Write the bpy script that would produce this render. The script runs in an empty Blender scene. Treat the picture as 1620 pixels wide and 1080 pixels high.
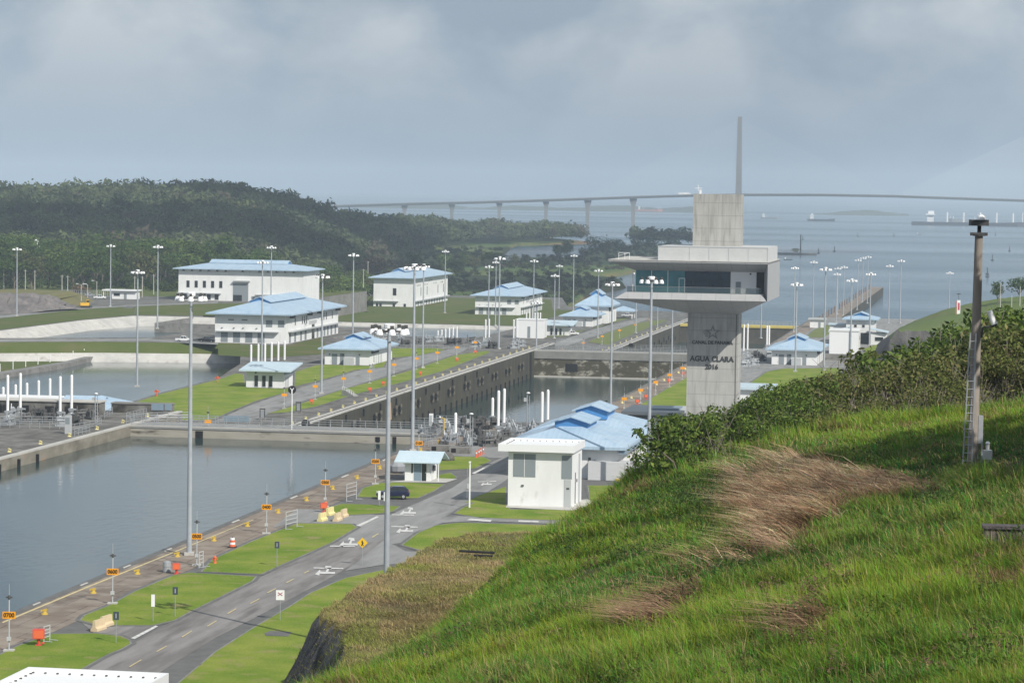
import bpy, math, random
import numpy as np
from mathutils import Vector, Matrix
from mathutils.geometry import tessellate_polygon, delaunay_2d_cdt
random.seed(7); rng = np.random.default_rng(7)
S = bpy.context.scene
COL = S.collection
R = math.radians
# ------------------------------------------------------------------ camera
F, CZ = 4500.0, 67.6            # focal length in photo pixels (1620 wide), eye height above the sea
PSI, PHI, RHO = 0.172821, 0.053956, 0.014
fwd = Vector((-math.sin(PSI)*math.cos(PHI), math.cos(PSI)*math.cos(PHI), -math.sin(PHI)))
_r = Vector((math.cos(PSI), math.sin(PSI), 0)); _u = _r.cross(fwd)
rgt = math.cos(RHO)*_r + math.sin(RHO)*_u
upv = -math.sin(RHO)*_r + math.cos(RHO)*_u
cam_d = bpy.data.cameras.new('camera'); cam = bpy.data.objects.new('camera', cam_d); COL.objects.link(cam)
cam_d.sensor_width = 36; cam_d.lens = F/1620*36; cam_d.clip_start = 1; cam_d.clip_end = 80000
m = Matrix(((rgt.x, upv.x, -fwd.x, 0), (rgt.y, upv.y, -fwd.y, 0), (rgt.z, upv.z, -fwd.z, CZ), (0, 0, 0, 1)))
cam.matrix_world = m
S.camera = cam
# ------------------------------------------------------------------ sun, sky, exposure
SUN_EL = R(39); SUN_H = (0.752, -0.659)          # direction towards the sun on the ground plane
sun_dir = Vector((SUN_H[0]*math.cos(SUN_EL), SUN_H[1]*math.cos(SUN_EL), math.sin(SUN_EL)))
sl = bpy.data.lights.new('sun', 'SUN'); sl.energy = 5.0; sl.angle = R(0.5); sl.color = (1.0, 0.95, 0.86)
so = bpy.data.objects.new('sun', sl); COL.objects.link(so)
so.rotation_euler = (-sun_dir).to_track_quat('-Z', 'Y').to_euler()
W = bpy.data.worlds.new('World'); S.world = W; W.use_nodes = True
nt = W.node_tree; nt.nodes.clear(); N = nt.nodes.new; L = nt.links.new
out = N('ShaderNodeOutputWorld'); bg = N('ShaderNodeBackground'); L(bg.outputs[0], out.inputs[0])
sky = N('ShaderNodeTexSky'); sky.sky_type = 'NISHITA'; sky.sun_disc = False
sky.sun_elevation = SUN_EL; sky.sun_rotation = math.atan2(SUN_H[0], SUN_H[1])
bg.inputs[1].default_value = 0.1
tc = N('ShaderNodeTexCoord'); mp = N('ShaderNodeMapping'); mp.inputs['Scale'].default_value = (1, 1, 1.7)
L(tc.outputs['Generated'], mp.inputs[0])
n1 = N('ShaderNodeTexNoise'); n1.inputs['Scale'].default_value = 13; n1.inputs['Detail'].default_value = 8; n1.inputs['Roughness'].default_value = 0.52
n1.inputs['Distortion'].default_value = 0.15
L(mp.outputs[0], n1.inputs['Vector'])
cr = N('ShaderNodeValToRGB'); e = cr.color_ramp.elements
e[0].position = 0.40; e[0].color = (3.15, 3.85, 4.8, 1); e[1].position = 0.61; e[1].color = (6.5, 6.8, 7.1, 1); e.new(.49).color = (4.5, 5.1, 5.8, 1)
L(n1.outputs[0], cr.inputs[0])
sx = N('ShaderNodeSeparateXYZ'); L(tc.outputs['Generated'], sx.inputs[0])
ramp = N('ShaderNodeMapRange'); ramp.inputs[1].default_value = 0.0; ramp.inputs[2].default_value = 0.07
ramp.inputs[3].default_value = 0.0; ramp.inputs[4].default_value = 1.0; L(sx.outputs[2], ramp.inputs[0])
hz = N('ShaderNodeMix'); hz.data_type = 'RGBA'; L(ramp.outputs[0], hz.inputs[0])
hz.inputs[6].default_value = (2.5, 3.4, 4.75, 1); L(cr.outputs[0], hz.inputs[7])
mx = N('ShaderNodeMix'); mx.data_type = 'RGBA'; mx.inputs[0].default_value = 0.9
L(sky.outputs[0], mx.inputs[6]); L(hz.outputs[2], mx.inputs[7]); L(mx.outputs[2], bg.inputs[0])
vs = S.view_settings; vs.view_transform = 'Standard'; vs.look = 'None'; vs.exposure = 0.0; vs.gamma = 1; vs.use_curve_mapping = False
cy = S.cycles; cy.use_denoising = True; cy.max_bounces = 5; cy.diffuse_bounces = 2; cy.glossy_bounces = 3
cy.transparent_max_bounces = 6; cy.volume_bounces = 0; cy.sample_clamp_indirect = 4
# ------------------------------------------------------------------ pixel -> world helpers
def ray(px, py): return fwd + rgt*((px-810)/F) + upv*((540-py)/F)
def G(px, py, z):
    d = ray(px, py); t = (z-CZ)/d.z
    return (d.x*t, d.y*t)
def G3(px, py, z): x, y = G(px, py, z); return Vector((x, y, z))
def AT(px, py, dep):             # point at a forward depth in metres
    d = ray(px, py); return Vector((d.x*dep, d.y*dep, CZ+d.z*dep))
def PX(p):
    v = Vector(p)-Vector((0, 0, CZ)); d = v.dot(fwd)
    return 810+F*v.dot(rgt)/d, 540-F*v.dot(upv)/d, d
Z1, Z2, Z3 = 28.0, 18.7, 9.4
XL, XR = -140.5, -89.6
# ------------------------------------------------------------------ materials
MATS = {}
def mat(name, c, c2=None, rough=0.85, scale=1.0, mixlo=0.35, mixhi=0.65, bump=0.0, bscale=None, metal=0.0, stretch=(1, 1, 1), detail=6, spec=0.3, emit=None, c3=None, c3scale=0.1, c3lo=0.5, c3hi=0.7, alpha=None, trans=0):
    if name in MATS: return MATS[name]
    M = bpy.data.materials.new(name); M.use_nodes = True; MATS[name] = M
    t = M.node_tree; b = t.nodes['Principled BSDF']; n = t.nodes.new; l = t.links.new
    b.inputs['Roughness'].default_value = rough; b.inputs['Metallic'].default_value = metal
    b.inputs['Specular IOR Level'].default_value = spec
    b.inputs['Base Color'].default_value = (*c, 1)
    if alpha is not None: b.inputs['Alpha'].default_value = alpha
    if trans: b.inputs['Transmission Weight'].default_value = trans
    tcn = n('ShaderNodeTexCoord'); mpn = n('ShaderNodeMapping'); mpn.inputs['Scale'].default_value = stretch
    l(tcn.outputs['Object'], mpn.inputs[0])
    if c2 is not None:
        ns = n('ShaderNodeTexNoise'); ns.inputs['Scale'].default_value = scale; ns.inputs['Detail'].default_value = detail
        ns.inputs['Roughness'].default_value = 0.62
        l(mpn.outputs[0], ns.inputs['Vector'])
        r = n('ShaderNodeMapRange'); r.inputs[1].default_value = mixlo; r.inputs[2].default_value = mixhi; l(ns.outputs[0], r.inputs[0])
        mxn = n('ShaderNodeMix'); mxn.data_type = 'RGBA'; l(r.outputs[0], mxn.inputs[0])
        mxn.inputs[6].default_value = (*c, 1); mxn.inputs[7].default_value = (*c2, 1)
        last = mxn.outputs[2]
        if c3 is not None:
            n3 = n('ShaderNodeTexNoise'); n3.inputs['Scale'].default_value = c3scale; n3.inputs['Detail'].default_value = 5
            l(mpn.outputs[0], n3.inputs['Vector'])
            r3 = n('ShaderNodeMapRange'); r3.inputs[1].default_value = c3lo; r3.inputs[2].default_value = c3hi; l(n3.outputs[0], r3.inputs[0])
            m3 = n('ShaderNodeMix'); m3.data_type = 'RGBA'; l(r3.outputs[0], m3.inputs[0]); l(last, m3.inputs[6]); m3.inputs[7].default_value = (*c3, 1)
            last = m3.outputs[2]
        l(last, b.inputs['Base Color'])
    if bump:
        nb = n('ShaderNodeTexNoise'); nb.inputs['Scale'].default_value = bscale or scale*3; nb.inputs['Detail'].default_value = 5
        l(mpn.outputs[0], nb.inputs['Vector'])
        bp = n('ShaderNodeBump'); bp.inputs['Strength'].default_value = bump; bp.inputs['Distance'].default_value = 0.3
        l(nb.outputs[0], bp.inputs['Height']); l(bp.outputs[0], b.inputs['Normal'])
    return M
white = mat('white_paint', (0.74, 0.75, 0.75), (0.66, 0.67, 0.67), 0.6, 0.35, 0.45, 0.75, stretch=(1, 1, .4), c3=(0.50, 0.49, 0.46), c3scale=.9, c3lo=.60, c3hi=.85)
whiteclean = mat('white_metal', (0.75, 0.76, 0.77), None, 0.45)
soffit = mat('soffit_grey', (0.42, 0.44, 0.45), None, 0.7)
roofblue = mat('roof_blue', (0.33, 0.45, 0.575), (0.40, 0.51, 0.61), 0.45, 0.15, 0.3, 0.7, spec=0.4, c3=(0.27, 0.385, 0.50), c3scale=.5, c3lo=.5, c3hi=.75)
def seams(M, axis='X', sc=.45, lo=.86, k=.16, col=(.16, .24, .34, 1), bmp=True):
    t = M.node_tree; n = t.nodes.new; l = t.links.new; b = t.nodes['Principled BSDF']; tcn = n('ShaderNodeTexCoord'); w = n('ShaderNodeTexWave'); w.wave_type = 'BANDS'; w.bands_direction = axis; w.inputs['Scale'].default_value = sc; w.inputs['Distortion'].default_value = 0
    l(tcn.outputs['Object'], w.inputs[0]); r = n('ShaderNodeMapRange'); r.inputs[1].default_value = lo; r.inputs[2].default_value = 1.0; r.inputs[3].default_value = 0; r.inputs[4].default_value = k; l(w.outputs['Fac'], r.inputs[0])
    src = b.inputs['Base Color'].links[0].from_socket; x = n('ShaderNodeMix'); x.data_type = 'RGBA'; l(r.outputs[0], x.inputs[0]); l(src, x.inputs[6]); x.inputs[7].default_value = col; l(x.outputs[2], b.inputs['Base Color'])
    if not bmp: return
    bp = n('ShaderNodeBump'); bp.inputs['Strength'].default_value = .12; bp.inputs['Distance'].default_value = .1; l(w.outputs['Fac'], bp.inputs['Height']); l(bp.outputs[0], b.inputs['Normal'])
seams(roofblue)
roofpale = mat('roof_pale', (0.50, 0.60, 0.66), (0.42, 0.53, 0.60), 0.5, 0.5, 0.3, 0.7, spec=0.4)
gableblue = mat('gable_blue', (0.06, 0.20, 0.46), (0.08, 0.25, 0.52), 0.5, 0.6)
bluegrey = mat('blue_grey_panel', (0.20, 0.27, 0.33), None, 0.5)
glassdark = mat('dark_glass', (0.02, 0.025, 0.03), None, 0.12, spec=0.6)
glasstower = mat('tower_glass', (0.008, 0.014, 0.026), (0.014, 0.024, 0.042), 0.08, 0.6, spec=0.6)
glassteal = mat('teal_glass', (0.025, 0.13, 0.15), (0.06, 0.22, 0.24), 0.08, 0.4, spec=0.7)
shutter = mat('grey_shutter', (0.22, 0.25, 0.27), None, 0.6)
greyblue = mat('mast_steel', (0.33, 0.36, 0.40), (0.40, 0.43, 0.46), 0.55, 1.2, metal=0.2)
lampwhite = mat('lamp_white', (0.80, 0.81, 0.82), None, 0.3, spec=0.5)
blackm = mat('black_rubber', (0.015, 0.015, 0.017), None, 0.7)
darkm = mat('dark_machinery', (0.045, 0.047, 0.05), (0.09, 0.09, 0.09), 0.7, 1.5)
steel = mat('galvanised_steel', (0.38, 0.40, 0.42), (0.30, 0.32, 0.34), 0.5, 2.0, metal=0.3)
yellow = mat('bollard_yellow', (0.58, 0.41, 0.06), (0.40, 0.28, 0.06), 0.6, 2.5)
yellowpale = mat('faded_yellow', (0.70, 0.62, 0.26), (0.62, 0.56, 0.30), 0.7, 2.0)
orange = mat('sign_orange', (0.78, 0.32, 0.01), None, 0.5)
red = mat('signal_red', (0.62, 0.06, 0.04), (0.55, 0.07, 0.05), 0.5, 2.0)
redorange = mat('red_orange', (0.66, 0.13, 0.05), None, 0.6)
beige = mat('beige_barrier', (0.62, 0.50, 0.32), (0.56, 0.45, 0.30), 0.7, 2.0)
roadwhite = mat('road_paint_white', (0.62, 0.62, 0.60), (0.36, 0.36, 0.35), 0.8, 1.6, .42, .7)
roadyellow = mat('road_paint_yellow', (0.62, 0.50, 0.24), (0.45, 0.40, 0.25), 0.8, 1.2)
navy = mat('car_navy', (0.012, 0.016, 0.045), None, 0.18, spec=0.6)
conc = mat('concrete_grey', (0.24, 0.235, 0.225), (0.16, 0.155, 0.145), 0.9, 0.25, 0.35, 0.65, c3=(0.10, 0.095, 0.085), c3scale=0.9, c3lo=0.55, c3hi=0.75, bump=0.15)
conclight = mat('concrete_light', (0.50, 0.49, 0.46), (0.38, 0.37, 0.35), 0.9, 0.2, 0.35, 0.7, c3=(0.24, 0.22, 0.19), c3scale=0.5, c3lo=0.58, c3hi=0.8)
towerconc = mat('tower_concrete', (0.43, 0.43, 0.41), (0.35, 0.35, 0.335), 0.9, 0.6, 0.35, 0.7, stretch=(2.2, 2.2, 0.35), c3=(0.24, 0.235, 0.22), c3scale=0.35, c3lo=0.5, c3hi=0.75, bump=0.1, bscale=3)
shaftconc = mat('stained_concrete', (0.40, 0.395, 0.375), (0.31, 0.305, 0.285), 0.9, 0.5, 0.38, 0.62, stretch=(1.6, 1.6, 0.22), c3=(0.235, 0.23, 0.215), c3scale=0.8, c3lo=0.5, c3hi=0.72, bump=0.1)
asphalt = mat('asphalt', (0.155, 0.147, 0.142), (0.245, 0.235, 0.228), 0.9, 0.45, 0.36, 0.64, stretch=(1.3, .16, 1), c3=(0.115, 0.108, 0.104), c3scale=0.5, c3lo=0.54, c3hi=0.72)
asphaltpale = mat('asphalt_pale', (0.27, 0.27, 0.265), (0.20, 0.20, 0.196), 0.9, 0.4, 0.36, 0.64, stretch=(1.2, .22, 1), c3=(0.15, 0.147, 0.143), c3scale=0.45, c3lo=0.56, c3hi=0.74)
gutter = mat('gutter_concrete', (0.10, 0.10, 0.10), (0.15, 0.15, 0.145), 0.9, 0.5, 0.3, 0.7)
lawn = mat('lawn_grass', (0.115, 0.190, 0.020), (0.215, 0.255, 0.045), 0.95, 0.17, 0.36, 0.64, detail=9, c3=(0.25, 0.225, 0.095), c3scale=0.4, c3lo=0.55, c3hi=0.74, bump=0.5, bscale=3.0, spec=0.1)
bankgrass = mat('bank_grass', (0.075, 0.105, 0.022), (0.10, 0.115, 0.04), 0.95, 0.12, 0.32, 0.68, c3=(0.14, 0.12, 0.06), c3scale=0.06, c3lo=0.52, c3hi=0.75, bump=0.4, bscale=1.0, spec=0.1)
rock = mat('dark_rock', (0.050, 0.048, 0.048), (0.12, 0.115, 0.11), 0.9, 0.35, 0.38, 0.66, stretch=(1, 1, 0.45), bump=1.0, bscale=1.2)
wallbrown = mat('wall_algae', (0.046, 0.043, 0.031), (0.088, 0.082, 0.062), 0.9, 0.5, 0.35, 0.68, stretch=(1, 1, 0.12), c3=(0.05, 0.048, 0.038), c3scale=0.12, c3lo=0.45, c3hi=0.65)
gatestain = mat('gate_stained', (0.075, 0.068, 0.046), (0.34, 0.33, 0.28), 0.9, 0.22, 0.50, 0.60, stretch=(1, 1, 1.6), detail=8, c3=(0.07, 0.062, 0.045), c3scale=0.9, c3lo=0.5, c3hi=0.62)
gatewall = mat('gate_concrete', (0.37, 0.35, 0.31), (0.28, 0.26, 0.22), 0.9, 0.35, 0.3, 0.7, stretch=(0.5, 1, 2.0), c3=(0.09, 0.078, 0.06), c3scale=0.4, c3lo=0.56, c3hi=0.7)
concdeck = mat('deck_concrete', (0.28, 0.28, 0.275), (0.20, 0.20, 0.195), 0.9, 0.3, 0.35, 0.65, c3=(0.38, 0.39, 0.40), c3scale=0.3, c3lo=0.56, c3hi=0.75)
sandm = mat('brown_soil', (0.24, 0.13, 0.07), (0.17, 0.11, 0.06), 0.95, 0.3)

def slab_mat(name, tones, bw, bh, mortar, noise):
    """concrete laid in slabs: every slab a little different, dark joints, stains"""
    M = bpy.data.materials.new(name); M.use_nodes = True; t = M.node_tree; b = t.nodes['Principled BSDF']; n = t.nodes.new; l = t.links.new
    b.inputs['Roughness'].default_value = 0.9; b.inputs['Specular IOR Level'].default_value = 0.2
    tcn = n('ShaderNodeTexCoord'); br = n('ShaderNodeTexBrick'); l(tcn.outputs['Object'], br.inputs['Vector'])
    br.inputs['Scale'].default_value = 1; br.inputs['Brick Width'].default_value = bw; br.inputs['Row Height'].default_value = bh
    br.inputs['Mortar Size'].default_value = 0.06; br.inputs['Color1'].default_value = (*tones[0], 1); br.inputs['Color2'].default_value = (*tones[1], 1)
    br.inputs['Mortar'].default_value = (*mortar, 1); br.offset = 0.3; br.inputs['Bias'].default_value = 0.0
    ns = n('ShaderNodeTexNoise'); ns.inputs['Scale'].default_value = noise; ns.inputs['Detail'].default_value = 8; l(tcn.outputs['Object'], ns.inputs['Vector'])
    r = n('ShaderNodeMapRange'); r.inputs[1].default_value = 0.42; r.inputs[2].default_value = 0.72; r.inputs[4].default_value = 0.85; l(ns.outputs[0], r.inputs[0])
    x = n('ShaderNodeMix'); x.data_type = 'RGBA'; l(r.outputs[0], x.inputs[0]); l(br.outputs[0], x.inputs[6]); x.inputs[7].default_value = (*tones[2], 1)
    l(x.outputs[2], b.inputs['Base Color']); MATS[name] = M; return M
quay = slab_mat('quay_slabs', [(0.25, 0.20, 0.16), (0.145, 0.12, 0.10), (0.30, 0.265, 0.225)], 3.2, 6.5, (0.075, 0.062, 0.052), 0.45)
quaygrey = slab_mat('quay_slabs_grey', [(0.13, 0.125, 0.115), (0.09, 0.087, 0.08), (0.24, 0.235, 0.22)], 4, 7, (0.04, 0.038, 0.035), 0.3)

def water_mat(name, base, rough, bump, scale, stretch, dist=0.2):
    M = bpy.data.materials.new(name); M.use_nodes = True; t = M.node_tree; b = t.nodes['Principled BSDF']; n = t.nodes.new; l = t.links.new
    b.inputs['Base Color'].default_value = (*base, 1); b.inputs['Roughness'].default_value = rough; b.inputs['IOR'].default_value = 1.33
    tcn = n('ShaderNodeTexCoord'); mpn = n('ShaderNodeMapping'); mpn.inputs['Scale'].default_value = stretch; l(tcn.outputs['Object'], mpn.inputs[0])
    nb = n('ShaderNodeTexNoise'); nb.inputs['Scale'].default_value = scale; nb.inputs['Detail'].default_value = 4; l(mpn.outputs[0], nb.inputs['Vector'])
    bp = n('ShaderNodeBump'); bp.inputs['Strength'].default_value = bump; bp.inputs['Distance'].default_value = dist
    l(nb.outputs[0], bp.inputs['Height']); l(bp.outputs[0], b.inputs['Normal'])
    n4 = n('ShaderNodeTexNoise'); n4.inputs['Scale'].default_value = scale*.035; n4.inputs['Detail'].default_value = 4; l(mpn.outputs[0], n4.inputs['Vector']); r4 = n('ShaderNodeMapRange'); r4.inputs[1].default_value = .40; r4.inputs[2].default_value = .62; r4.inputs[3].default_value = bump*.35; r4.inputs[4].default_value = bump*2.2; l(n4.outputs[0], r4.inputs[0]); l(r4.outputs[0], bp.inputs['Strength'])
    n2 = n('ShaderNodeTexNoise'); n2.inputs['Scale'].default_value = scale*0.02; n2.inputs['Detail'].default_value = 3; l(mpn.outputs[0], n2.inputs['Vector'])
    rr = n('ShaderNodeMapRange'); rr.inputs[1].default_value = 0.4; rr.inputs[2].default_value = 0.62; rr.inputs[3].default_value = rough; rr.inputs[4].default_value = rough+0.12
    l(n2.outputs[0], rr.inputs[0]); l(rr.outputs[0], b.inputs['Roughness'])
    MATS[name] = M; return M
lockwater = water_mat('lock_water', (0.020, 0.044, 0.044), 0.04, 0.12, 0.9, (1, 0.4, 1))
poolwater = water_mat('pool_water', (0.045, 0.072, 0.080), 0.08, 0.10, 0.7, (1, 0.5, 1))
seawater = water_mat('sea_water', (0.016, 0.062, 0.098), 0.12, 0.9, 0.12, (0.3, 1, 1), 1.6)

def attr_mat(name, attr, rough=0.8, trans=0.0):
    M = bpy.data.materials.new(name); M.use_nodes = True; t = M.node_tree; b = t.nodes['Principled BSDF']; n = t.nodes.new; l = t.links.new
    b.inputs['Roughness'].default_value = rough; b.inputs['Specular IOR Level'].default_value = 0.15
    a = n('ShaderNodeAttribute'); a.attribute_name = attr; l(a.outputs['Color'], b.inputs['Base Color'])
    if trans:
        tr = n('ShaderNodeBsdfTranslucent'); l(a.outputs['Color'], tr.inputs[0]); ms = n('ShaderNodeMixShader'); ms.inputs[0].default_value = trans
        o = t.nodes['Material Output']; l(b.outputs[0], ms.inputs[1]); l(tr.outputs[0], ms.inputs[2]); l(ms.outputs[0], o.inputs[0])
    MATS[name] = M; return M
leafmat = attr_mat('leaf_tint', 'tint', 0.6, 0.25)
blademat = attr_mat('blade_tint', 'tint', 0.75, 0.3)
farleaf = attr_mat('crown_tint', 'tint', 0.9, 0.35)
barkm = mat('bark', (0.20, 0.17, 0.14), (0.13, 0.11, 0.09), 0.9, 3.0)
twigm = mat('pale_twig', (0.26, 0.23, 0.20), (0.18, 0.155, 0.13), 0.9, 3.0)
# ------------------------------------------------------------------ mesh builder
class MB:
    def __init__(s): s.v = []; s.f = []
    def add(s, vs, fs):
        o = len(s.v); s.v += [tuple(p) for p in vs]; s.f += [tuple(i+o for i in f) for f in fs]; return s
    def box(s, x0, y0, z0, x1, y1, z1):
        return s.add([(x0, y0, z0), (x1, y0, z0), (x1, y1, z0), (x0, y1, z0), (x0, y0, z1), (x1, y0, z1), (x1, y1, z1), (x0, y1, z1)],
                     [(0, 3, 2, 1), (4, 5, 6, 7), (0, 1, 5, 4), (1, 2, 6, 5), (2, 3, 7, 6), (3, 0, 4, 7)])
    def cbox(s, c, sz, rz=0, rx=0, ry=0):
        M = Matrix.Translation(c) @ Matrix.Rotation(rz, 4, 'Z') @ Matrix.Rotation(ry, 4, 'Y') @ Matrix.Rotation(rx, 4, 'X')
        h = [a/2 for a in sz]
        vs = [M @ Vector(p) for p in [(-h[0], -h[1], -h[2]), (h[0], -h[1], -h[2]), (h[0], h[1], -h[2]), (-h[0], h[1], -h[2]), (-h[0], -h[1], h[2]), (h[0], -h[1], h[2]), (h[0], h[1], h[2]), (-h[0], h[1], h[2])]]
        return s.add(vs, [(0, 3, 2, 1), (4, 5, 6, 7), (0, 1, 5, 4), (1, 2, 6, 5), (2, 3, 7, 6), (3, 0, 4, 7)])
    def tube(s, p0, p1, r0, r1=None, n=8, cap=True):
        r1 = r0 if r1 is None else r1
        p0 = Vector(p0); p1 = Vector(p1); d = (p1-p0).normalized()
        a = d.orthogonal().normalized(); b = d.cross(a)
        vs = [p0+(a*math.cos(k*2*math.pi/n)+b*math.sin(k*2*math.pi/n))*r0 for k in range(n)]
        vs += [p1+(a*math.cos(k*2*math.pi/n)+b*math.sin(k*2*math.pi/n))*r1 for k in range(n)]
        fs = [(k, (k+1) % n, n+(k+1) % n, n+k) for k in range(n)]
        if cap: fs += [tuple(range(n-1, -1, -1)), tuple(range(n, 2*n))]
        return s.add(vs, fs)
    def path(s, pts, r, n=6):
        for a, b in zip(pts[:-1], pts[1:]): s.tube(a, b, r, r, n)
        return s
    def lathe(s, prof, c=(0, 0, 0), n=14):
        vs = []; fs = []
        for (r, z) in prof:
            vs += [(c[0]+r*math.cos(k*2*math.pi/n), c[1]+r*math.sin(k*2*math.pi/n), c[2]+z) for k in range(n)]
        for i in range(len(prof)-1):
            fs += [(i*n+k, i*n+(k+1) % n, (i+1)*n+(k+1) % n, (i+1)*n+k) for k in range(n)]
        fs += [tuple(range(n-1, -1, -1)), tuple(range((len(prof)-1)*n, len(prof)*n))]
        return s.add(vs, fs)
    def prism(s, poly, z0, z1):
        n = len(poly); vs = [(x, y, z0) for x, y in poly]+[(x, y, z1) for x, y in poly]
        tri = tessellate_polygon([[Vector((x, y, 0)) for x, y in poly]])
        fs = []
        for t in tri:
            a, b, c = [Vector((*poly[i], 0)) for i in t]
            if (b-a).cross(c-a).z < 0: t = t[::-1]
            fs += [tuple(i+n for i in t), tuple(t[::-1])]
        ar = sum(poly[i][0]*poly[(i+1) % n][1]-poly[(i+1) % n][0]*poly[i][1] for i in range(n))
        for i in range(n):
            j = (i+1) % n
            fs.append((i, j, n+j, n+i) if ar > 0 else (j, i, n+i, n+j))
        return s.add(vs, fs)
    def xprism(s, prof, x0, x1):       # profile in (y,z), extruded along x
        n = len(prof); vs = [(x0, y, z) for y, z in prof]+[(x1, y, z) for y, z in prof]
        fs = [tuple(range(n)), tuple(range(2*n-1, n-1, -1))]+[(i, n+i, n+(i+1) % n, (i+1) % n) for i in range(n)]
        return s.add(vs, fs)
    def mesh(s, name, mt, smooth=False):
        me = bpy.data.meshes.new(name); me.from_pydata(s.v, [], s.f); me.materials.append(mt); me.update()
        import bmesh
        b = bmesh.new(); b.from_mesh(me); bmesh.ops.recalc_face_normals(b, faces=b.faces); b.to_mesh(me); b.free()
        if smooth: me.polygons.foreach_set('use_smooth', [True]*len(me.polygons))
        return me
    def build(s, name, mt, parent=None, loc=None, smooth=False, rz=0):
        o = bpy.data.objects.new(name, s.mesh(name, mt, smooth)); COL.objects.link(o)
        if parent: o.parent = parent
        if loc is not None: o.location = loc
        if rz: o.rotation_euler = (0, 0, rz)
        return o
def tag(o, label, cat, group=None):
    o['label'] = label; o['category'] = cat
    if group: o['group'] = group
    return o
def thing(name, label, cat, loc=(0, 0, 0), rz=0, group=None):
    o = bpy.data.objects.new(name, None); COL.objects.link(o); o.location = loc; o.rotation_euler = (0, 0, rz)
    return tag(o, label, cat, group)
KIDS = {}
def kids(o): return [c for c in bpy.data.objects if c.parent == o]
def copy_tree(o, label, loc, rz=0, group=None, ks=None):
    r = o.copy(); COL.objects.link(r); r.location = loc; r.rotation_euler = (0, 0, rz); r['label'] = label
    if group: r['group'] = group
    for c in (kids(o) if ks is None else ks):
        d = c.copy(); COL.objects.link(d); d.parent = r
        for g in c.children:
            h = g.copy(); COL.objects.link(h); h.parent = d
    return r
def struct(o): o['kind'] = 'structure'; return o
def flat(name, poly, z, mt, holes=(), kind='structure'):
    """a sheet lying at height z; poly in world X,Y"""
    loops = [poly, *holes]; pts = [p for lp in loops for p in lp]
    fs = []
    if holes:
        ed = []; k0 = 0
        for lp in loops: ed += [(k0+i, k0+(i+1) % len(lp)) for i in range(len(lp))]; k0 += len(lp)
        vo, _e, fo, *_r = delaunay_2d_cdt([Vector(p) for p in pts], ed, [], 1, 1e-4); pts = [(v.x, v.y) for v in vo]
        cx = np.array([sum(pts[i][0] for i in f)/len(f) for f in fo]); cy_ = np.array([sum(pts[i][1] for i in f)/len(f) for f in fo]); ok_ = inside(cx, cy_, loops[0])
        for h_ in loops[1:]: ok_ &= ~inside(cx, cy_, h_)
        tri = [tuple(f) for f, q in zip(fo, ok_) if q]
    else: tri = tessellate_polygon([[Vector((x, y, 0)) for x, y in lp] for lp in loops])
    for t in tri:
        a, b, c = [Vector((*pts[i], 0)) for i in t]
        fs.append(t if (b-a).cross(c-a).z > 0 else t[::-1])
    me = bpy.data.meshes.new(name); me.from_pydata([(x, y, z) for x, y in pts], [], fs); me.materials.append(mt); me.update()
    o = bpy.data.objects.new(name, me); COL.objects.link(o); o['kind'] = kind; return o
def P(pts, z): return [G(x, y, z) for x, y in pts]
def npmesh(name, V, Fq, mt, tint=None, smooth=False):
    """mesh from numpy arrays; all faces have the same number of corners; tint is a colour per vertex"""
    me = bpy.data.meshes.new(name); nv, nf, k = len(V), len(Fq), Fq.shape[1]
    me.vertices.add(nv); me.vertices.foreach_set('co', V.astype(np.float32).ravel())
    me.loops.add(nf*k); me.loops.foreach_set('vertex_index', Fq.astype(np.int32).ravel())
    me.polygons.add(nf); me.polygons.foreach_set('loop_start', (np.arange(nf)*k).astype(np.int32))
    if smooth: me.polygons.foreach_set('use_smooth', np.ones(nf, bool))
    me.update(calc_edges=True)
    if tint is not None:
        a = me.color_attributes.new('tint', 'FLOAT_COLOR', 'POINT')
        a.data.foreach_set('color', np.c_[tint, np.ones(len(tint))].astype(np.float32).ravel())
    me.materials.append(mt); return me
def link(name, me, parent=None, loc=None):
    o = bpy.data.objects.new(name, me); COL.objects.link(o)
    if parent: o.parent = parent
    if loc is not None: o.location = loc
    return o
def text_mesh(s, size, mt, depth=0.05, align='CENTER', xs=1.0, name='lettering'):
    c = bpy.data.curves.new('t', 'FONT'); c.body = s; c.size = size; c.extrude = depth; c.align_x = align; c.align_y = 'CENTER'; c.offset = size*0.03
    o = bpy.data.objects.new('t', c); COL.objects.link(o)
    bpy.context.view_layer.update()
    me = bpy.data.meshes.new_from_object(o.evaluated_get(bpy.context.evaluated_depsgraph_get()))
    bpy.data.objects.remove(o); me.materials.clear(); me.materials.append(mt); me.name = name
    me.transform(Matrix.Rotation(math.pi/2, 4, 'X') @ Matrix.Diagonal((xs, 1, 1, 1)))    # upright, facing -y
    return me
# ================================================================== THE SETTING: sea, land, terraces, locks
YT1, YT2 = 474.0, 884.0
struct(flat('sea', [(-14000, 1000), (14000, 1000), (14000, 24000), (-14000, 24000)], 0.0, seawater))

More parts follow.
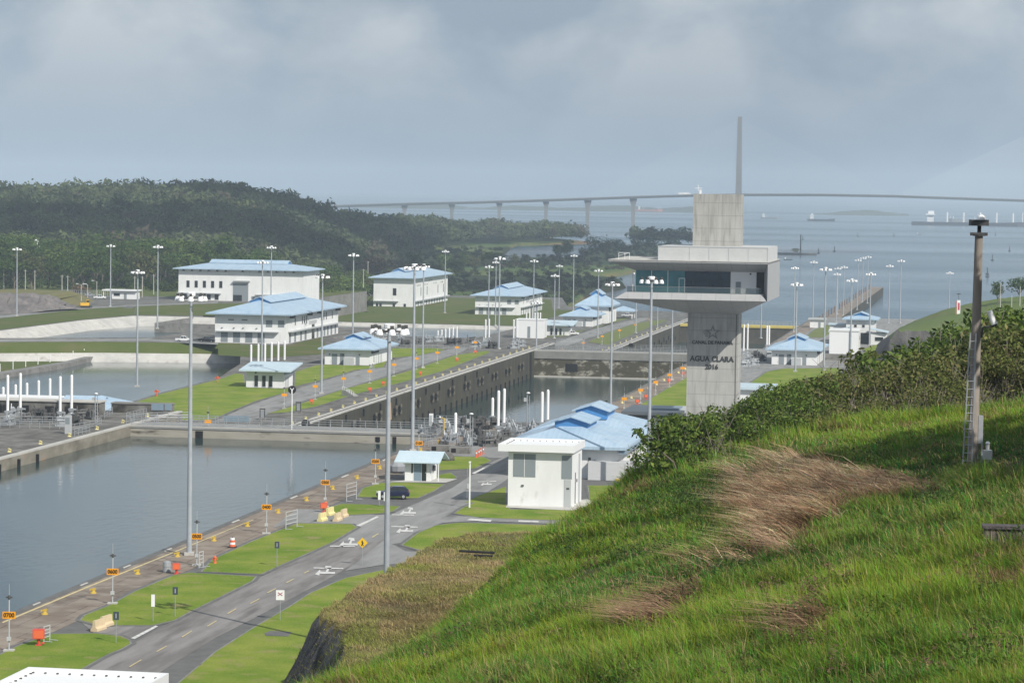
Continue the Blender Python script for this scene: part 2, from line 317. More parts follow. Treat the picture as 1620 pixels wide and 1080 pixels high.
def inside(px, py, poly):
    px = np.asarray(px, float); py = np.asarray(py, float); c = np.zeros(px.shape, bool); n = len(poly)
    for i in range(n):
        x0, y0 = poly[i]; x1, y1 = poly[(i+1) % n]
        k = ((y0 > py) != (y1 > py)) & (px < (x1-x0)*(py-y0)/((y1-y0) if y1 != y0 else 1e-9)+x0)
        c ^= k
    return c
def polydist(X, Y, poly, closed=True):
    d = np.full(X.shape, 1e9); n = len(poly)
    for i in range(n if closed else n-1):
        ax, ay = poly[i]; bx, by = poly[(i+1) % n]
        t = np.clip(((X-ax)*(bx-ax)+(Y-ay)*(by-ay))/((bx-ax)**2+(by-ay)**2+1e-9), 0, 1)
        d = np.minimum(d, np.hypot(X-ax-t*(bx-ax), Y-ay-t*(by-ay)))
    return d
def vnoise(X, Y, s, seed=0, octv=4):
    """smooth value noise for numpy arrays, about -1..1"""
    out = np.zeros(X.shape); a = 1.0; tot = 0
    for o in range(octv):
        x = X/s; y = Y/s; xi = np.floor(x).astype(np.int64); yi = np.floor(y).astype(np.int64); fx = x-xi; fy = y-yi
        fx = fx*fx*(3-2*fx); fy = fy*fy*(3-2*fy)
        def h(i, j):
            k = (i*374761393+j*668265263+(seed+o)*974711) & 0x7fffffff
            k = ((k ^ (k >> 13))*1274126177) & 0x7fffffff
            return ((k ^ (k >> 16)) & 0xffff)/32767.5-1
        v = (h(xi, yi)*(1-fx)+h(xi+1, yi)*fx)*(1-fy)+(h(xi, yi+1)*(1-fx)+h(xi+1, yi+1)*fx)*fy
        out += a*v; tot += a; a *= 0.5; s *= 0.5
    return out/tot
# far land: a height field over bearing (photo column) and ground distance
PXC = np.array([-260, -100, 0, 60, 120, 230, 320, 400, 440, 480, 545, 620, 700, 760, 850, 930, 1000, 1090, 1180, 1300])
RY = np.array([334, 334, 331, 330, 331, 327, 319, 325, 334, 343, 368, 372, 375, 374, 377, 383, 388, 392, 398, 404])   # bare ridge line, photo rows
RD = np.array([2300, 2300, 2300, 2300, 2300, 2300, 2300, 2300, 2350, 2400, 2500, 2800, 3200, 3400, 3600, 3700, 3700, 3700, 3700, 3700])
FD = np.array([1480, 1480, 1480, 1480, 1480, 1480, 1480, 1500, 1520, 1560, 1700, 2200, 2900, 3200, 3300, 3320, 3300, 3250, 3250, 3250])  # foot of the hills
def hor(px): return 302.4+0.014*(px-1090)
def bearing(px):
    d = ray(px, 300); return math.atan2(d.x, d.y)
water_px = [[(870, 512), (884, 501), (910, 488), (925, 476), (965, 463), (992, 457), (985, 449), (955, 443), (1010, 433), (1100, 405), (1175, 390), (1250, 394), (1262, 402), (1300, 360), (2200, 300), (2200, 700), (870, 700)],
            [(788, 413), (815, 391), (935, 387), (1000, 389), (1000, 395), (930, 398), (925, 413)]]
nb, nd = 420, 300
pxs = np.linspace(-260, 1300, nb); dd = np.geomspace(850, 4600, nd)
PXg, Dg = np.meshgrid(pxs, dd, indexing='ij')
ang = np.array([bearing(p) for p in pxs])[:, None]
Xg = Dg*np.sin(ang); Yg = Dg*np.cos(ang)
Rd = np.interp(pxs, PXC, RD)[:, None]; Fd = np.interp(pxs, PXC, FD)[:, None]; Ry = np.interp(pxs, PXC, RY)[:, None]
dep = Dg*np.cos(ang+PSI)
Rz = CZ-(Ry-hor(pxs)[:, None])*Rd/F*0.985-3
base = 3.2+np.clip((560-PXg)/250, 0, 1)*np.clip((Dg-1180)/120, 0, 1)*14
t = np.clip((Dg-Fd)/(Rd-Fd), 0, 1); t = t*t*(3-2*t)
back = np.clip((Dg-Rd)/900, 0, 1)
Zg = base+(Rz-base)*t-back*back*np.maximum(Rz+3, 0)
Zg += vnoise(Xg, Yg, 260, 3)*7*t*(1-back)+vnoise(Xg, Yg, 60, 5)*1.0
ypix = hor(PXg)+CZ*F/dep
wm = inside(PXg, ypix, water_px[0]) | inside(PXg, ypix, water_px[1]) | (PXg > 1285)
wf = wm.astype(float)
for _ in range(1):
    wf[1:-1, 1:-1] = (wf[1:-1, 1:-1]*2+wf[:-2, 1:-1]+wf[2:, 1:-1]+wf[1:-1, :-2]+wf[1:-1, 2:])/6
Zg = Zg*(1-wf)-2.5*wf
Zg = np.where((Dg > 4300), -3, Zg)
LAND = (pxs, dd, Zg)
def land_z(px, d):
    i = np.clip((np.asarray(px)-pxs[0])/(pxs[1]-pxs[0]), 0, nb-1.001); j = np.clip(np.log(np.asarray(d)/dd[0])/math.log(dd[1]/dd[0]), 0, nd-1.001)
    a = i.astype(int); b = j.astype(int); fa = i-a; fb = j-b
    return (Zg[a, b]*(1-fa)+Zg[a+1, b]*fa)*(1-fb)+(Zg[a, b+1]*(1-fa)+Zg[a+1, b+1]*fa)*fb
V = np.c_[Xg.ravel(), Yg.ravel(), Zg.ravel()]
ii = np.arange(nb*nd).reshape(nb, nd)
Q = np.stack([ii[:-1, :-1], ii[1:, :-1], ii[1:, 1:], ii[:-1, 1:]], -1).reshape(-1, 4)
# tint the ground itself: marsh grasses, dry patches, brown shore
nz = vnoise(Xg, Yg, 140, 11); nz2 = vnoise(Xg, Yg, 35, 12)
g0 = np.stack([0.085+0.05*nz+0.02*nz2, 0.115+0.03*nz+0.02*nz2, 0.032+0.015*nz], -1)
shore = np.exp(-((Zg-0.6)/0.9)**2)[..., None]
g0 = g0*(1-shore)+np.array([0.23, 0.13, 0.07])*shore
land_mat = attr_mat('land_ground', 'tint', 0.95)
o = link('terrain', npmesh('terrain', V, Q, land_mat, np.clip(g0.reshape(-1, 3), 0.01, 1), True)); struct(o)
# ---- far hazy shore across the bay
def ridge_strip(name, pts, d, thick, mt):
    """a low ridge: pts are (column, row of its top); stands at sea level at distance d"""
    v = []; f = []
    for (px, py) in pts:
        p = AT(px, py, d); q = Vector((p.x, p.y, 0)); back = Vector((p.x, p.y, 0)).normalized()*thick
        v += [(q.x, q.y, -1), (q.x+back.x*.4, q.y+back.y*.4, p.z*.8), (q.x+back.x*.6, q.y+back.y*.6, p.z), (q.x+back.x, q.y+back.y, -1)]
    for i in range(len(pts)-1):
        for k in range(3): f.append((4*i+k, 4*i+4+k, 4*i+5+k, 4*i+1+k))
    b = MB(); b.add(v, f); return struct(b.build(name, mt, smooth=True))
farland = mat('far_land', (0.05, 0.07, 0.04), (0.10, 0.10, 0.07), 0.95, 0.01)
pts = []
for px in range(430, 1160, 12): pts.append((px, 332-4.5*math.sin(px*.021)**2-2.2*random.random()-(3.5 if 560 < px < 740 else 0)))
ridge_strip('hills', pts, 8600, 900, farland)
pts = [(px, 341-6.5*math.exp(-((px-1365)/45)**2)-1.6*random.random()) for px in range(1285, 1440, 8)]
ridge_strip('hills', pts, 8400, 700, farland)
# ---- the terraces: three levels of made ground, stepping down to the sea
def terrace(name, outer, z, zlow, mt, holes=()):
    o = flat(name, outer, z, mt, holes)
    b = MB(); n = len(outer)
    for i in range(n):
        (x0, y0), (x1, y1) = outer[i], outer[(i+1) % n]
        b.add([(x0, y0, zlow), (x1, y1, zlow), (x1, y1, z), (x0, y0, z)], [(0, 1, 2, 3)])
    s = struct(b.build(name+'_side', conc)); return o
L1R = [(XR+7.4, -60), (260, -60), (260, YT1), (XR+7.4, YT1)]
L1L = [(-420, 100), (XL-7.4, 100), (XL-7.4, YT1), (-420, YT1)]
terrace('upper_ground', L1R, Z1, -4, gutter); terrace('upper_ground', L1L, Z1, -4, quaygrey)
poolA = P([(-150, 541.5), (163, 540.5), (380, 543), (380, 575), (345, 598), (250, 622), (190, 641), (150, 668), (-150, 712)], Z2)
topB = [(-90, 530), (0, 523), (130, 506.5), (212, 499.5), (345, 502), (404, 503.5)]; botB = [(-325, 850), (-318, 884), (-316.5, 961), (-309, 995), (-285, 998.5), (-268, 998)]
poolB = P(topB+[(404, 511), (345, 518.5), (238, 533.8), (-90, 535)], Z2)
L2R = [(XR+7.4, YT1), (240, YT1), (240, 1000), (-61, 1000), (-61, YT2), (XR+7.4, YT2)]
L2L = [(-900, YT1), (XL-7.4, YT1), (XL-7.4, YT2), (-214, YT2), (-214, 957), (-294, 957), (-294, 1290), (-900, 1290)]
terrace('middle_ground', L2R, Z2, -4, asphaltpale); terrace('middle_ground', L2L, Z2, -4, quaygrey, [poolA, poolB])
poolC = [(-292, 1081), (-203, 1081), (-201, 1178), (-292, 1182)]
L3R = [(XR+7.4, YT2), (150, YT2), (150, 1330), (XR+7.4, 1330)]
L3L = [(-294, YT2+70), (-214, YT2+70), (-214, YT2), (XL-7.4, YT2), (XL-7.4, 1345), (-215, 1390), (-235, 1500), (-420, 1500), (-420, 1290), (-294, 1290)]
terrace('lower_ground', L3R, Z3, -4, asphaltpale); terrace('lower_ground', L3L, Z3, -4, quaygrey, [poolC])
def inset(poly, dist):
    n = len(poly); ar = sum(poly[i][0]*poly[(i+1) % n][1]-poly[(i+1) % n][0]*poly[i][1] for i in range(n))
    sg = 1 if ar > 0 else -1; res = []
    for i in range(n):
        p, c, q = Vector(poly[i-1]), Vector(poly[i]), Vector(poly[(i+1) % n])
        a = (c-p).normalized(); b = (q-c).normalized(); na = Vector((-a.y, a.x))*sg; nb_ = Vector((-b.y, b.x))*sg
        mn = (na+nb_); mn = mn/max(mn.length, .2); k = dist/max(mn.dot(na), .45); res.append(tuple(c+mn*k))
    return res
def inset_edges(poly, dists):
    """move every edge inwards by its own distance"""
    n = len(poly); ar = sum(poly[i][0]*poly[(i+1) % n][1]-poly[(i+1) % n][0]*poly[i][1] for i in range(n)); sg = 1 if ar > 0 else -1; res = []
    for i in range(n):
        p, c, q = Vector(poly[i-1]), Vector(poly[i]), Vector(poly[(i+1) % n]); a = (c-p).normalized(); b = (q-c).normalized()
        na = Vector((-a.y, a.x))*sg; nb_ = Vector((-b.y, b.x))*sg; d0, d1 = dists[i-1], dists[i]; cr_ = a.x*b.y-a.y*b.x
        if abs(cr_) < .12: res.append(tuple(c+(na*d0+nb_*d1)*.5)); continue
        P0 = c+na*d0; P1 = c+nb_*d1; w_ = P1-P0; t_ = (w_.x*b.y-w_.y*b.x)/cr_; k = P0+a*t_
        if (k-c).length > 3*max(d0, d1, .3): k = c+(na*d0+nb_*d1)*.5
        res.append(tuple(k))
    return res
def basin(poly, sloped, rings, zw, ztop):
    """banks round a basin: the sloped edges step down in rings, the others drop as grey walls; rings = [(run, z, material, name)]"""
    prev, pz = poly, ztop; n = len(poly)
    for (run, z1, mt, nm) in rings:
        nxt = inset_edges(poly, [run if i in sloped else .15 for i in range(n)]); a_, w_ = MB(), MB()
        for i in range(n):
            j = (i+1) % n; (a_ if i in sloped else w_).add([(*prev[i], pz), (*prev[j], pz), (*nxt[j], z1), (*nxt[i], z1)], [(0, 1, 2, 3)])
        if a_.f: struct(a_.build(nm, mt))
        if w_.f: struct(w_.build('basin_side', conc))
        prev, pz = nxt, z1
    flat('basin_water', prev, zw, poolwater)
basin(poolA, {0, 1}, [(7.0, 15.75, bankgrass, 'grass_bank'), (12.5, 12.6, conclight, 'basin_lining')], 13.3, Z2)
b = MB(); tv = [(*G(x, y, Z2), Z2) for x, y in topB]; bv = [(x, y, 15.2) for x, y in botB]; n = len(tv)
b.add(tv+bv, [(k, n+k, n+k+1, k+1) for k in range(n-1)]); struct(b.build('basin_lining', conclight))
flat('basin_water', [(x-.6, y+.6) for x, y in botB]+[(-250, 990), (-250, 862), (-320, 828)], 15.5, poolwater)
b = MB(); q = [Vector((*G(x, y, z), z+.35)) for x, y, z in ((108, 524.5, 15.4), (138, 523.5, 15.4), (214, 486, Z2), (202, 485, Z2))]; b.add(q+[p_-Vector((0, 0, 1.2)) for p_ in q], [(0, 1, 2, 3), (7, 6, 5, 4), (0, 4, 5, 1), (1, 5, 6, 2), (2, 6, 7, 3), (3, 7, 4, 0)]); struct(b.build('ramp', gutter))
basin(poolC, {2}, [(.6, 9.2, conclight, 'basin_lining'), (3.0, 7.5, conclight, 'basin_lining')], 8.0, Z3)
# ---- water in the lock
flat('lock_water', [(XL-2, 60), (XR+2, 60), (XR+2, 447), (XL-2, 447)], 26.35, lockwater)
flat('lock_water', [(XL-2, 450), (XR+2, 450), (XR+2, 848), (XL-2, 848)], 10.9, lockwater)
flat('lock_water', [(XL-2, 850), (XR+2, 850), (XR+2, 1234), (XL-2, 1234)], 1.6, lockwater)
# ---- lock walls (each a wall of its own, with coping, groove and fenders)
GRP_WALL = 'concrete lock chamber walls'
def lock_wall(label, x0, x1, y0, y1, z, zb, face, top, side, groove=False, cop=None):
    o = MB().box(x0, y0, zb, x1, y1, z).build('lock_wall', side); tag(o, label, 'wall', GRP_WALL)
    MB().box(x0+(0.9 if face < 0 else 0.02), y0+.02, z+.002, x1-(0.9 if face > 0 else .02), y1-.02, z+.03).build('wall_top', top, o)
    xf = x1 if face > 0 else x0; s = 1 if face > 0 else -1
    a, b = sorted((xf, xf-s*0.88)); MB().box(a, y0+.02, z+.003, b, y1-.02, z+(.26 if cop is None else .05)).build('coping', cop or conclight, o)
    if groove:
        a, b = sorted((xf-s*0.92, xf-s*1.9)); MB().box(a, y0+.05, z+.03, b, y1-.05, z+.06).build('cable_groove', blackm, o)
        a, b = sorted((xf-s*1.92, xf-s*2.5)); MB().box(a, y0+.05, z+.03, b, y1-.05, z+.28).build('kerb', conclight, o)
    return o
wl1 = lock_wall('weathered lock wall on the far side of the nearest chamber, stained orange above the water', XL-7.4, XL, 100, YT1, Z1, 6, 1, quaygrey, mat('wall_stained', (0.27, 0.25, 0.21), (0.15, 0.135, 0.11), 0.9, 0.4, 0.35, 0.65, stretch=(1, .5, 1), c3=(0.36, 0.20, 0.10), c3scale=0.5, c3lo=0.62, c3hi=0.75))
wr1 = lock_wall('quay wall of the nearest chamber with brown slabs and the orange distance signs', XR, XR+7.4, 60, YT1, Z1, 6, -1, quay, wallbrown, False, gutter)
wl2 = lock_wall('tall dark lock wall with pairs of fenders in the middle chamber', XL-7.4, XL, YT1, YT2, Z2, 2, 1, quaygrey, wallbrown, True)
wr2 = lock_wall('quay wall of the middle chamber running past the control tower', XR, XR+7.4, YT1, YT2, Z2, 2, -1, quay, wallbrown, False, quaygrey)
wl3 = lock_wall('long lock wall of the lowest chamber beyond the second gate', XL-7.4, XL, YT2, 1345, Z3, -4, 1, quaygrey, wallbrown, True)
wr3 = lock_wall('brown quay wall of the lowest chamber leading out to the sea', XR, XR+7.4, YT2, 1330, Z3, -4, -1, quay, wallbrown, False, quaygrey)
# chamber walls also run behind the gates, under the upper terraces
MB().box(XL-7.4, 452, 2, XL-.004, YT1-.01, Z1-.5).build('wall_core', wallbrown, wl1)
fend = MB().box(0, -.38, -.62, .5, .38, .62).mesh('fender', blackm)
cap = MB().box(0, -.55, -.36, .25, .55, .36).mesh('fender', mat('fender_pad', (0.20, 0.18, 0.14), (0.12, 0.11, 0.09), 0.8, 1.0))
for k in range(11):
    y = 603+k*21.5-(k > 6)*2
    for q in (0, 1):
        f_ = link('fender', fend, wl2, (XL+.02, y+q*5.2, Z2-3.3)); c_ = link('fender_pad', cap, f_, (.3, 1.0, .75)); c2_ = link('fender_pad', cap, f_, (.3, 1.0, -.75))
low = MB().box(0, -.22, -1.1, .35, .22, .5).mesh('fender', blackm)
for k in range(36): link('fender', low, wl2, (XL+.02, 585+k*7.2, 11.9))
for k in range(16): link('fender', low, wl2, (XL+.02, 512+k*17, Z2-.95))
for k in range(26): link('fender', low, wl3, (XL+.02, 1010+k*8, Z3-3.5-(k % 2)*1.4))
for k in range(9):
    link('fender', low, wl1, (XL+.02, 335+k*8, Z1-1.0))
ob = MB().cbox((0, 0, 0), (.3, 2.2, 4.0), 0, R(12)).build('rescue_float', mat('faded_orange', (0.62, 0.36, 0.12), (0.55, 0.33, 0.15), 0.7, 1.0)); p = G3(596, 664, 15.5)
ob.location = (XL+.35, 640, 15.6); tag(ob, 'tan slanting rubbing board hung on the dark lock wall above the first gate railing', 'board')
# deep recess (dark slot) with ladder in the middle chamber wall, by the second gate
MB().box(XL-1.5, 836, 8, XL+.06, 839.5, Z2-.02).build('wall_slot', mat('deep_slot', (0.012, 0.012, 0.012)), wl2)
# ---- lock gates
def lock_gate(label, y, z, zw, mt, thick=9, deckmat=concdeck):
    t = thing('lock_gate', label, 'lock gate', (0, y, 0), 0, None)
    MB().box(XL-.3, 0, zw-6, XR+.3, thick, z-.29).build('gate_leaf', mt, t)
    MB().box(XL-.3, -.12, z-.28, XR+.3, thick+.2, z+.02).build('gate_deck', deckmat, t)
    MB().box(XL-.2, -.1, z+.02, XR+.2, .15, z+.18).build('deck_kerb', conclight, t)
    for yy, nm in ((0.35, 'railing'), (thick-.2, 'railing')):
        b = MB(); n = 26
        for i in range(n+1): b.tube((XL+i*(XR-XL)/n, yy, z), (XL+i*(XR-XL)/n, yy, z+1.15), .045, n=5)
        for h in (.4, .78, 1.15): b.tube((XL, yy, z+h), (XR, yy, z+h), .04, n=5)
        b.build(nm, steel, t)
    return t
g1 = lock_gate('rolling lock gate closing the nearest chamber, railed concrete walkway on top', 444.6, Z1, 26.35, gatewall)
g2 = lock_gate('second lock gate, pale and olive stains above green water', 844.6, Z2, 10.9, gatestain, deckmat=mat('gate_deck_grey', (0.27, 0.27, 0.26), (0.22, 0.22, 0.21), .9, .5))
MB().box(XL-.3, -.25, Z2-2.3, XR+.3, -.02, Z2-.30).build('gate_beam', mat('gate_beam_grey', (0.25, 0.25, 0.235), (0.19, 0.19, 0.18), 0.9, 0.3), g2)
MB().box(XL, -.6, 10.9, XR, -.03, 11.25).build('waterline_ledge', conclight, g2)
MB().box(XL+9.5, -.10, 12.6, XL+13.2, -.02, 15.0).build('gate_hatch', blackm, g2)
g3 = thing('lock_gate', 'third lock gate with a yellow walkway, open water behind it', 'lock gate', (0, 1230, 0))
MB().box(XL-.3, 0, -4, XR+.3, 9, Z3-.9).build('gate_leaf', mat('gate_dark', (0.09, 0.083, 0.065), (0.06, 0.056, 0.045), .9, .3), g3)
MB().box(XL-.3, -.45, Z3-.9, XR+.3, 9.2, Z3).build('gate_deck', mat('walkway_yellow', (0.55, 0.44, 0.08), (0.45, 0.37, 0.14), .7, .2), g3)
b = MB()
for i in range(31): b.tube((XL+i*(XR-XL)/30, 8.8, Z3), (XL+i*(XR-XL)/30, 8.8, Z3+1.6), .08, n=5)
for h in (.8, 1.6): b.tube((XL, 8.8, Z3+h), (XR, 8.8, Z3+h), .07, n=5)
b.build('railing', steel, g3)
# dark rubbing strip where the gate meets the water, small marks
for (px, nm) in ((649, 0), (712, 1)):
    pass
MB().box(-96.8, -.09, 25, -96.2, -.02, Z1-.5).build('gate_slot', blackm, g1)
MB().box(-99.6, -.12, 26.6, -98.9, -.02, 27.4).build('mooring_slot', blackm, g1)
MB().box(-129.5, -.12, 25.9, -128.3, -.02, 27.5).build('mooring_slot', blackm, g1)
# ---- the long approach wall out to sea
o = MB().box(XR, 1330, -4, XR+7.4, 1900, 5.2).build('approach_wall', wallbrown); tag(o, 'long brown approach wall running out into the sea beyond the last lock', 'wall')
MB().box(XR+.02, 1330, 5.202, XR+7.38, 1899.9, 5.25).build('wall_top', quay, o)
gp = MB().tube((0, 0, 0), (0, 0, 3.2), .35, n=6).mesh('guide_post', mat('post_rust', (0.20, 0.135, 0.095)))
for i in range(24): tag(link('guide_post', gp, None, (XR+.5, 1345+i*23, 5.25)), 'rusty guide post on the approach wall running out to sea', 'post', 'guide posts on the approach wall')
# ================================================================== NEAR HILL (height field in camera-heading coordinates u, d)
rH = Vector((math.cos(PSI), math.sin(PSI), 0)); fH = Vector((-math.sin(PSI), math.cos(PSI), 0))
def UD(px, py, d):                       # photo point at ground distance d -> (u, d, z)
    v = ray(px, py); v = v/(v.dot(fH)); return (v.dot(rH)*d, d, CZ+v.z*d)
def UDz(px, py, z):
    x, y = G(px, py, z); v = Vector((x, y, 0)); return (v.dot(rH), v.dot(fH))
def XYZ(u, d, z): return Vector((u*rH.x+d*fH.x, u*rH.y+d*fH.y, z))
edge = [(525, 1092, 78), (612, 1048, 84), (725, 1002, 92), (810, 942, 99), (870, 886, 106), (935, 830, 113), (1002, 774, 119), (1085, 732, 127), (1140, 702, 132), (1215, 684, 138), (1300, 668, 143), (1400, 663, 147), (1500, 661, 150), (1620, 660, 152)]
inner = [(810, 1080, 68), (1100, 1080, 62), (1400, 1080, 58), (1620, 1080, 56), (1000, 912, 92), (1300, 806, 95), (1537, 722, 107), (1200, 760, 112), (1150, 950, 78), (1450, 900, 76), (1620, 850, 80), (1620, 745, 104), (1420, 700, 122), (700, 1080, 72)]
edge = [(x_, y_+12, d_) for x_, y_, d_ in edge]
C3 = np.array([UD(*p) for p in edge+inner])
def tps_fit(P2, z, lam=0.02):
    n = len(P2); K = np.hypot(P2[:, None, 0]-P2[None, :, 0], P2[:, None, 1]-P2[None, :, 1])/50; K = np.where(K > 0, K*K*np.log(K+1e-12), 0)
    A = np.zeros((n+3, n+3)); A[:n, :n] = K+lam*np.eye(n); A[:n, n] = 1; A[:n, n+1:] = P2/50; A[n:, :n] = A[:n, n:].T
    return np.linalg.solve(A, np.r_[z, 0, 0, 0])
wt = tps_fit(C3[:, :2], C3[:, 2])
def tps(U, D):
    out = wt[-3]+wt[-2]*U/50+wt[-1]*D/50
    for k, (a, b) in enumerate(C3[:, :2]):
        r_ = np.hypot(U-a, D-b)/50; out = out+wt[k]*r_*r_*np.log(r_+1e-9)
    return out
HP = [tuple(UD(*p)[:2]) for p in edge]
hill_poly = HP+[(48, 165), (90, 160), (90, 5), (-14, 5), (-8, 55)]
SZ = 38.0
shelf_px = [(500, 968), (560, 930), (640, 886), (700, 851), (760, 839), (860, 842), (935, 828), (1010, 800)]
SP = [UDz(x, y, SZ) for x, y in shelf_px]
shelf_poly = SP+[(25, 250), (60, 230), (60, 100), (-2, 120), UDz(560, 1180, SZ), UDz(528, 1082, SZ), UDz(545, 1035, SZ), UDz(548, 1000, SZ)]
def hill_z(U, D):
    z1 = tps(np.clip(U, -12, 45), np.clip(D, 45, 160))
    z1 = z1+vnoise(U, D, 9, 21)*0.50+vnoise(U, D, 2.4, 22, 2)*0.16
    s = np.where(inside(U, D, hill_poly), 0, polydist(U, D, hill_poly)); g = np.where(s < 7, 0.075*s*s, 0.075*49+(s-7)*1.05)
    z1 = z1-g
    s2 = polydist(U, D, shelf_poly); ins = inside(U, D, shelf_poly)
    sl = np.clip((s2)/8, 0, 1)
    z2 = SZ+vnoise(U, D, 14, 31)*0.9*sl+vnoise(U, D, 4, 33, 3)*0.25
    rough = 1.6+0.9*vnoise(U, D, 6, 41)+0.5*vnoise(U, D, 2.2, 43)
    z2 = np.where(ins, z2, z2-s2*np.clip(rough, 0.9, 3.5)-np.minimum(s2, 1.2)*0.5)
    return np.maximum(np.maximum(z1, z2), 25.0)
us = np.arange(-44, 92, 0.62); ds = np.arange(6, 300, 0.62)
Ug, Dg2 = np.meshgrid(us, ds, indexing='ij'); Hz = hill_z(Ug, Dg2)
def hz_at(u, d):
    i = np.clip((np.asarray(u)-us[0])/0.62, 0, len(us)-1.001); j = np.clip((np.asarray(d)-ds[0])/0.62, 0, len(ds)-1.001)
    a = i.astype(int); b = j.astype(int); fa = i-a; fb = j-b
    return (Hz[a, b]*(1-fa)+Hz[a+1, b]*fa)*(1-fb)+(Hz[a, b+1]*(1-fa)+Hz[a+1, b+1]*fa)*fb
V = np.stack([Ug*rH.x+Dg2*fH.x, Ug*rH.y+Dg2*fH.y, Hz], -1).reshape(-1, 3)
ii = np.arange(Ug.size).reshape(Ug.shape)
Q = np.stack([ii[:-1, :-1], ii[1:, :-1], ii[1:, 1:], ii[:-1, 1:]], -1).reshape(-1, 4)
keep = (Hz.ravel()[Q].max(1) > 25.05)
Q = Q[keep]
straw_px = [[(1180, 838), (1170, 800), (1200, 756), (1240, 732), (1320, 732), (1390, 752), (1495, 770), (1480, 792), (1410, 806), (1335, 824), (1285, 852), (1215, 880), (1150, 892), (1100, 915), (1096, 903), (1155, 876)],
            [(1000, 1010), (1030, 960), (1075, 915), (1110, 920), (1095, 965), (1050, 1010)], [(1240, 1000), (1280, 955), (1330, 950), (1310, 1010), (1265, 1030)]]
nz = vnoise(Ug, Dg2, 7, 51); nz2 = vnoise(Ug, Dg2, 1.7, 52)
onshelf = np.clip((44-Hz)/4, 0, 1)[..., None]
tg = np.stack([0.075+0.03*nz, 0.085+0.02*nz, 0.028+0.01*nz2], -1)*(1-onshelf)+np.stack([0.17+0.06*nz, 0.145+0.03*nz, 0.06+0.015*nz2], -1)*onshelf
_x = Ug*rH.x+Dg2*fH.x; _y = Ug*rH.y+Dg2*fH.y; _d = _x*fwd.x+_y*fwd.y+(Hz-CZ)*fwd.z; _px = 810+F*(_x*rgt.x+_y*rgt.y+(Hz-CZ)*rgt.z)/_d; _py = 540-F*(_x*upv.x+_y*upv.y+(Hz-CZ)*upv.z)/_d
_sm = np.zeros(Ug.shape, bool)
for q in straw_px: _sm |= inside(_px, _py, q)
tg = np.where((_sm & (Hz > 50))[..., None], np.array([.235, .16, .105])*(1+.3*nz2[..., None]), tg)
# trodden earth path under the pole
path = np.exp(-(((Ug-21)/5.5)**2+((Dg2-98)/9)**2)**2)[..., None]
tg = tg*(1-path)+np.array([0.085, 0.07, 0.04])*path
hm = bpy.data.materials.new('hill_ground'); hm.use_nodes = True; t_ = hm.node_tree; b_ = t_.nodes['Principled BSDF']; b_.inputs['Roughness'].default_value = 0.95; b_.inputs['Specular IOR Level'].default_value = 0.15
a_ = t_.nodes.new('ShaderNodeAttribute'); a_.attribute_name = 'tint'
ge = t_.nodes.new('ShaderNodeNewGeometry'); sp_ = t_.nodes.new('ShaderNodeSeparateXYZ'); t_.links.new(ge.outputs['True Normal'], sp_.inputs[0])
mr = t_.nodes.new('ShaderNodeMapRange'); mr.inputs[1].default_value = 0.72; mr.inputs[2].default_value = 0.55; t_.links.new(sp_.outputs[2], mr.inputs[0])
tcn = t_.nodes.new('ShaderNodeTexCoord'); mpn = t_.nodes.new('ShaderNodeMapping'); mpn.inputs['Scale'].default_value = (1, 1, .35); t_.links.new(tcn.outputs['Object'], mpn.inputs[0])
nr = t_.nodes.new('ShaderNodeTexNoise'); nr.inputs['Scale'].default_value = 0.9; nr.inputs['Detail'].default_value = 9; nr.inputs['Roughness'].default_value = .7; t_.links.new(mpn.outputs[0], nr.inputs['Vector'])
rr = t_.nodes.new('ShaderNodeValToRGB'); rr.color_ramp.elements[0].position = .36; rr.color_ramp.elements[0].color = (0.018, 0.017, 0.017, 1); rr.color_ramp.elements[1].position = .7; rr.color_ramp.elements[1].color = (0.21, 0.205, 0.205, 1)
t_.links.new(nr.outputs[0], rr.inputs[0])
mm = t_.nodes.new('ShaderNodeMix'); mm.data_type = 'RGBA'; t_.links.new(mr.outputs[0], mm.inputs[0]); t_.links.new(a_.outputs['Color'], mm.inputs[6]); t_.links.new(rr.outputs[0], mm.inputs[7])
t_.links.new(mm.outputs[2], b_.inputs['Base Color'])
bp = t_.nodes.new('ShaderNodeBump'); bp.inputs['Strength'].default_value = .9; bp.inputs['Distance'].default_value = .5; t_.links.new(nr.outputs[0], bp.inputs['Height']); t_.links.new(bp.outputs[0], b_.inputs['Normal'])
struct(link('hill', npmesh('hill', V, Q, hm, np.clip(tg.reshape(-1, 3), 0.01, 1), True)))
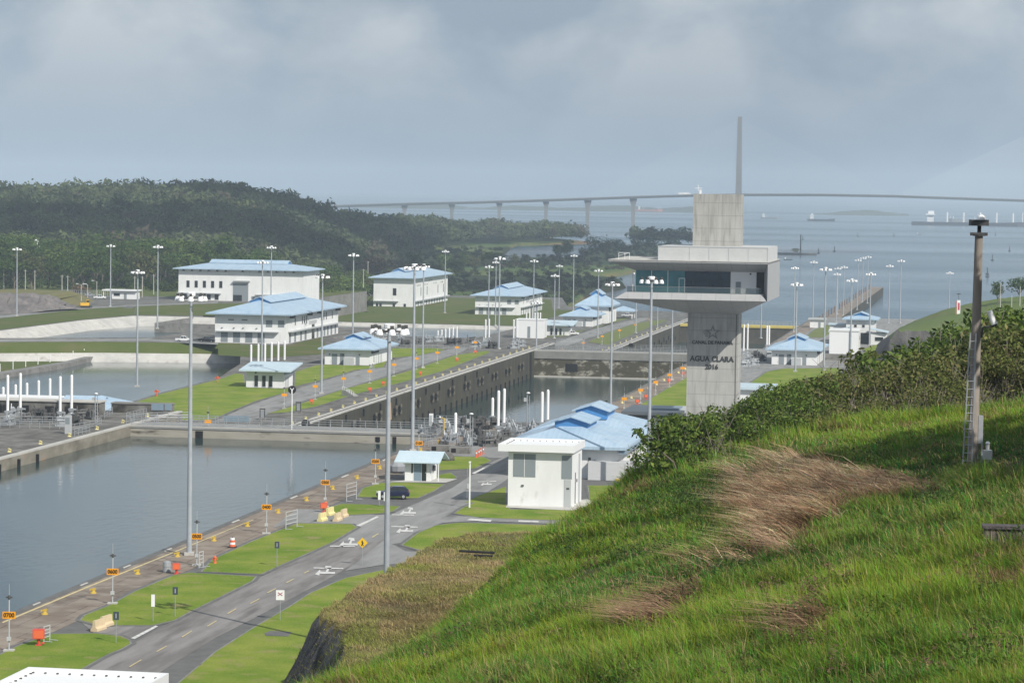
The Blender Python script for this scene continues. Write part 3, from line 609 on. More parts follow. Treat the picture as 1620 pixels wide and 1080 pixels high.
# ------------------------------------------------------------------ leafy growth
def leaf_cloud(centres, radii, n, size, tones, flat_=.8, hollow=.55, shapes=None):
    """diamond leaves spread through the outer part of several lumps"""
    c = np.array(centres, float); r = np.array(radii, float); k = rng.choice(len(c), n, p=r**2/np.sum(r**2))
    dirs = rng.normal(size=(n, 3)); dirs /= np.linalg.norm(dirs, axis=1)[:, None]
    rad = r[k]*(hollow+(1-hollow)*rng.random(n)**.6)*(1+.12*rng.normal(size=n))
    p = c[k]+dirs*rad[:, None]*np.array([1, 1, flat_])
    nrm = dirs*.8+rng.normal(size=(n, 3))*.65+np.array([0, 0, .35]); nrm /= np.linalg.norm(nrm, axis=1)[:, None]
    a = np.cross(nrm, rng.normal(size=(n, 3))); a /= np.linalg.norm(a, axis=1)[:, None]; b = np.cross(nrm, a)
    s = size*(.6+.8*rng.random(n))[:, None]
    V = np.stack([p-a*s, p+b*s*.42+nrm*s*.08, p+a*s, p-b*s*.42+nrm*s*.08], 1)
    tn = np.array(tones); ti = tn[rng.integers(0, len(tn), n)]*(1+.18*rng.normal(size=(n, 1)))
    return V.reshape(-1, 3), np.arange(n*4).reshape(-1, 4), np.repeat(np.clip(ti, .005, .6), 4, 0)
# ------------------------------------------------------------------ grass blades
def upx(u, d):                           # photo column and row of hill points
    z = hz_at(u, d)
    X = u*rH.x+d*fH.x; Y = u*rH.y+d*fH.y; Zr = z-CZ
    dep = X*fwd.x+Y*fwd.y+Zr*fwd.z
    return 810+F*(X*rgt.x+Y*rgt.y+Zr*rgt.z)/dep, 540-F*(X*upv.x+Y*upv.y+Zr*upv.z)/dep, z
def blades(name, u, d, z, length, width, lean, az, tint):
    """curved blades rooted at u,d,z; lean 0 upright .. 1 flat along azimuth az (in u,d)"""
    n = len(u); ax = np.cos(az); ay = np.sin(az)
    V = np.zeros((n, 6, 3)); side = az+np.pi/2+rng.normal(0, .5, n); sxx = np.cos(side); syy = np.sin(side)
    for k, (f, w) in enumerate(((0, 1.0), (.55, .85), (1.0, .12))):
        out = length*(lean*f+(.15+.55*lean)*f*f)*.72; h = length*(f*(1-.72*lean)-(.10+.30*lean)*f*f*(1-lean)+.10*f*(1-f)*lean*2.4)
        cu = u+out*ax; cd = d+out*ay; cz = z+h-0.03*(k == 0)
        for q, sg in ((0, -1), (1, 1)):
            uu = cu+sg*sxx*width*w*.5; dd_ = cd+sg*syy*width*w*.5
            V[:, k*2+q, 0] = uu*rH.x+dd_*fH.x; V[:, k*2+q, 1] = uu*rH.y+dd_*fH.y; V[:, k*2+q, 2] = cz
    i0 = np.arange(n)[:, None]*6; Qs = np.concatenate([i0+[0, 1, 3, 2], i0+[2, 3, 5, 4]])
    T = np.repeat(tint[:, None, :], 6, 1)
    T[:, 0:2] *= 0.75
    o = link(name, npmesh(name, V.reshape(-1, 3), Qs, blademat, T.reshape(-1, 3))); o['kind'] = 'stuff'; return o
def straw_mask(px, py):
    j = vnoise(np.asarray(px), np.asarray(py), 42, 71)*52
    m_ = inside(px+j, py+j*.6, straw_px[0]); 
    for q in straw_px[1:]: m_ |= inside(px+j*.5, py+j*.4, q)
    return m_
# near hill
n = 900000
d = 52+(156-52)*rng.random(n)**1.15; pxr = 480+1200*rng.random(n)
u = (pxr-810)/F*d
okm = inside(u, d, hill_poly) | (polydist(u, d, hill_poly) < 3.0)
u = u[okm]; d = d[okm]; px, py, z = upx(u, d)
kp = (py < 1110) & (py > 600) & (px > 470) & (px < 1660); u, d, z, px, py = (a[kp] for a in (u, d, z, px, py))
sm = straw_mask(px, py); pth = np.exp(-(((u-21)/5.5)**2+((d-98)/9)**2)**2) > .4
kp = (~sm | (rng.random(len(u)) < .04+.5*(vnoise(u, d, 2.2, 68) > .38))) & (~pth | (rng.random(len(u)) < .15)); u, d, z, px, py = (a[kp] for a in (u, d, z, px, py))
n = len(u); big = vnoise(u, d, 11, 61); mid = vnoise(u, d, 2.6, 62); tuft = vnoise(u, d, .9, 63, 2)
keepn = rng.random(n) < np.clip(.62+.9*tuft+.3*mid, .10, 1); u, d, z, px, py, big, mid, tuft = (a[keepn] for a in (u, d, z, px, py, big, mid, tuft)); n = len(u)
huge = vnoise(u, d, 19, 69); ln = np.clip((.50+.30*mid+.30*tuft+.14*rng.normal(size=n))*np.clip(.85+.75*vnoise(u, d, 6, 70)+.4*huge, .35, 1.5), .12, 1.35)
tint = np.stack([.132+.085*big+.08*mid+.06*huge+.04*rng.normal(size=n), .230+.085*big+.065*mid+.05*huge+.045*rng.normal(size=n), .028+.008*mid+.008*rng.normal(size=n)], -1)
dry = (rng.random(n) < np.clip(.10+.22*np.clip(-big, 0, 1)+.2*(mid < -.3), 0, 1)); tint[dry] = np.array([.33, .27, .12])*(1+.28*rng.normal(size=(dry.sum(), 1)))
brn = (vnoise(u, d, 4.2, 65) > .42) & (rng.random(n) < .65); tint[brn] = np.array([.20, .13, .07])*(1+.3*rng.normal(size=(brn.sum(), 1)))
flow = np.pi*1.0+1.6*vnoise(u, d, 3.5, 66)
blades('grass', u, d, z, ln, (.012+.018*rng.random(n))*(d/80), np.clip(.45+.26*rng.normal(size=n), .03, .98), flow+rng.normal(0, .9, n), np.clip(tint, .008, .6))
# flattened straw on the slope: long strands combed downhill
n = 60000; d = 60+(135-60)*rng.random(n); pxr = 960+620*rng.random(n); u = (pxr-810)/F*d; px, py, z = upx(u, d)
kp = straw_mask(px, py); u, d, z, px, py = (a[kp] for a in (u, d, z, px, py)); n = len(u)
fl = vnoise(u, d, 4, 81); tn = vnoise(u, d, 1.3, 82); t2 = vnoise(u*3, d*.7, 1.0, 83, 2)
kp = rng.random(n) < np.clip(.75+.8*tn, .15, 1); u, d, z, px, py, fl, tn, t2 = (a[kp] for a in (u, d, z, px, py, fl, tn, t2)); n = len(u)
tint = np.where((px < 1112)[:, None] | ((px < 1345) & (py > 930))[:, None], np.array([.36, .235, .145]), np.array([.66, .43, .275]))*(1+.35*tn[:, None]+.3*t2[:, None]+.42*rng.normal(size=(n, 1))); tint[:, 1] *= 1+.06*rng.normal(size=n)
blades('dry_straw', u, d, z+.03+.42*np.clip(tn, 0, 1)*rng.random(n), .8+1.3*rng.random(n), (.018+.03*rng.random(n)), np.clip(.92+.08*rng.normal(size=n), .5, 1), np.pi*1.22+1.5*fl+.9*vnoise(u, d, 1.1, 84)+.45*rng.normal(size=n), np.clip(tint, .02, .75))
# broad-leaved weeds and dead stalks among the grass
n = 420; d = 56+90*rng.random(n); pxr = 640+1000*rng.random(n); u = (pxr-810)/F*d; px, py, z = upx(u, d); kp = inside(u, d, hill_poly) & ~straw_mask(px, py) & (vnoise(u, d, 6, 67) > -.15)
u, d, z = u[kp], d[kp], z[kp]; Vs = []; Ts = []
for a_, c_, e_ in zip(u, d, z):
    r_ = .18+.3*random.random(); V, Q, T = leaf_cloud([(0, 0, r_*.9), (r_*.8, .1, r_*.6), (-r_*.7, 0, r_*.5)], [r_, r_*.7, r_*.7], 60, .055, random.choice([[(.09, .16, .03), (.13, .2, .04)], [(.06, .11, .025), (.09, .14, .03)], [(.2, .15, .08), (.16, .11, .06)]])); p_ = XYZ(a_, c_, e_)
    Vs.append(V+np.array(p_)); Ts.append(T)
V = np.concatenate(Vs); o = link('weeds', npmesh('weeds', V, np.arange(len(V)).reshape(-1, 4), leafmat, np.concatenate(Ts))); o['kind'] = 'stuff'
Vs = []; Ts = []
for (cx, cy_, n_, sx_, sy_) in [(1075, 800, 26, 26, 22), (1100, 770, 14, 20, 14), (1000, 890, 14, 22, 10), (1045, 965, 16, 30, 22), (1270, 985, 18, 34, 22), (1330, 940, 8, 20, 12), (905, 880, 10, 20, 8), (1180, 905, 8, 20, 10), (1500, 800, 10, 18, 10), (1390, 730, 10, 26, 8), (760, 1010, 8, 30, 12)]:
    for q in range(n_):
        px_ = random.gauss(cx, sx_); py_ = random.gauss(cy_, sy_); lo_, hi_ = 52.0, 150.0
        for _i in range(26):
            md = (lo_+hi_)/2; u_ = (px_-810)/F*md; pr = upx(np.array([u_]), np.array([md]))[1][0]
            if pr > py_: lo_ = md
            else: hi_ = md
        u_ = (px_-810)/F*lo_; r_ = .22+.28*random.random(); dead = cy_ > 920 and random.random() < .45
        V, Q, T = leaf_cloud([(0, 0, r_*.8), (r_*.9, .1, r_*.5), (-r_*.8, 0, r_*.5), (0, r_, r_*.4)], [r_, r_*.7, r_*.7, r_*.6], 90, .05, [(.15, .10, .06), (.20, .14, .08)] if dead else [(.055, .105, .022), (.08, .135, .028), (.04, .075, .018)])
        Vs.append(V+np.array(XYZ(u_, lo_, float(hz_at(u_, lo_))+.1))); Ts.append(T)
V = np.concatenate(Vs); o = link('scrub', npmesh('scrub', V, np.arange(len(V)).reshape(-1, 4), leafmat, np.concatenate(Ts))); o['kind'] = 'stuff'
# shelf: shorter dry mixed growth
n = 380000; d = 130+(262-130)*rng.random(n)**.9; pxr = 440+640*rng.random(n); u = (pxr-810)/F*d; px, py, z = upx(u, d)
kp = (z > 33.5) & (z < 46) & (py < 1105); u, d, z, px, py = (a[kp] for a in (u, d, z, px, py)); n = len(u)
ii_ = inside(u, d, shelf_poly); steep = ~ii_ & (rng.random(n) > .25); kp = ~steep; u, d, z, px, py = (a[kp] for a in (u, d, z, px, py)); n = len(u)
big = vnoise(u, d, 13, 91); mid = vnoise(u, d, 4, 92); tuft = vnoise(u, d, 1.6, 93, 2)
ln = np.clip(.26+.30*tuft+.22*mid+.10*rng.normal(size=n), .08, 1.1)
g_ = np.stack([.22+.06*mid, .255+.05*mid, .05+.01*mid], -1); b_r = np.stack([.38+.08*mid, .285+.06*mid, .145+.02*mid], -1)
mixv = np.clip(.16-1.3*big+.6*tuft-.8*mid+.28*rng.normal(size=n), 0, 1)[:, None]
streak = np.exp(-((py-(985-.30*(px-640)))/22)**2)*(px > 600); mixv = np.maximum(mixv, streak[:, None]*.9)
tint = (g_*(1-mixv)+b_r*mixv)*(1+.2*rng.normal(size=(n, 1)))
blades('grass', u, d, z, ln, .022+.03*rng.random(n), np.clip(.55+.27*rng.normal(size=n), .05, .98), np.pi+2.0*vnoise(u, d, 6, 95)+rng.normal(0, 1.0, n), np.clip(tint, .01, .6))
GREEN = [(.075, .125, .022), (.105, .165, .028), (.050, .092, .018), (.15, .20, .04)]
OLIVE = [(.095, .120, .028), (.13, .15, .04), (.065, .085, .022), (.17, .155, .06)]
def make_bush(w, h, nl, tones, bare, leaf=.15, seed=0):
    rs = random.Random(seed); cs = []; rr_ = []; b = MB(); tw = MB()
    nbl = max(4, int(w*h*.9))
    for k in range(nbl):
        x = (rs.random()-.5)*w*.85; y = (rs.random()-.5)*w*.6; zz = h*(bare+(1-bare)*rs.random()**.8)-.25
        zz *= 1-.35*(abs(x)/(w*.5))**2
        r = .45+.55*rs.random(); cs.append((x, y, zz)); rr_.append(r)
        base_ = Vector(((rs.random()-.5)*w*.5, (rs.random()-.5)*w*.3, -.4)); mid_ = base_.lerp(Vector((x, y, zz)), .55)+Vector((rs.uniform(-.3, .3), rs.uniform(-.3, .3), .2))
        b.tube(base_, mid_, .055, .04, 5); b.tube(mid_, (x, y, zz), .04, .015, 5)
    for k in range(int(26*w*bare)+8):
        p0 = Vector(((rs.random()-.5)*w*.9, (rs.random()-.5)*w*.5-.2, -.2)); hh = h*rs.uniform(.45, .95)
        p1 = p0+Vector((rs.uniform(-.5, .5), rs.uniform(-.4, .3), hh*.55)); p2 = p1+Vector((rs.uniform(-.7, .7), rs.uniform(-.5, .3), hh*.45))
        tw.tube(p0, p1, .032, .022, 4, False); tw.tube(p1, p2, .022, .01, 4, False)
        for q in range(3):
            a0 = p0.lerp(p1, rs.uniform(.3, 1)) if q < 2 else p1.lerp(p2, rs.random()); tw.tube(a0, a0+Vector((rs.uniform(-.6, .6), rs.uniform(-.5, .3), rs.uniform(.2, .8))), .015, .006, 4, False)
    V, Q, T = leaf_cloud(cs, rr_, nl, leaf, tones)
    return npmesh('foliage', V, Q, leafmat, T), b.mesh('branches', barkm), tw.mesh('twigs', twigm)
BUSH = [make_bush(4.2, 3.2, 2900, GREEN, .35, .115, 1), make_bush(5.0, 4.2, 3900, GREEN, .30, .115, 2), make_bush(4.6, 3.4, 2500, OLIVE, .5, .10, 3), make_bush(5.2, 3.8, 2300, OLIVE, .62, .10, 4),
        make_bush(5.6, 5.4, 5400, GREEN, .25, .115, 5), make_bush(5.4, 5.0, 4300, OLIVE, .35, .11, 6)]
def put_bush(k, px, topy, d, label, group, rz=0, name='bush', sxy=1.0):
    u_ = (px-810)/F*d; zt = CZ+ray(px, topy).z/ray(px, topy).dot(fH)*d; zb = float(hz_at(u_, d))
    me, br, tw = BUSH[k]; hh = [3.2, 4.2, 3.4, 3.8, 5.4, 5.0][k]
    zb = min(zb, zt-1.5); s = (zt-zb)/(hh+.1); t = thing(name, label, 'bush', XYZ(u_, d, zb-.1), PSI+rz, group)
    sc = max(.85, min(s, 1.6)); t.location.z += (s-sc)*(hh+.1); t.scale = (sc*sxy,)*3; link('foliage', me, t); link('branches', br, t); link('twigs', tw, t); return t
GB = 'bushes along the crest of the grassy hill'
LB = ['dense dark green broad-leaved bush in the row along the hill crest', 'olive bush with many bare grey stems in the row along the hill crest']
for (k, px, ty, d_) in [(0, 1100, 655, 128), (1, 1125, 642, 133), (0, 1150, 638, 130), (1, 1180, 620, 137), (0, 1208, 628, 139), (4, 1238, 592, 147), (1, 1262, 612, 144), (2, 1290, 600, 149), (3, 1312, 612, 147), (3, 1345, 598, 151), (2, 1372, 578, 156),
                         (3, 1398, 590, 150), (3, 1425, 570, 155), (2, 1450, 560, 152), (1, 1470, 542, 160), (3, 1488, 575, 153), (2, 1510, 545, 157), (5, 1535, 530, 160), (3, 1562, 560, 156), (4, 1556, 498, 168), (4, 1590, 474, 166), (5, 1580, 520, 160), (4, 1625, 462, 166), (5, 1612, 505, 158), (4, 1646, 470, 170), (5, 1560, 545, 155), (5, 1600, 560, 154), (4, 1535, 512, 170), (2, 1400, 556, 168), (0, 1345, 582, 165), (4, 1500, 528, 172), (1, 1075, 690, 127), (1, 1104, 668, 128), (4, 1225, 606, 141), (4, 1290, 590, 150), (5, 1335, 584, 152), (4, 1420, 552, 160), (5, 1380, 570, 156), (5, 1465, 555, 154), (4, 1480, 534, 165), (1, 1172, 655, 130), (0, 1215, 650, 134), (3, 1270, 640, 138), (3, 1330, 632, 141), (3, 1390, 622, 144), (3, 1440, 612, 146), (2, 1300, 650, 139), (2, 1500, 600, 148)]:
    put_bush(k, px, ty+random.uniform(-15, 9)*(1 if px < 1500 else .4), d_, LB[0 if k in (0, 1, 4) else 1], GB, random.uniform(-2, 2)*0+random.choice((0, math.pi)))
# the leafy branch that leans out over the slope beside the floodlight mast
def lean_branch():
    p = UD(1078, 738, 124); t = thing('sapling', 'leafy sapling leaning out from the slope across the blue roofed building', 'sapling', XYZ(p[0], p[1], p[2]-.3), PSI)
    px2m = 124/F; pts = [(0, 0, -.4), (-.35, 0, .5), (-1.0, -.1, 1.05), (-1.55, 0, 1.35), (-1.95, 0, 1.75)]
    MB().path([Vector(q) for q in pts], .035, 6).build('stem', barkm, t)
    V, Q, T = leaf_cloud([(-1.9, 0, 1.75), (-1.45, 0, 1.45), (-1.1, .1, 1.2), (-.7, 0, 1.25), (-.3, .1, 1.5), (.1, 0, 1.2), (-1.2, 0, .25), (-.75, 0, .35), (.2, .1, 1.9)], [.28, .33, .33, .36, .45, .5, .3, .32, .5], 560, .13, GREEN)
    link('foliage', npmesh('foliage', V, Q, leafmat, T), t)
lean_branch()
# ------------------------------------------------------------------ trees: crowns made of many leaf clumps
def crown(R_, H_, n, size, tones, lumps=9, seed=0, umbrella=0.0):
    rs = np.random.default_rng(seed); cs = []; rr_ = []
    for k in range(lumps):
        a = rs.random()*6.28; q = rs.random()**.5*R_*.62; zz = H_*(.25+.6*rs.random())*(1-umbrella)+umbrella*H_*.62
        cs.append((q*math.cos(a), q*math.sin(a), zz)); rr_.append(R_*(.34+.26*rs.random()))
    return leaf_cloud(cs, rr_, n, size, tones, .75 if umbrella < .5 else .4, .6)
TT = {'green': [(.065, .110, .028), (.085, .135, .034), (.045, .080, .022)], 'bright': [(.11, .165, .04), (.13, .18, .045), (.08, .13, .035)], 'brown': [(.19, .125, .08), (.23, .16, .10), (.13, .10, .07)], 'olive': [(.11, .12, .05), (.135, .14, .06), (.08, .095, .04)]}
def make_tree(kind, R_, H_, trunk, seed, umb=0.0, n=900):
    V, Q, T = crown(R_, H_*.75, n, .62, TT[kind], 14, seed, umb); trunk = trunk*.55; V[:, 2] += trunk
    cr_ = npmesh('crown', V, Q, farleaf, T); b = MB(); rs = random.Random(seed)
    b.tube((0, 0, -1), (0, 0, trunk+H_*.25), .35, .2, 6)
    for k in range(6):
        a = k*1.05+rs.random(); b.tube((0, 0, trunk*.8+rs.random()), (math.cos(a)*R_*.6, math.sin(a)*R_*.6, trunk+H_*.4), .16, .05, 5)
    return cr_, b.mesh('trunk', barkm), trunk+H_*.75
TREES = [make_tree('green', 7, 14, 9, 1), make_tree('green', 8, 13, 10, 2, .7), make_tree('bright', 7, 12, 10, 3, .6), make_tree('green', 5.5, 16, 8, 4), make_tree('olive', 6, 13, 9, 5), make_tree('brown', 7, 12, 9, 6, .3), make_tree('bright', 5, 11, 7, 7), make_tree('green', 9, 15, 8, 8)]
TL = {0: 'rounded dark green tree in the wood edge behind the locks', 1: 'spreading flat-topped green tree in the wood edge behind the locks', 2: 'brighter green spreading tree in the wood edge behind the locks', 3: 'tall narrow dark green tree in the wood edge behind the locks',
      4: 'olive green thin-leaved tree in the wood edge behind the locks', 5: 'dry brown-crowned tree in the wood edge behind the locks', 6: 'small bright green tree in the wood edge behind the locks', 7: 'broad dark green tree in the wood edge behind the locks'}
def put_tree(k, px, d, h, label=None, group='trees of the wood edge behind the locks', z=None):
    a = bearing(px); c, tk, H0 = TREES[k]; zz = float(land_z(px, d)) if z is None else z
    t = thing('tree', label or TL[k], 'tree', (d*math.sin(a), d*math.cos(a), zz-.3), random.random()*6.28, group if label is None else None)
    s = h/H0; t.scale = (s, s, s); link('crown', c, t); link('trunk', tk, t); return t
for row, (dmin, dmax, step, hm_) in enumerate(((1300, 1340, 17, 19), (1370, 1420, 16, 22), (1440, 1500, 16, 25))):
    px = -25.0
    while px < 585:
        k = random.choices(range(8), (4, 4, 3, 3, 2, 1.0 if px > 380 else .5, 2, 4))[0]
        d_ = random.uniform(dmin, dmax)
        hh = hm_*random.uniform(.75, 1.12)*(1 if px < 430 else .84)
        if not (row == 0 and (250 < px < 505 or 60 < px < 110 or random.random() < .35)): put_tree(k, px, d_, hh)
        px += step*random.uniform(.75, 1.3)
for (k, px, d_, h_) in [(5, 600, 1750, 22), (5, 585, 1800, 20), (4, 640, 1850, 17), (3, 668, 1900, 15), (4, 690, 1950, 14), (6, 722, 2000, 15), (4, 750, 2100, 15), (3, 655, 2000, 19), (6, 705, 2150, 16), (3, 735, 2150, 17), (4, 770, 2200, 16), (4, 815, 2300, 12), (3, 900, 2500, 20), (6, 885, 2520, 16), (7, 945, 2600, 22), (4, 960, 2600, 18), (0, 975, 2650, 20), (3, 1008, 2650, 20), (0, 1030, 2700, 21), (7, 1060, 2750, 20), (4, 990, 2650, 16), (3, 1075, 2700, 22), (4, 925, 2550, 12), (6, 620, 1700, 13), (6, 565, 1650, 17)]:
    put_tree(k, px, d_, h_)
put_tree(2, 783, 2050, 20, 'lone bright green tree standing above the marsh behind the small blue roofed blocks')
put_tree(5, 130, 1265, 10, 'rusty brown tree behind the guard house car park')
# ---- the wooded hills: one mass nobody could count
def far_wood():
    Vs = []; Qs = []; Ts = []; off = 0
    protos = [crown(9, 7.5, 120, 1.35, [(1, 1, 1), (.8, .85, .8), (1.2, 1.15, 1.1)], 7, s_, .35) for s_ in range(6)]
    n = 4600
    px = rng.uniform(-60, 1105, n); f = rng.random(n)**.8
    fd = np.interp(px, PXC, FD); rd = np.interp(px, PXC, RD); d = fd+(rd+60-fd)*f
    ang_ = np.array([bearing(p) for p in px]); z = land_z(px, d); X = d*np.sin(ang_); Y = d*np.cos(ang_)
    big = vnoise(X, Y, 170, 101); med = vnoise(X, Y, 50, 102)
    for i in range(n):
        if z[i] < 1.2: continue
        V, Q, T = protos[i % 6]; s = (0.65+.8*rng.random()**1.5)*(1.0 if d[i] < 2400 else 1.15); a = rng.random()*6.28
        ca, sa = math.cos(a)*s, math.sin(a)*s
        Vn = np.stack([V[:, 0]*ca-V[:, 1]*sa+X[i], V[:, 0]*sa+V[:, 1]*ca+Y[i], V[:, 2]*s*(.8+.35*rng.random())+z[i]+5+5*rng.random()**2], -1)
        c = np.array([.155+.04*big[i]+.035*med[i], .195+.04*big[i]+.03*med[i], .09+.01*big[i]])*(1+.30*rng.normal())
        if rng.random() < .08: c = np.array([.17, .15, .10])
        Vs.append(Vn); Qs.append(Q+off); Ts.append(T*np.clip(c, .006, .3)); off += len(V)
    o = link('hillside_wood', npmesh('hillside_wood', np.concatenate(Vs), np.concatenate(Qs), farleaf, np.concatenate(Ts))); o['kind'] = 'stuff'
    # marsh scrub: low clumps across the flat ground
    Vs = []; Qs = []; Ts = []; off = 0; n = 2600
    protos = [crown(2.6, 2.2, 40, .7, [(1, 1, 1), (.8, .85, .8), (1.2, 1.15, 1.1)], 5, s_+20, .3) for s_ in range(5)]
    px = rng.uniform(380, 1080, n); d = np.exp(rng.uniform(math.log(1420), math.log(3000), n)); z = land_z(px, d)
    ang_ = np.array([bearing(p) for p in px]); X = d*np.sin(ang_); Y = d*np.cos(ang_); big = vnoise(X, Y, 120, 111)
    for i in range(n):
        if z[i] < 1.5 or (Y[i] < 1505 and -425 < X[i] < -130) or (big[i] < -.15 and rng.random() < .7): continue
        V, Q, T = protos[i % 5]; s = .7+1.1*rng.random(); c = np.array([.075+.05*big[i], .105+.03*big[i], .030])*(1+.25*rng.normal())
        if rng.random() < .15: c = np.array([.15, .12, .07])
        Vs.append(V*s+np.array([X[i], Y[i], z[i]])); Qs.append(Q+off); Ts.append(T*np.clip(c, .01, .3)); off += len(V)
    o = link('marsh_vegetation', npmesh('marsh_vegetation', np.concatenate(Vs), np.concatenate(Qs), farleaf, np.concatenate(Ts))); o['kind'] = 'stuff'
far_wood()
def undergrowth():
    Vs = []; Qs = []; Ts = []; off = 0
    protos = [crown(3.2, 4.5, 70, .6, [(1, 1, 1), (.8, .85, .8), (1.2, 1.15, 1.1)], 6, s_+40, 0) for s_ in range(5)]
    for i in range(520):
        px = random.uniform(-30, 590); d = random.uniform(1285, 1480)
        if 60 < px < 250 and d < 1300: continue
        z = float(land_z(px, d)); a = bearing(px); V, Q, T = protos[i % 5]; s_ = random.uniform(.6, 1.5); c = np.array([.075, .115, .03])*(1+.3*rng.normal())
        Vs.append(V*s_+np.array([d*math.sin(a), d*math.cos(a), z-.5])); Qs.append(Q+off); Ts.append(T*np.clip(c, .01, .3)); off += len(V)
    o = link('undergrowth', npmesh('undergrowth', np.concatenate(Vs), np.concatenate(Qs), farleaf, np.concatenate(Ts))); o['kind'] = 'stuff'
undergrowth()
# ================================================================== GROUND COVER: lawns, roads, markings
def lawn_px(pts, z=Z1, dz=.05, m=None, name='lawn', kerb=True):
    poly = P(pts, z); flat(name, poly, z+dz, m or lawn)
    if kerb and name == 'lawn':
        try: flat('gutter_edge', inset(poly, -.55), z+dz-.012, gutter); flat('kerb_edge', inset(poly, -.17), z+dz-.006, conc)
        except Exception: pass
DZR = .024
# upper level: road, its branches, lawns
flat('road', P([(95, 1085), (125, 1062), (172, 1033), (205, 1020), (295, 970), (405, 916), (522, 861), (566, 836), (617, 814), (645, 802), (715, 772), (777, 731), (800, 722), (842, 718), (800, 760), (748, 793), (668, 838), (640, 858), (617, 861), (560, 893), (545, 902), (492, 930), (405, 976), (342, 1008), (245, 1068), (215, 1085)], Z1), Z1+DZR, asphalt)
flat('road', P([(560, 893), (575, 890), (617, 861), (640, 858), (668, 838), (748, 793), (800, 760), (842, 718), (800, 722), (777, 731), (715, 772), (645, 802), (617, 814), (566, 836), (534, 856), (560, 862), (610, 852)], Z1), Z1+DZR+.012, asphaltpale)
flat('road', P([(609, 893), (545, 903), (560, 893), (617, 859), (642, 872), (668, 873), (690, 880), (680, 895), (642, 892)], Z1), Z1+DZR+.02, asphaltpale)
flat('road', P([(150, 1003), (130, 985), (155, 992), (190, 990), (246, 990), (206, 1012), (190, 1004)], Z1), Z1+DZR+.008, asphalt)
flat('road', P([(467, 828), (430, 835), (470, 805), (515, 806), (540, 813), (617, 814), (566, 836), (555, 829)], Z1), Z1+DZR+.008, asphaltpale)
flat('road', P([(700, 818), (726, 816), (800, 821), (880, 824), (940, 820), (980, 826), (935, 834), (880, 829), (760, 824), (700, 827), (660, 842)], Z1), Z1+DZR+.026, asphaltpale)
flat('path', P([(1010, 757), (1040, 765), (960, 815), (905, 814), (930, 800), (985, 768)], Z1), Z1+.06, gutter)
flat('apron', P([(690, 716), (842, 690), (842, 716), (800, 724), (775, 724), (700, 720)], Z1), Z1+DZR, asphaltpale)
lawn_px([(-40, 1050), (0, 1036), (28, 1022), (82, 1003), (150, 1002), (190, 1006), (203, 1012), (206, 1018), (190, 1027), (172, 1034), (160, 1040), (125, 1060), (90, 1085), (-40, 1085)])
lawn_px([(128, 981), (135, 973), (175, 957), (215, 935), (275, 910), (300, 906), (404, 912), (398, 919), (295, 970), (275, 981), (240, 989), (190, 989), (150, 987)])
lawn_px([(320, 904), (337, 885), (400, 856), (470, 828), (555, 829), (564, 834), (522, 859), (412, 908)])
lawn_px([(512, 806), (540, 797), (578, 798), (632, 801), (620, 809), (600, 812), (545, 815), (528, 812)])
lawn_px([(566, 786), (575, 772), (602, 764), (640, 763), (702, 766), (685, 777), (660, 788), (640, 788)])
lawn_px([(692, 726), (700, 722), (765, 723), (776, 729), (750, 741), (693, 744)])
lawn_px([(690, 752), (712, 748), (722, 755), (700, 763), (692, 760)])
lawn_px([(637, 862), (662, 843), (690, 831), (727, 827), (880, 831), (960, 838), (980, 900), (700, 892), (668, 871)])
lawn_px([(720, 812), (733, 803), (752, 795), (800, 796), (806, 806), (932, 806), (932, 820), (880, 823), (760, 819)])
lawn_px([(931, 768), (984, 768), (1000, 758), (1000, 760), (934, 797)])
lawn_px([(735, 795), (760, 783), (800, 770), (800, 795)], dz=.045)
lawn_px([(278, 1085), (342, 1031), (405, 991), (460, 959), (492, 938), (548, 914), (610, 901), (680, 896), (700, 1085)])
flat('pavement', P([(802, 799), (800, 803), (905, 808), (945, 796), (930, 790)], Z1), Z1+.075, conclight)
flat('pavement', P([(608, 763), (640, 760), (692, 757), (724, 758), (705, 764), (640, 763)], Z1), Z1+.075, conclight)
flat('drain_cover', P([(418, 1002), (428, 998), (462, 1000), (456, 1007), (420, 1006)], Z1), Z1+.06, gutter)
def mark(pts, z=Z1, m=None): flat('road_marking', P(pts, z), z+DZR+.05, m or roadwhite)
for (x0, y0, x1, y1) in [(204, 1055, 223, 1044), (247, 1031, 263, 1022), (287, 1008, 303, 998), (327, 991, 342, 982), (359, 971, 373, 963), (395, 955, 410, 947), (422, 938, 436, 931), (452, 922, 464, 916), (480, 907, 488, 903), (588, 850, 598, 844), (568, 862, 578, 856)]:
    mark([(x0, y0), (x1, y1), (x1+1.3, y1+.5), (x0+1.6, y0+.6)], m=roadyellow)
mark([(207, 1010), (246, 990), (250, 991.5), (213, 1011.5)])
mark([(563, 832), (596, 817), (600, 818), (570, 833)])
mark([(496, 898), (543, 899), (543, 900.6), (496, 899.6)])
mark([(522, 863.5), (562, 864), (562, 865.6), (522, 865)])
mark([(619, 832.5), (661, 833.5), (661, 835.2), (619, 834)])
mark([(620, 814), (655, 814.4), (655, 815.8), (620, 815.4)])
mark([(744, 820.5), (778, 823), (776, 826), (738, 823)])
mark([(820, 823.5), (852, 824.5), (852, 826.5), (820, 825.8)])
mark([(746, 749), (765, 740), (768, 741), (751, 750)]); mark([(756, 762), (785, 761.2), (785, 762.4), (756, 763)])
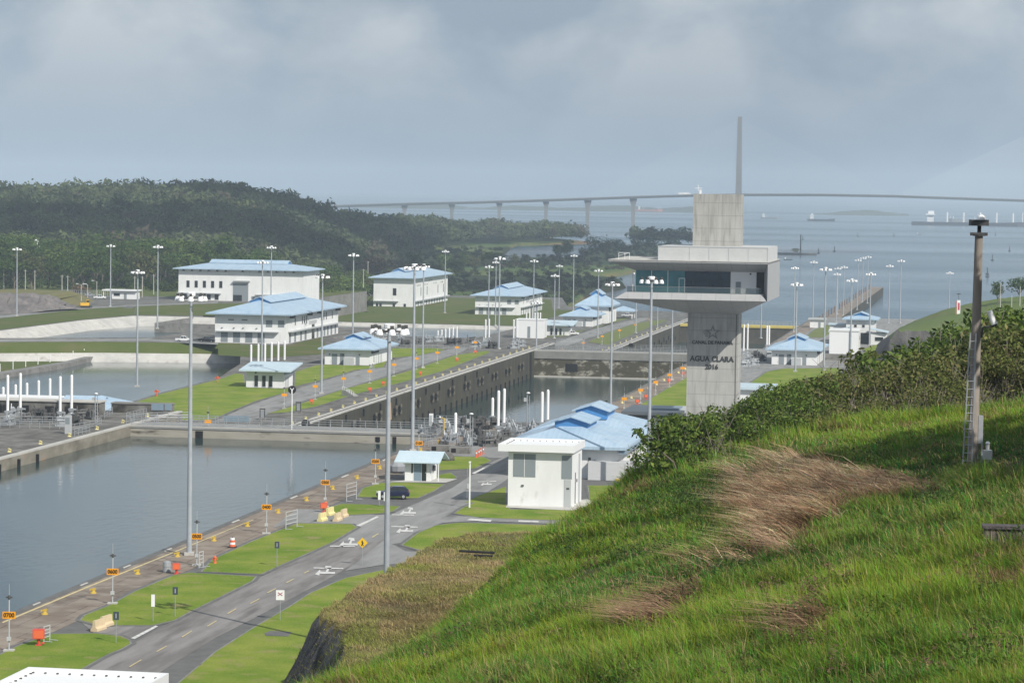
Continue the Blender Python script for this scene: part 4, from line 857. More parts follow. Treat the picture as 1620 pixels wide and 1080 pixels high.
def arrow(cx, cy, sc):
    """turn-and-ahead arrow, head towards the left, seen lying on the road"""
    a = [(-16, 3.0), (-8, -1.5), (-7, .4), (1, .8), (4, -3.2), (-1, -2.6), (1, -5.0), (10, -4.6), (10.5, -1.4), (7, -2.2), (5, .9), (16, 1.0), (16, 2.6), (0, 2.5), (-8, 2.2), (-9, 4.0)]
    mark([(cx+x*sc, cy+y*sc) for x, y in [(p_, q_*1.7 if abs(q_) > 1.2 else q_*1.2) for p_, q_ in a]])
arrow(514, 904, 1.0); arrow(551, 859, .95); arrow(640, 838, .85); arrow(645, 809.5, .8); arrow(769, 765, .55)
flat('road_marking', P([(3, 984), (140, 927), (262, 878), (400, 822), (401.5, 822.3), (263, 879.2), (142, 928.2), (5, 985.5)], Z1), Z1+.045, roadyellow)
for (x, y) in [(57, 954.5), (132, 923.5), (200, 895.5), (265, 869), (372, 824), (464, 786), (545, 752.5), (610, 726)]:
    flat('quay_marking', P([(x-6, y+2.4), (x+5.5, y-2.2), (x+8, y-1), (x-3.5, y+3.6)], Z1), Z1+.06, mat('quay_paint', (0.55, 0.54, 0.5), (0.4, .39, .36), .8, 1.0))
# middle level
def l2(pts, m=lawn, name='lawn', dz=.06, z=Z2): lawn_px(pts, z, dz, m, name)
flat('road', P([(335, 668), (375, 650), (405, 637.5), (480, 611.5), (560, 588), (640, 565.5), (690, 555.5), (722, 550.5), (740, 551.5), (730, 557), (690, 570), (600, 598), (520, 622), (470, 637.5), (430, 652), (395, 668)], Z2), Z2+.03, asphaltpale)
l2([(150, 668), (192, 644), (252, 624), (347, 600), (372, 591), (385, 592), (388, 613), (450, 615), (466, 612), (462, 618), (405, 634), (368, 649), (335, 664)])
l2([(466, 611), (468, 588), (500, 578), (512, 577), (585, 579), (612, 571), (606, 581), (560, 585.5), (540, 592), (500, 603)])
l2([(425, 654), (478, 638), (540, 617), (605, 599), (660, 583), (720, 562), (770, 555), (776, 557), (700, 587), (620, 609), (560, 624), (500, 643), (455, 652)])
l2([(620, 551), (690, 551), (704, 553.5), (660, 562.5), (618, 566)])
l2([(345, 544), (450, 547.5), (512, 533), (516, 560), (420, 566), (345, 562)], bankgrass, 'grass_bank')
flat('path', P([(-60, 537), (232, 535.6), (345, 541.5), (345, 545), (232, 539.4), (-60, 541)], Z2), Z2+.03, asphaltpale)
flat('grass_bank', P([(-140, 572), (96, 568.5), (150, 563), (100, 575), (0, 591), (-140, 615)], 13.5), 13.5, bankgrass)
o = MB().prism(P([(-140, 611), (0, 588.2), (100, 572.4), (157, 559), (160, 561.5), (101, 575.5), (0, 591.6), (-140, 615)], 14.6), 11, 14.7).build('basin_dam', conc); tag(o, 'low grey dam wall across the near basin, running to its far corner', 'dam')
b = MB()
for k in range(9):
    q = Vector(G(0, 588.2, 14.6)).lerp(Vector(G(157, 559, 14.6)), k/8.4); b = MB().tube((0, 0, 0), (0, 0, 2.2), .12, n=6).build('marker_post', whiteclean, None, (q.x, q.y, 14.7)); tag(b, 'small white post on the low dam across the near basin', 'post', 'white posts on the basin dam')
flat('grass_bank', P([(-90, 509), (0, 503.6), (130, 489.2), (215, 484.6), (212, 498), (130, 505.5), (0, 521.5), (-90, 529)], Z2), Z2+.05, bankgrass)
flat('road', P([(-90, 504), (0, 500), (130, 486.6), (215, 482.8), (345, 477.5), (345, 479.6), (215, 484.5), (130, 489), (0, 503.5), (-90, 508.5)], Z2), Z2+.07, asphaltpale)
flat('grass_bank', P([(213, 498), (216, 484.8), (345, 480), (500, 479), (503, 502.5), (404, 501), (345, 499.5)], Z2), Z2+.05, bankgrass)
flat('grass_bank', [(-294, 1292), (-294, 1296), (-296, 1289), (-900, 1289), (-900, 1180), (-360, 1180), (-296, 1200)], Z2+.04, bankgrass)
l2([(975, 664), (1000, 648), (1014, 640), (1060, 612), (1089, 596), (1095, 640), (1080, 680), (1000, 680)])
l2([(1178, 612), (1214, 588), (1240, 583), (1330, 582), (1330, 604), (1250, 625), (1180, 640)])
l2([(1355, 566), (1370, 556), (1366, 552), (1398, 541), (1440, 543), (1460, 580), (1380, 600)])
flat('road', P([(1172, 660), (1172, 600), (1210, 575), (1222, 560), (1240, 560), (1232, 580), (1205, 592), (1180, 616)], Z2), Z2+.045, asphaltpale)
# lower level
flat('road', P([(866, 549), (898, 535), (940, 520.5), (985, 510), (1012, 503), (1030, 503), (1018, 508), (985, 518.5), (930, 535), (900, 546)], Z3), Z3+.05, asphaltpale)
def l3(pts, m=lawn): lawn_px(pts, Z3, .1, m)
olawn = mat('lawn_far', (0.12, 0.155, 0.035), (0.15, 0.165, 0.055), .95, .05, .3, .7)
l3([(930, 541), (965, 525), (1000, 513.5), (1030, 507.5), (1058, 506), (1006, 526.5), (962, 546)], olawn)
l3([(857, 535), (898, 531.5), (932, 520), (975, 509), (1000, 503), (985, 502), (950, 517), (900, 526)], olawn)
flat('grass_bank', [(-420, 1470), (-420, 1300), (-294, 1300), (-294, 1186), (-203, 1182), (-203, 1345), (-216, 1350), (-236, 1470)], Z3+.05, bankgrass)
l3([(1288, 522), (1312, 513), (1330, 513), (1330, 526), (1300, 534), (1275, 534)], olawn)
# ================================================================== BUILDINGS
def on_face(face, W_, D_, u0, u1, z0, z1, out):
    """a thin box on a wall: front = -y side, side = +x side"""
    if face == 'front': return (u0, -out, z0, u1, .05, z1)
    return (W_-.05, u0, z0, W_+out, u1, z1)
def window(t, face, W_, D_, u, z, w, h, pane_m=None, frame_m=None, nm='window'):
    fr = MB()
    if face == 'front':
        for a in ((u-.08, -.07, z-.08, u, .03, z+h+.08), (u+w, -.07, z-.08, u+w+.08, .03, z+h+.08), (u, -.07, z+h, u+w, .03, z+h+.08), (u, -.10, z-.10, u+w, .03, z)): fr.box(*a)
        pn = MB().box(u+.01, -.03, z+.01, u+w-.01, .02, z+h-.01)
    else:
        for a in ((W_-.03, u-.08, z-.08, W_+.07, u, z+h+.08), (W_-.03, u+w, z-.08, W_+.07, u+w+.08, z+h+.08), (W_-.03, u, z+h, W_+.07, u+w, z+h+.08), (W_-.03, u, z-.10, W_+.10, u+w, z)): fr.box(*a)
        pn = MB().box(W_-.02, u+.01, z+.01, W_+.03, u+w-.01, z+h-.01)
    f_ = fr.build(nm, frame_m or soffit, t); pn.build('pane', pane_m or glassdark, f_); return f_
def hip_roof(t, W_, D_, H, ov, rise, m, thick=.4, name='roof', y0=0.0, cut=0.0):
    x0, x1, ya, yb = -ov, W_+ov, y0-ov, y0+D_+ov
    hx, hy = (x1-x0)/2, (yb-ya)/2; ins = min(hx, hy); cx = (x0+x1)/2; cyy = (ya+yb)/2
    if hx <= hy: r = [(cx, ya+ins*.98), (cx, yb-ins*.98)]
    else: r = [(x0+ins*.98, cyy), (x1-ins*.98, cyy)]
    v = [(x0, ya, H), (x1, ya, H), (x1, yb, H), (x0, yb, H), (x0, ya, H-thick), (x1, ya, H-thick), (x1, yb, H-thick), (x0, yb, H-thick), (*r[0], H+rise), (*r[1], H+rise)]
    if hx <= hy: f = [(0, 1, 8), (1, 2, 9, 8), (2, 3, 9), (3, 0, 8, 9)]
    else: f = [(0, 1, 9, 8), (1, 2, 9), (2, 3, 8, 9), (3, 0, 8)]
    b = MB(); b.add(v, f+[(0, 4, 5, 1), (1, 5, 6, 2), (2, 6, 7, 3), (3, 7, 4, 0), (7, 6, 5, 4)]); o = b.build(name, m, t)
    return o, r
def monitor(t, cx, y0, y1, zb, w, h, rise, ov=.5, end=True):
    """little raised roof along the ridge (runs along y): blue gable walls, pale roof"""
    g = MB(); g.xprism([(0, 0)], 0, 0) if 0 else None
    prof = [(cx-w/2, zb), (cx+w/2, zb), (cx+w/2, zb+h), (cx, zb+h+rise*.92), (cx-w/2, zb+h)]
    n = len(prof); g.add([(x, y0, z) for x, z in prof]+[(x, y1, z) for x, z in prof], [tuple(range(n)), tuple(range(2*n-1, n-1, -1))]+[(i, n+i, n+(i+1) % n, (i+1) % n) for i in range(n)])
    gg = g.build('roof_monitor', gableblue, t); r = MB()
    k = .16; a = cx-w/2-ov; c = cx+w/2+ov; zz = zb+h-rise*ov/(w/2)*.5
    for (p, q) in (((a, zz), (cx, zb+h+rise)), ((cx, zb+h+rise), (c, zz))):
        r.add([(p[0], y0-ov, p[1]), (q[0], y0-ov, q[1]), (q[0], y1+ov, q[1]), (p[0], y1+ov, p[1]), (p[0], y0-ov, p[1]-k), (q[0], y0-ov, q[1]-k), (q[0], y1+ov, q[1]-k), (p[0], y1+ov, p[1]-k)], [(0, 1, 2, 3), (7, 6, 5, 4), (0, 4, 5, 1), (2, 6, 7, 3), (1, 5, 6, 2), (0, 3, 7, 4)])
    r.build('monitor_roof', roofblue, gg); return gg
def monitor_x(t, x0, x1, cy_, zb, w, h, rise, ov=.5):
    g = MB(); g.xprism([(cy_-w/2, zb), (cy_+w/2, zb), (cy_+w/2, zb+h), (cy_, zb+h+rise*.92), (cy_-w/2, zb+h)], x0, x1); gg = g.build('roof_monitor', gableblue, t)
    r = MB(); k = .2; a = cy_-w/2-ov; c = cy_+w/2+ov
    for (p, q) in (((a, zb+h-.15), (cy_, zb+h+rise)), ((cy_, zb+h+rise), (c, zb+h-.15))): r.xprism([p, q, (q[0], q[1]-k), (p[0], p[1]-k)], x0-ov, x1+ov)
    r.build('monitor_roof', roofblue, gg); return gg
GRPB = None
# B1: the great hall
t = thing('machinery_hall', 'longest white hall with a blue hipped roof, grey loading door and five square windows', 'building', (-343, 1150, Z2))
W_, D_, H = 54, 27, 13.4
MB().box(0, 0, 0, W_, D_, H-.3).build('wall', white, t); hip_roof(t, W_, D_, H, 2.0, 2.6, roofblue); monitor_x(t, 11, 44, D_/2, H+1.7, 7, .7, 1.2)
for k in range(5): window(t, 'front', W_, D_, 3.5+k*3.55, 5.4, 1.3, 2.8)
for k in range(14):
    if k not in (6, 8): MB().box(2+k*3.65, -1.2, H-1.15, 2.6+k*3.65, 0, H-.42).build('eave_bracket', darkm, t)
d_ = MB().box(23.6, -.06, 0, 30.2, .02, 7.4).build('loading_door', shutter, t); MB().box(23.7, -.12, .1, 27.5, -.065, 2.6).build('door_leaf', glassdark, d_)
MB().box(24, -1.4, 8.2, 31, 0, 8.7).build('door_canopy', soffit, t); MB().box(31.6, -.06, 0, 32.9, .02, 2.2).build('door', shutter, t)
MB().box(-.3, -1.5, 2.9, 18.5, 0, 3.2).build('canopy', soffit, t); MB().box(33.5, -1.5, 2.7, 54, 0, 3.0).build('canopy', soffit, t)
for k in range(5): window(t, 'front', W_, D_, 2.2+k*3.4, .4, 1.6, 2.2)
# B2 and its copy B4
def control_house():
    t = thing('control_house', 'white two storey block with a blue hipped roof standing between the basins, grey shutters below', 'building', (-241, 847.5, Z2))
    W_, D_, H = 22.5, 69, 9.2
    MB().box(0, 0, 0, W_, D_, H-.3).build('wall', white, t); hip_roof(t, W_, D_, H, 2.4, 3.6, roofblue); monitor(t, W_/2, 11, 56, H+2.5, 6.5, .8, 1.5)
    for k in range(4): MB().box(1.9+k*3.9, -.05, .2, 4.1+k*3.9, .02, 3.3).build('shutter', shutter, t)
    for k in range(2): MB().box(16.2+k*3.8, -.05, 5.1, 18.2+k*3.8, .02, 7.2).build('shutter', shutter, t)
    for k in range(2): MB().box(4.2+k*4.3, -.12, 7.0, 6+k*4.3, .02, 7.25).build('vent', darkm, t)
    for x in (2.3, 6.1, 9, 13.3): MB().lathe([(.28, 0), (.28, .12)], (0, 0, 0), 8).build('wall_lamp', darkm, t, (x, -.14, 4.6)).rotation_euler = (0, 0, 0)
    MB().box(.5, -1.5, 3.45, W_-2.2, 0, 3.72).build('canopy', soffit, t); MB().box(W_, 3, 3.45, W_+1.4, D_-.5, 3.72).build('canopy', soffit, t)
    for u in (11, 20, 22.8, 25.6, 45, 48.4, 51.8, 60): window(t, 'side', W_, D_, u, 5.4, 1.1, 2.2)
    for u in (4, 10.5, 18, 24, 39.5, 44.5, 49, 53.5, 58.5, 64): MB().box(W_-.02, u, .1, W_+.04, u+2.2, 3.0).build('door', shutter, t)
    MB().box(W_, 29, 4.9, W_+.15, 39, 5.9).build('sign_board', soffit, t); MB().box(W_-.02, 33, 0, W_+.06, 36.5, 4.6).build('entrance', glassdark, t)
    for y in (5, 27, 40, 65): MB().box(W_, y, H-1.5, W_+1.6, y+.8, H-.42).build('eave_bracket', darkm, t)
    return t
b2 = control_house(); k2 = kids(b2)
b4 = copy_tree(b2, 'white two storey block with a blue hipped roof beyond the basin of short white posts', (-241, 1281, Z3), 0, None, k2); b4.scale = (.92, .92, .97)
# B3
t = thing('machinery_hall', 'tall narrow white hall with a blue roof, one dark window on its blank end', 'building', (-303, 1344, Z3-.5)); W_, D_, H = 19.5, 86, 14.6
MB().box(0, 0, 0, W_, D_, H-.3).build('wall', white, t); hip_roof(t, W_, D_, H, 2.2, 3.0, roofblue); monitor(t, W_/2, 12, 62, H+2.0, 6, .9, 1.4)
window(t, 'front', W_, D_, 9.6, 6, 1.7, 3.4); MB().box(.5, -1.3, 3.0, 12.5, 0, 3.3).build('canopy', soffit, t)
for u in (1.3, 3.0, 9.6, 15): window(t, 'front', W_, D_, u, .4, 1.1, 1.6)
for u in (18, 33, 60, 74): window(t, 'side', W_, D_, u, 5.4, 1.4, 4.0)
for u in (9, 13, 16, 28, 33, 50, 55, 68, 72): MB().box(W_-.02, u, 10.2, W_+.06, u+1, 11).build('vent', darkm, t)
MB().box(W_, 2, 3.0, W_+1.4, D_-.5, 3.4).build('canopy', soffit, t)
for k in range(12): MB().box(W_-.02, 5+k*6.6, .2, W_+.05, 7.4+k*6.6, 2.7).build('door', shutter, t)
MB().box(W_, 38, 12, W_+.2, 46, 12.7).build('sign_board', soffit, t)
# C and copies
def pump_house():
    t = thing('pump_house', 'small white house with a blue hipped roof and raised ridge beside the left bank road', 'building', (-184, 756.5, Z2)); W_, D_, H = 12.7, 28, 4.5
    MB().box(0, 0, 0, W_, D_, H-.2).build('wall', white, t); hip_roof(t, W_, D_, H, 1.6, 2.7, roofblue); monitor(t, W_/2, 7.5, 19, H+1.9, 4.6, .8, 1.0)
    for (u, w, h) in ((2.0, 1.5, 2.9), (4.3, 1.2, 3.0), (8.7, 1.1, 2.2)): MB().box(u, -.05, .05, u+w, .02, h).build('door', shutter, t)
    MB().box(5.7, -1.8, 0, 8.3, -.4, 2.0).build('cabinet', soffit, t)
    for u in (1.2, 5, 9.6): MB().box(u, -.2, 2.6, u+.35, .02, 2.95).build('wall_lamp', darkm, t)
    for u in (4, 10, 13, 21): MB().box(W_-.02, u, .1, W_+.05, u+1.4, 2.6).build('door', soffit, t)
    MB().box(W_, 1.5, 3.1, W_+.5, 9, 3.9).build('duct', darkm, t)
    return t
c1 = pump_house(); kc = kids(c1)
copy_tree(c1, 'small white blue roofed house beside the white pickup in the lowest terrace', (-186, 1190, Z3), 0, None, kc)
copy_tree(c1, 'white blue roofed house on the right bank, two grey doors facing the lawn', (-65.8, 805, Z2), 0, None, kc)
t = copy_tree(c1, 'taller white blue roofed house rising behind the small one on the lowest terrace', (-184, 1222, Z3), 0, None, kc); t.scale = (1.02, .9, 1.75)
# little open roof beside it
t = thing('shelter', 'low blue hipped shelter roof by the parked white pickup near the channel', 'shelter', (-176, 1270, Z3)); hip_roof(t, 9, 9, 3.6, 1.2, 2.0, roofblue)
for (x, y) in ((0, 0), (9, 0), (9, 9), (0, 9)): MB().box(x-.15, y-.15, 0, x+.15, y+.15, 3.25).build('post', whiteclean, t)
# K and copy
def kiosk():
    t = thing('gate_kiosk', 'small white kiosk with a flat pale roof on the big lawn', 'kiosk', (-180.8, 663.5, Z2)); W_, D_, H = 9.4, 8.5, 4.3
    MB().box(0, 0, 0, W_, D_, H-.3).build('wall', white, t)
    b = MB(); b.add([(-1.3, -2.0, H-.35), (W_+2.2, -2.0, H-.35), (W_+2.2, D_+1, H+1.0), (-1.3, D_+1, H+1.0), (-1.3, -2.0, H), (W_+2.2, -2.0, H), (W_+2.2, D_+1, H+1.4), (-1.3, D_+1, H+1.4)], [(3, 2, 1, 0), (4, 5, 6, 7), (0, 1, 5, 4), (1, 2, 6, 5), (2, 3, 7, 6), (3, 0, 4, 7)]); b.build('roof', roofpale, t)
    for u in (2.1, 4.0, 5.7): window(t, 'front', W_, D_, u, .25, .85, 2.6)
    for u in (1.2, 3.2): MB().box(W_-.02, u, .1, W_+.05, u+1.2, 2.5).build('door', soffit, t)
    MB().box(W_, .3, 3.2, W_+.25, D_-.3, 3.9).build('louvre', bluegrey, t)
    MB().box(2.2, -.25, 3.4, 2.6, 0, 3.75).build('wall_lamp', darkm, t)
    return t
kk = kiosk(); kk2 = kids(kk)
copy_tree(kk, 'small white kiosk with a flat roof next to the parked jeep, far lower terrace', (-180.8, 1112, Z3), 0, None, kk2)
t = thing('store_block', 'windowless white block beside the flat roofed kiosk near the second gate', 'building', (-188.5, 1088, Z3)); MB().box(0, 0, 0, 10.8, 9, 7.0).build('wall', whiteclean, t); MB().box(-.15, -.15, 7.0, 10.95, 9.15, 7.3).build('roof', white, t); MB().box(4.6, -.05, .1, 5.7, .02, 4.5).build('door', shutter, t)
# guard house
t = thing('guard_house', 'low white guard house with a flat projecting roof at the wood edge', 'building', (-371, 1147, Z2)); MB().box(0, 0, 0, 10.5, 5, 3.4).build('wall', whiteclean, t); MB().box(-4, -1.2, 3.4, 11.2, 5.6, 3.9).build('roof', whiteclean, t)
window(t, 'front', 10.5, 5, .8, 1.3, 2.6, 1.1); MB().box(-3.6, -.8, 0, -3.3, -.5, 3.4).build('post', whiteclean, t); MB().box(5.2, -.05, 0, 6.4, .02, 2.3).build('door', shutter, t)
# S: shed
t = thing('lock_shed', 'little white shed with a pale blue gable roof above the parked navy car', 'shed', (-79.6, 373.5, Z1)); W_, D_, H = 3.5, 4.4, 2.95
MB().box(0, 0, 0, W_, D_, H).build('wall', white, t); b = MB()
for (p, q) in (((-1.1, H-.28), (D_/2, H+.95)), ((D_/2, H+.95), (D_+1.1, H-.28))): b.xprism([p, q, (q[0], q[1]-.14), (p[0], p[1]-.14)], -1.25, W_+1.5)
b.build('roof', roofpale, t); MB().xprism([(0, H), (D_, H), (D_/2, H+.8)], 0, W_).build('gable', white, t)
MB().box(.9, -.05, 1.1, 1.1, .02, 2.4).build('window', glassdark, t); MB().box(1.25, -.04, .02, 2.25, .02, 2.6).build('shutter', bluegrey, t); d_ = MB().box(2.35, -.06, .02, 2.95, .02, 2.5).build('door', glassdark, t); MB().box(2.85, -.09, 1.1, 2.9, -.05, 1.3).build('handle', steel, d_)
MB().box(W_, 1.4, 1.3, W_+.3, 2.2, 2.0).build('meter_box', darkm, t); MB().box(W_+1.0, .2, 0, W_+1.12, .32, H-.2).build('post', whiteclean, t)
# P and its copy at the bottom edge
def plant_block():
    t = thing('plant_block', 'plain white block with a thick flat roof and grey louvred windows', 'building', (-61.0, 348, Z1)); W_, D_, H = 8.1, 7.8, 6.9
    MB().box(0, 0, 0, W_, D_, H).build('wall', white, t); MB().box(-1.15, -.9, H, W_+.3, D_+.5, H+.62).build('roof', whiteclean, t)
    b = MB(); x0, x1, y0, y1 = -1.15, W_+.3, -.9, D_+.5
    for a in ((x0, y0, H+.62, x1, y0+.25, H+.9), (x0, y1-.25, H+.62, x1, y1, H+.9), (x0, y0+.25, H+.62, x0+.25, y1-.25, H+.9), (x1-.25, y0+.25, H+.62, x1, y1-.25, H+.9)): b.box(*a)
    b.build('parapet', whiteclean, t)
    for k in range(11): MB().box(x0+.5+k*.83, y1-.75, H+.62, x0+.62+k*.83, y1-.55, H+.70).build('roof_clamp', darkm, t)
    for k in range(9): MB().box(x0+.45, y0+.5+k*.95, H+.62, x0+.6, y0+.62+k*.95, H+.70).build('roof_clamp', darkm, t)
    w_ = MB().box(.65, -.05, 3.7, 3.45, .02, 6.55).build('louvred_window', shutter, t); MB().box(2.02, -.08, 3.7, 2.08, -.05, 6.55).build('mullion', whiteclean, w_)
    MB().box(6.75, -.05, 3.6, 8.05, .02, 6.5).build('louvred_window', shutter, t); d_ = MB().box(7.1, -.05, .05, 7.95, .02, 3.5).build('door', soffit, t); MB().box(7.4, -.1, 2.3, 7.75, -.05, 2.5).build('door_sign', darkm, d_)
    MB().box(1.7, -.12, 2.5, 2.0, .02, 2.7).build('vent', darkm, t); MB().box(W_-.02, 2.2, .3, W_+.06, 2.5, 4.2).build('ladder', darkm, t); MB().box(W_-.02, 3.4, 2.9, W_+.1, 3.6, 3.3).build('switch_box', darkm, t)
    MB().box(W_-.02, 4.9, .1, W_+.04, 6.2, 6.3).build('louvre', soffit, t)
    return t
pb = plant_block(); kp_ = kids(pb); gx, gy = G(45, 1054, Z1+7.8)
copy_tree(pb, 'flat white roof with small clamps along its rim at the bottom of the road', (gx+1.15, gy-8.3, Z1), 0, None, kp_)
# BB: long blue roofed building behind P
t = thing('switchgear_house', 'broad blue roofed building with two raised ridges behind the plain white block', 'building', (-66.8, 384, Z1)); W_, D_, H = 14.6, 37, 4.5
MB().box(0, 0, 0, W_, D_, H-.4).build('wall', white, t); hip_roof(t, W_, 19.5, H, 1.3, 2.6, roofblue); o_, r_ = hip_roof(t, W_, 17.5, H+.03, 1.3, 2.7, roofblue, y0=21.5)
monitor(t, W_/2, 5.6, 14.5, H+1.55, 4.6, 1.25, .75); monitor(t, W_/2, 24.8, 33, H+1.65, 4.6, 1.35, .8)
MB().box(W_+.3, -1.0, H-.95, W_+1.2, 38.5, H-.42).build('fascia', bluegrey, t)
for (u, w) in ((9.0, .5), (10.6, .35)): MB().box(u, -.1, 2.4, u+w, .02, 2.9).build('vent', darkm, t)
MB().box(11.4, -.05, .1, 12.4, .02, 2.6).build('door', soffit, t); MB().box(8.2, -.2, 1.2, 8.7, .02, 1.9).build('meter_box', darkm, t)
for k, y in enumerate((-1.5, 5.5, 13, 20.5, 28)):
    MB().box(W_+.05 if k else 10.8, y, 0, W_+2.6, y+.35 if k else y+3.2, 2.6 if k else 2.5).build('partition_wall', white if k else mat('louvred_white', (.55, .56, .57), (.5, .51, .52), .6, 3.0, stretch=(.1, .1, 3)), t)
    MB().box(W_+.05, y-.5, 0, W_+2.9, y+2.6, .28).build('plinth', yellow, t)
    MB().box(W_+1.0, y+.8, .28, W_+2.2, y+2.0, 2.1).build('transformer', soffit, t)
    MB().box(W_+1.3, y+.55, .5, W_+1.5, y+.8, 1.6).build('cable', blackm, t)
# small grey roofed annex next to the tower
t = thing('annex', 'low grey annex with a flat pale roof at the foot of the control tower', 'building', (-75.5, 570, Z2)); MB().box(0, 0, 0, 10.5, 16, 3.5).build('wall', mat('annex_wall', (.12, .13, .13)), t); MB().box(-1.2, -1.5, 3.5, 11, 17, 4.15).build('roof', soffit, t); MB().box(4, 4, 4.15, 9.8, 12, 4.5).build('roof_hatch', bluegrey, t); MB().box(5.2, -.06, .1, 7.5, .02, 2.9).build('door', whiteclean, t)
# right bank: white block and the house group behind
t = thing('store_block', 'blank white block on the right bank in front of the house with several blue roofs', 'building', (-53.4, 866, Z2)); MB().box(0, 0, 0, 8.8, 11, 6.9).build('wall', whiteclean, t); MB().box(-.2, -.2, 6.9, 9, 11.2, 7.3).build('roof', white, t); window(t, 'side', 8.8, 11, 4, 4.2, 3.0, 1.2)
t = thing('lock_house', 'white house group with stacked pale blue roofs beside the rock cut on the right bank', 'building', (-52, 930, Z2)); W_, D_, H = 9.2, 12, 8.0
MB().box(0, 0, 0, W_, D_, H-.2).build('wall', white, t); hip_roof(t, W_, D_, H, 1.3, 1.5, roofblue); monitor(t, W_/2, 2.0, 9, H+.7, 4.4, .5, .9)
for u in (2.6, 5.2): window(t, 'front', W_, D_, u, 5.2, .8, .8)
b = MB(); b.add([(-5.2, -9, 4.1), (1.6, -9, 5.5), (1.6, -2, 5.5), (-5.2, -2, 4.1), (-5.2, -9, 3.8), (1.6, -9, 5.2), (1.6, -2, 5.2), (-5.2, -2, 3.8)], [(0, 1, 2, 3), (7, 6, 5, 4), (0, 4, 5, 1), (2, 6, 7, 3), (1, 5, 6, 2), (0, 3, 7, 4)]); b.build('wing_roof', roofpale, t)
b = MB(); b.add([(8.0, -9, 5.3), (14.0, -9, 4.2), (14.0, -1, 4.2), (8.0, -1, 5.3), (8.0, -9, 5.0), (14.0, -9, 3.9), (14.0, -1, 3.9), (8.0, -1, 5.0)], [(0, 1, 2, 3), (7, 6, 5, 4), (0, 4, 5, 1), (2, 6, 7, 3), (1, 5, 6, 2), (0, 3, 7, 4)]); b.build('wing_roof', roofpale, t)
MB().box(-4.4, -8, 0, 1.2, -2, 3.7).build('wing', white, t); MB().box(8.4, -8, 0, 13.4, -1.5, 3.8).build('wing', white, t); MB().box(1.3, -4, 0, 8.3, -3.8, 3.6).build('entrance_glass', glassdark, t); window(t, 'front', 1, 1, 9.8, 1.3, 2.6, 1.2).location = (0, -8, 0)
MB().box(-5.5, 3, 0, -.3, 9, 5.6).build('rear_wing', white, t); MB().box(-6, 2.5, 5.6, -.1, 9.5, 6.0).build('rear_wing_roof', roofpale, t); window(t, 'front', 1, 1, -4.9, 3.2, 3.8, 1.3, shutter).location = (0, 3, 0)
t = thing('gate_kiosk', 'flat roofed grey kiosk by the yellow walkway of the third gate', 'kiosk', (-84, 1225, Z3)); MB().box(0, 0, 0, 6, 6, 3.4).build('wall', white, t); MB().box(-.8, -.8, 3.4, 6.8, 6.8, 4.0).build('roof', soffit, t); MB().box(3.6, -.05, .1, 4.6, .02, 2.4).build('door', shutter, t)
t = thing('annex', 'low pale roof showing between the bush and the right side of the tower', 'building', (*G(1172, 640, Z2), Z2)); t.location = (-62, 640, Z2); MB().box(0, 0, 0, 9, 14, 4.2).build('wall', white, t); MB().box(-1, -1, 4.2, 10, 15, 4.7).build('roof', roofpale, t)
# ================================================================== CONTROL TOWER
def loft(rects):
    """stacked rectangles (x0,x1,y0,y1,z) joined by walls"""
    b = MB(); v = []; f = []
    for (x0, x1, y0, y1, z) in rects: v += [(x0, y0, z), (x1, y0, z), (x1, y1, z), (x0, y1, z)]
    n = len(rects)
    for i in range(n-1):
        for k in range(4): f.append((4*i+k, 4*i+(k+1) % 4, 4*i+4+(k+1) % 4, 4*i+4+k))
    f += [(3, 2, 1, 0), tuple(4*n-4+k for k in range(4))]
    return b.add(v, f)
for M_ in (towerconc, shaftconc): seams(M_, 'Z', .125, .985, .45, (.17, .17, .16, 1), False); seams(M_, 'X', .12, .985, .3, (.2, .2, .19, 1), False)
tp = AT(1129, 497, 560)
T_ = thing('control_tower', 'concrete control tower with a wide winged glass deck, star emblem and raised lettering', 'control tower', (tp.x, tp.y, Z2))
MB().box(-5.1, 0, -2, 4.95, 6.3, 24.75).build('shaft', towerconc, T_); MB().box(4.45, -.06, -2, 4.6, 0.0, 24.6).build('joint', gutter, T_)
panel = mat('tower_panel', (0.37, 0.375, 0.38), (0.33, 0.335, 0.34), 0.55, 0.5, spec=.4)
loft([(-5.1, 4.95, .05, 6.25, 24.7), (-18.3, 11.2, -11, 18, 27.75), (-16.2, 10.4, -9.8, 17, 29.0)]).build('deck_slab', panel, T_)
loft([(-14.8, 10.4, -7, 16, 33.2), (-19.5, 11.4, -11, 18, 34.9), (-19.5, 11.4, -11, 18, 35.2)]).build('roof_slab', panel, T_)
MB().box(-19.6, -11.1, 35.2, 11.5, 18.1, 35.3).build('roof_rim', conclight, T_)
MB().prism([(11.4, -11), (11.4, 18), (10.4, 18), (10.4, -7)], 27.7, 35.0).build('end_wall', panel, T_)
MB().box(-14.5, -6.7, 28.9, 10.35, 15.8, 33.3).build('core', blackm, T_)
g_ = MB().box(-14.75, -6.98, 29.0, -5.0, -6.8, 33.2).build('teal_glazing', glassteal, T_)
b = MB()
for x in (-14.75, -11.6, -8.4): b.box(x, -7.04, 29, x+.12, -6.97, 33.2)
b.box(-6.2, -7.06, 29, -6.08, -6.97, 31.8); b.box(-5.1, -7.06, 29, -4.98, -6.97, 31.8); b.box(-6.2, -7.06, 31.7, -5, -6.97, 31.82); b.build('mullion', whiteclean, g_)
g_ = MB().box(-5.0, -6.98, 29.0, 3.9, -6.8, 33.2).build('dark_glazing', glasstower, T_)
b = MB()
for x in (-2.8, -.6, 1.7): b.box(x, -7.03, 29, x+.07, -6.97, 33.2)
b.box(-5, -7.03, 31.3, 3.9, -6.97, 31.36); b.build('mullion', blackm, g_)
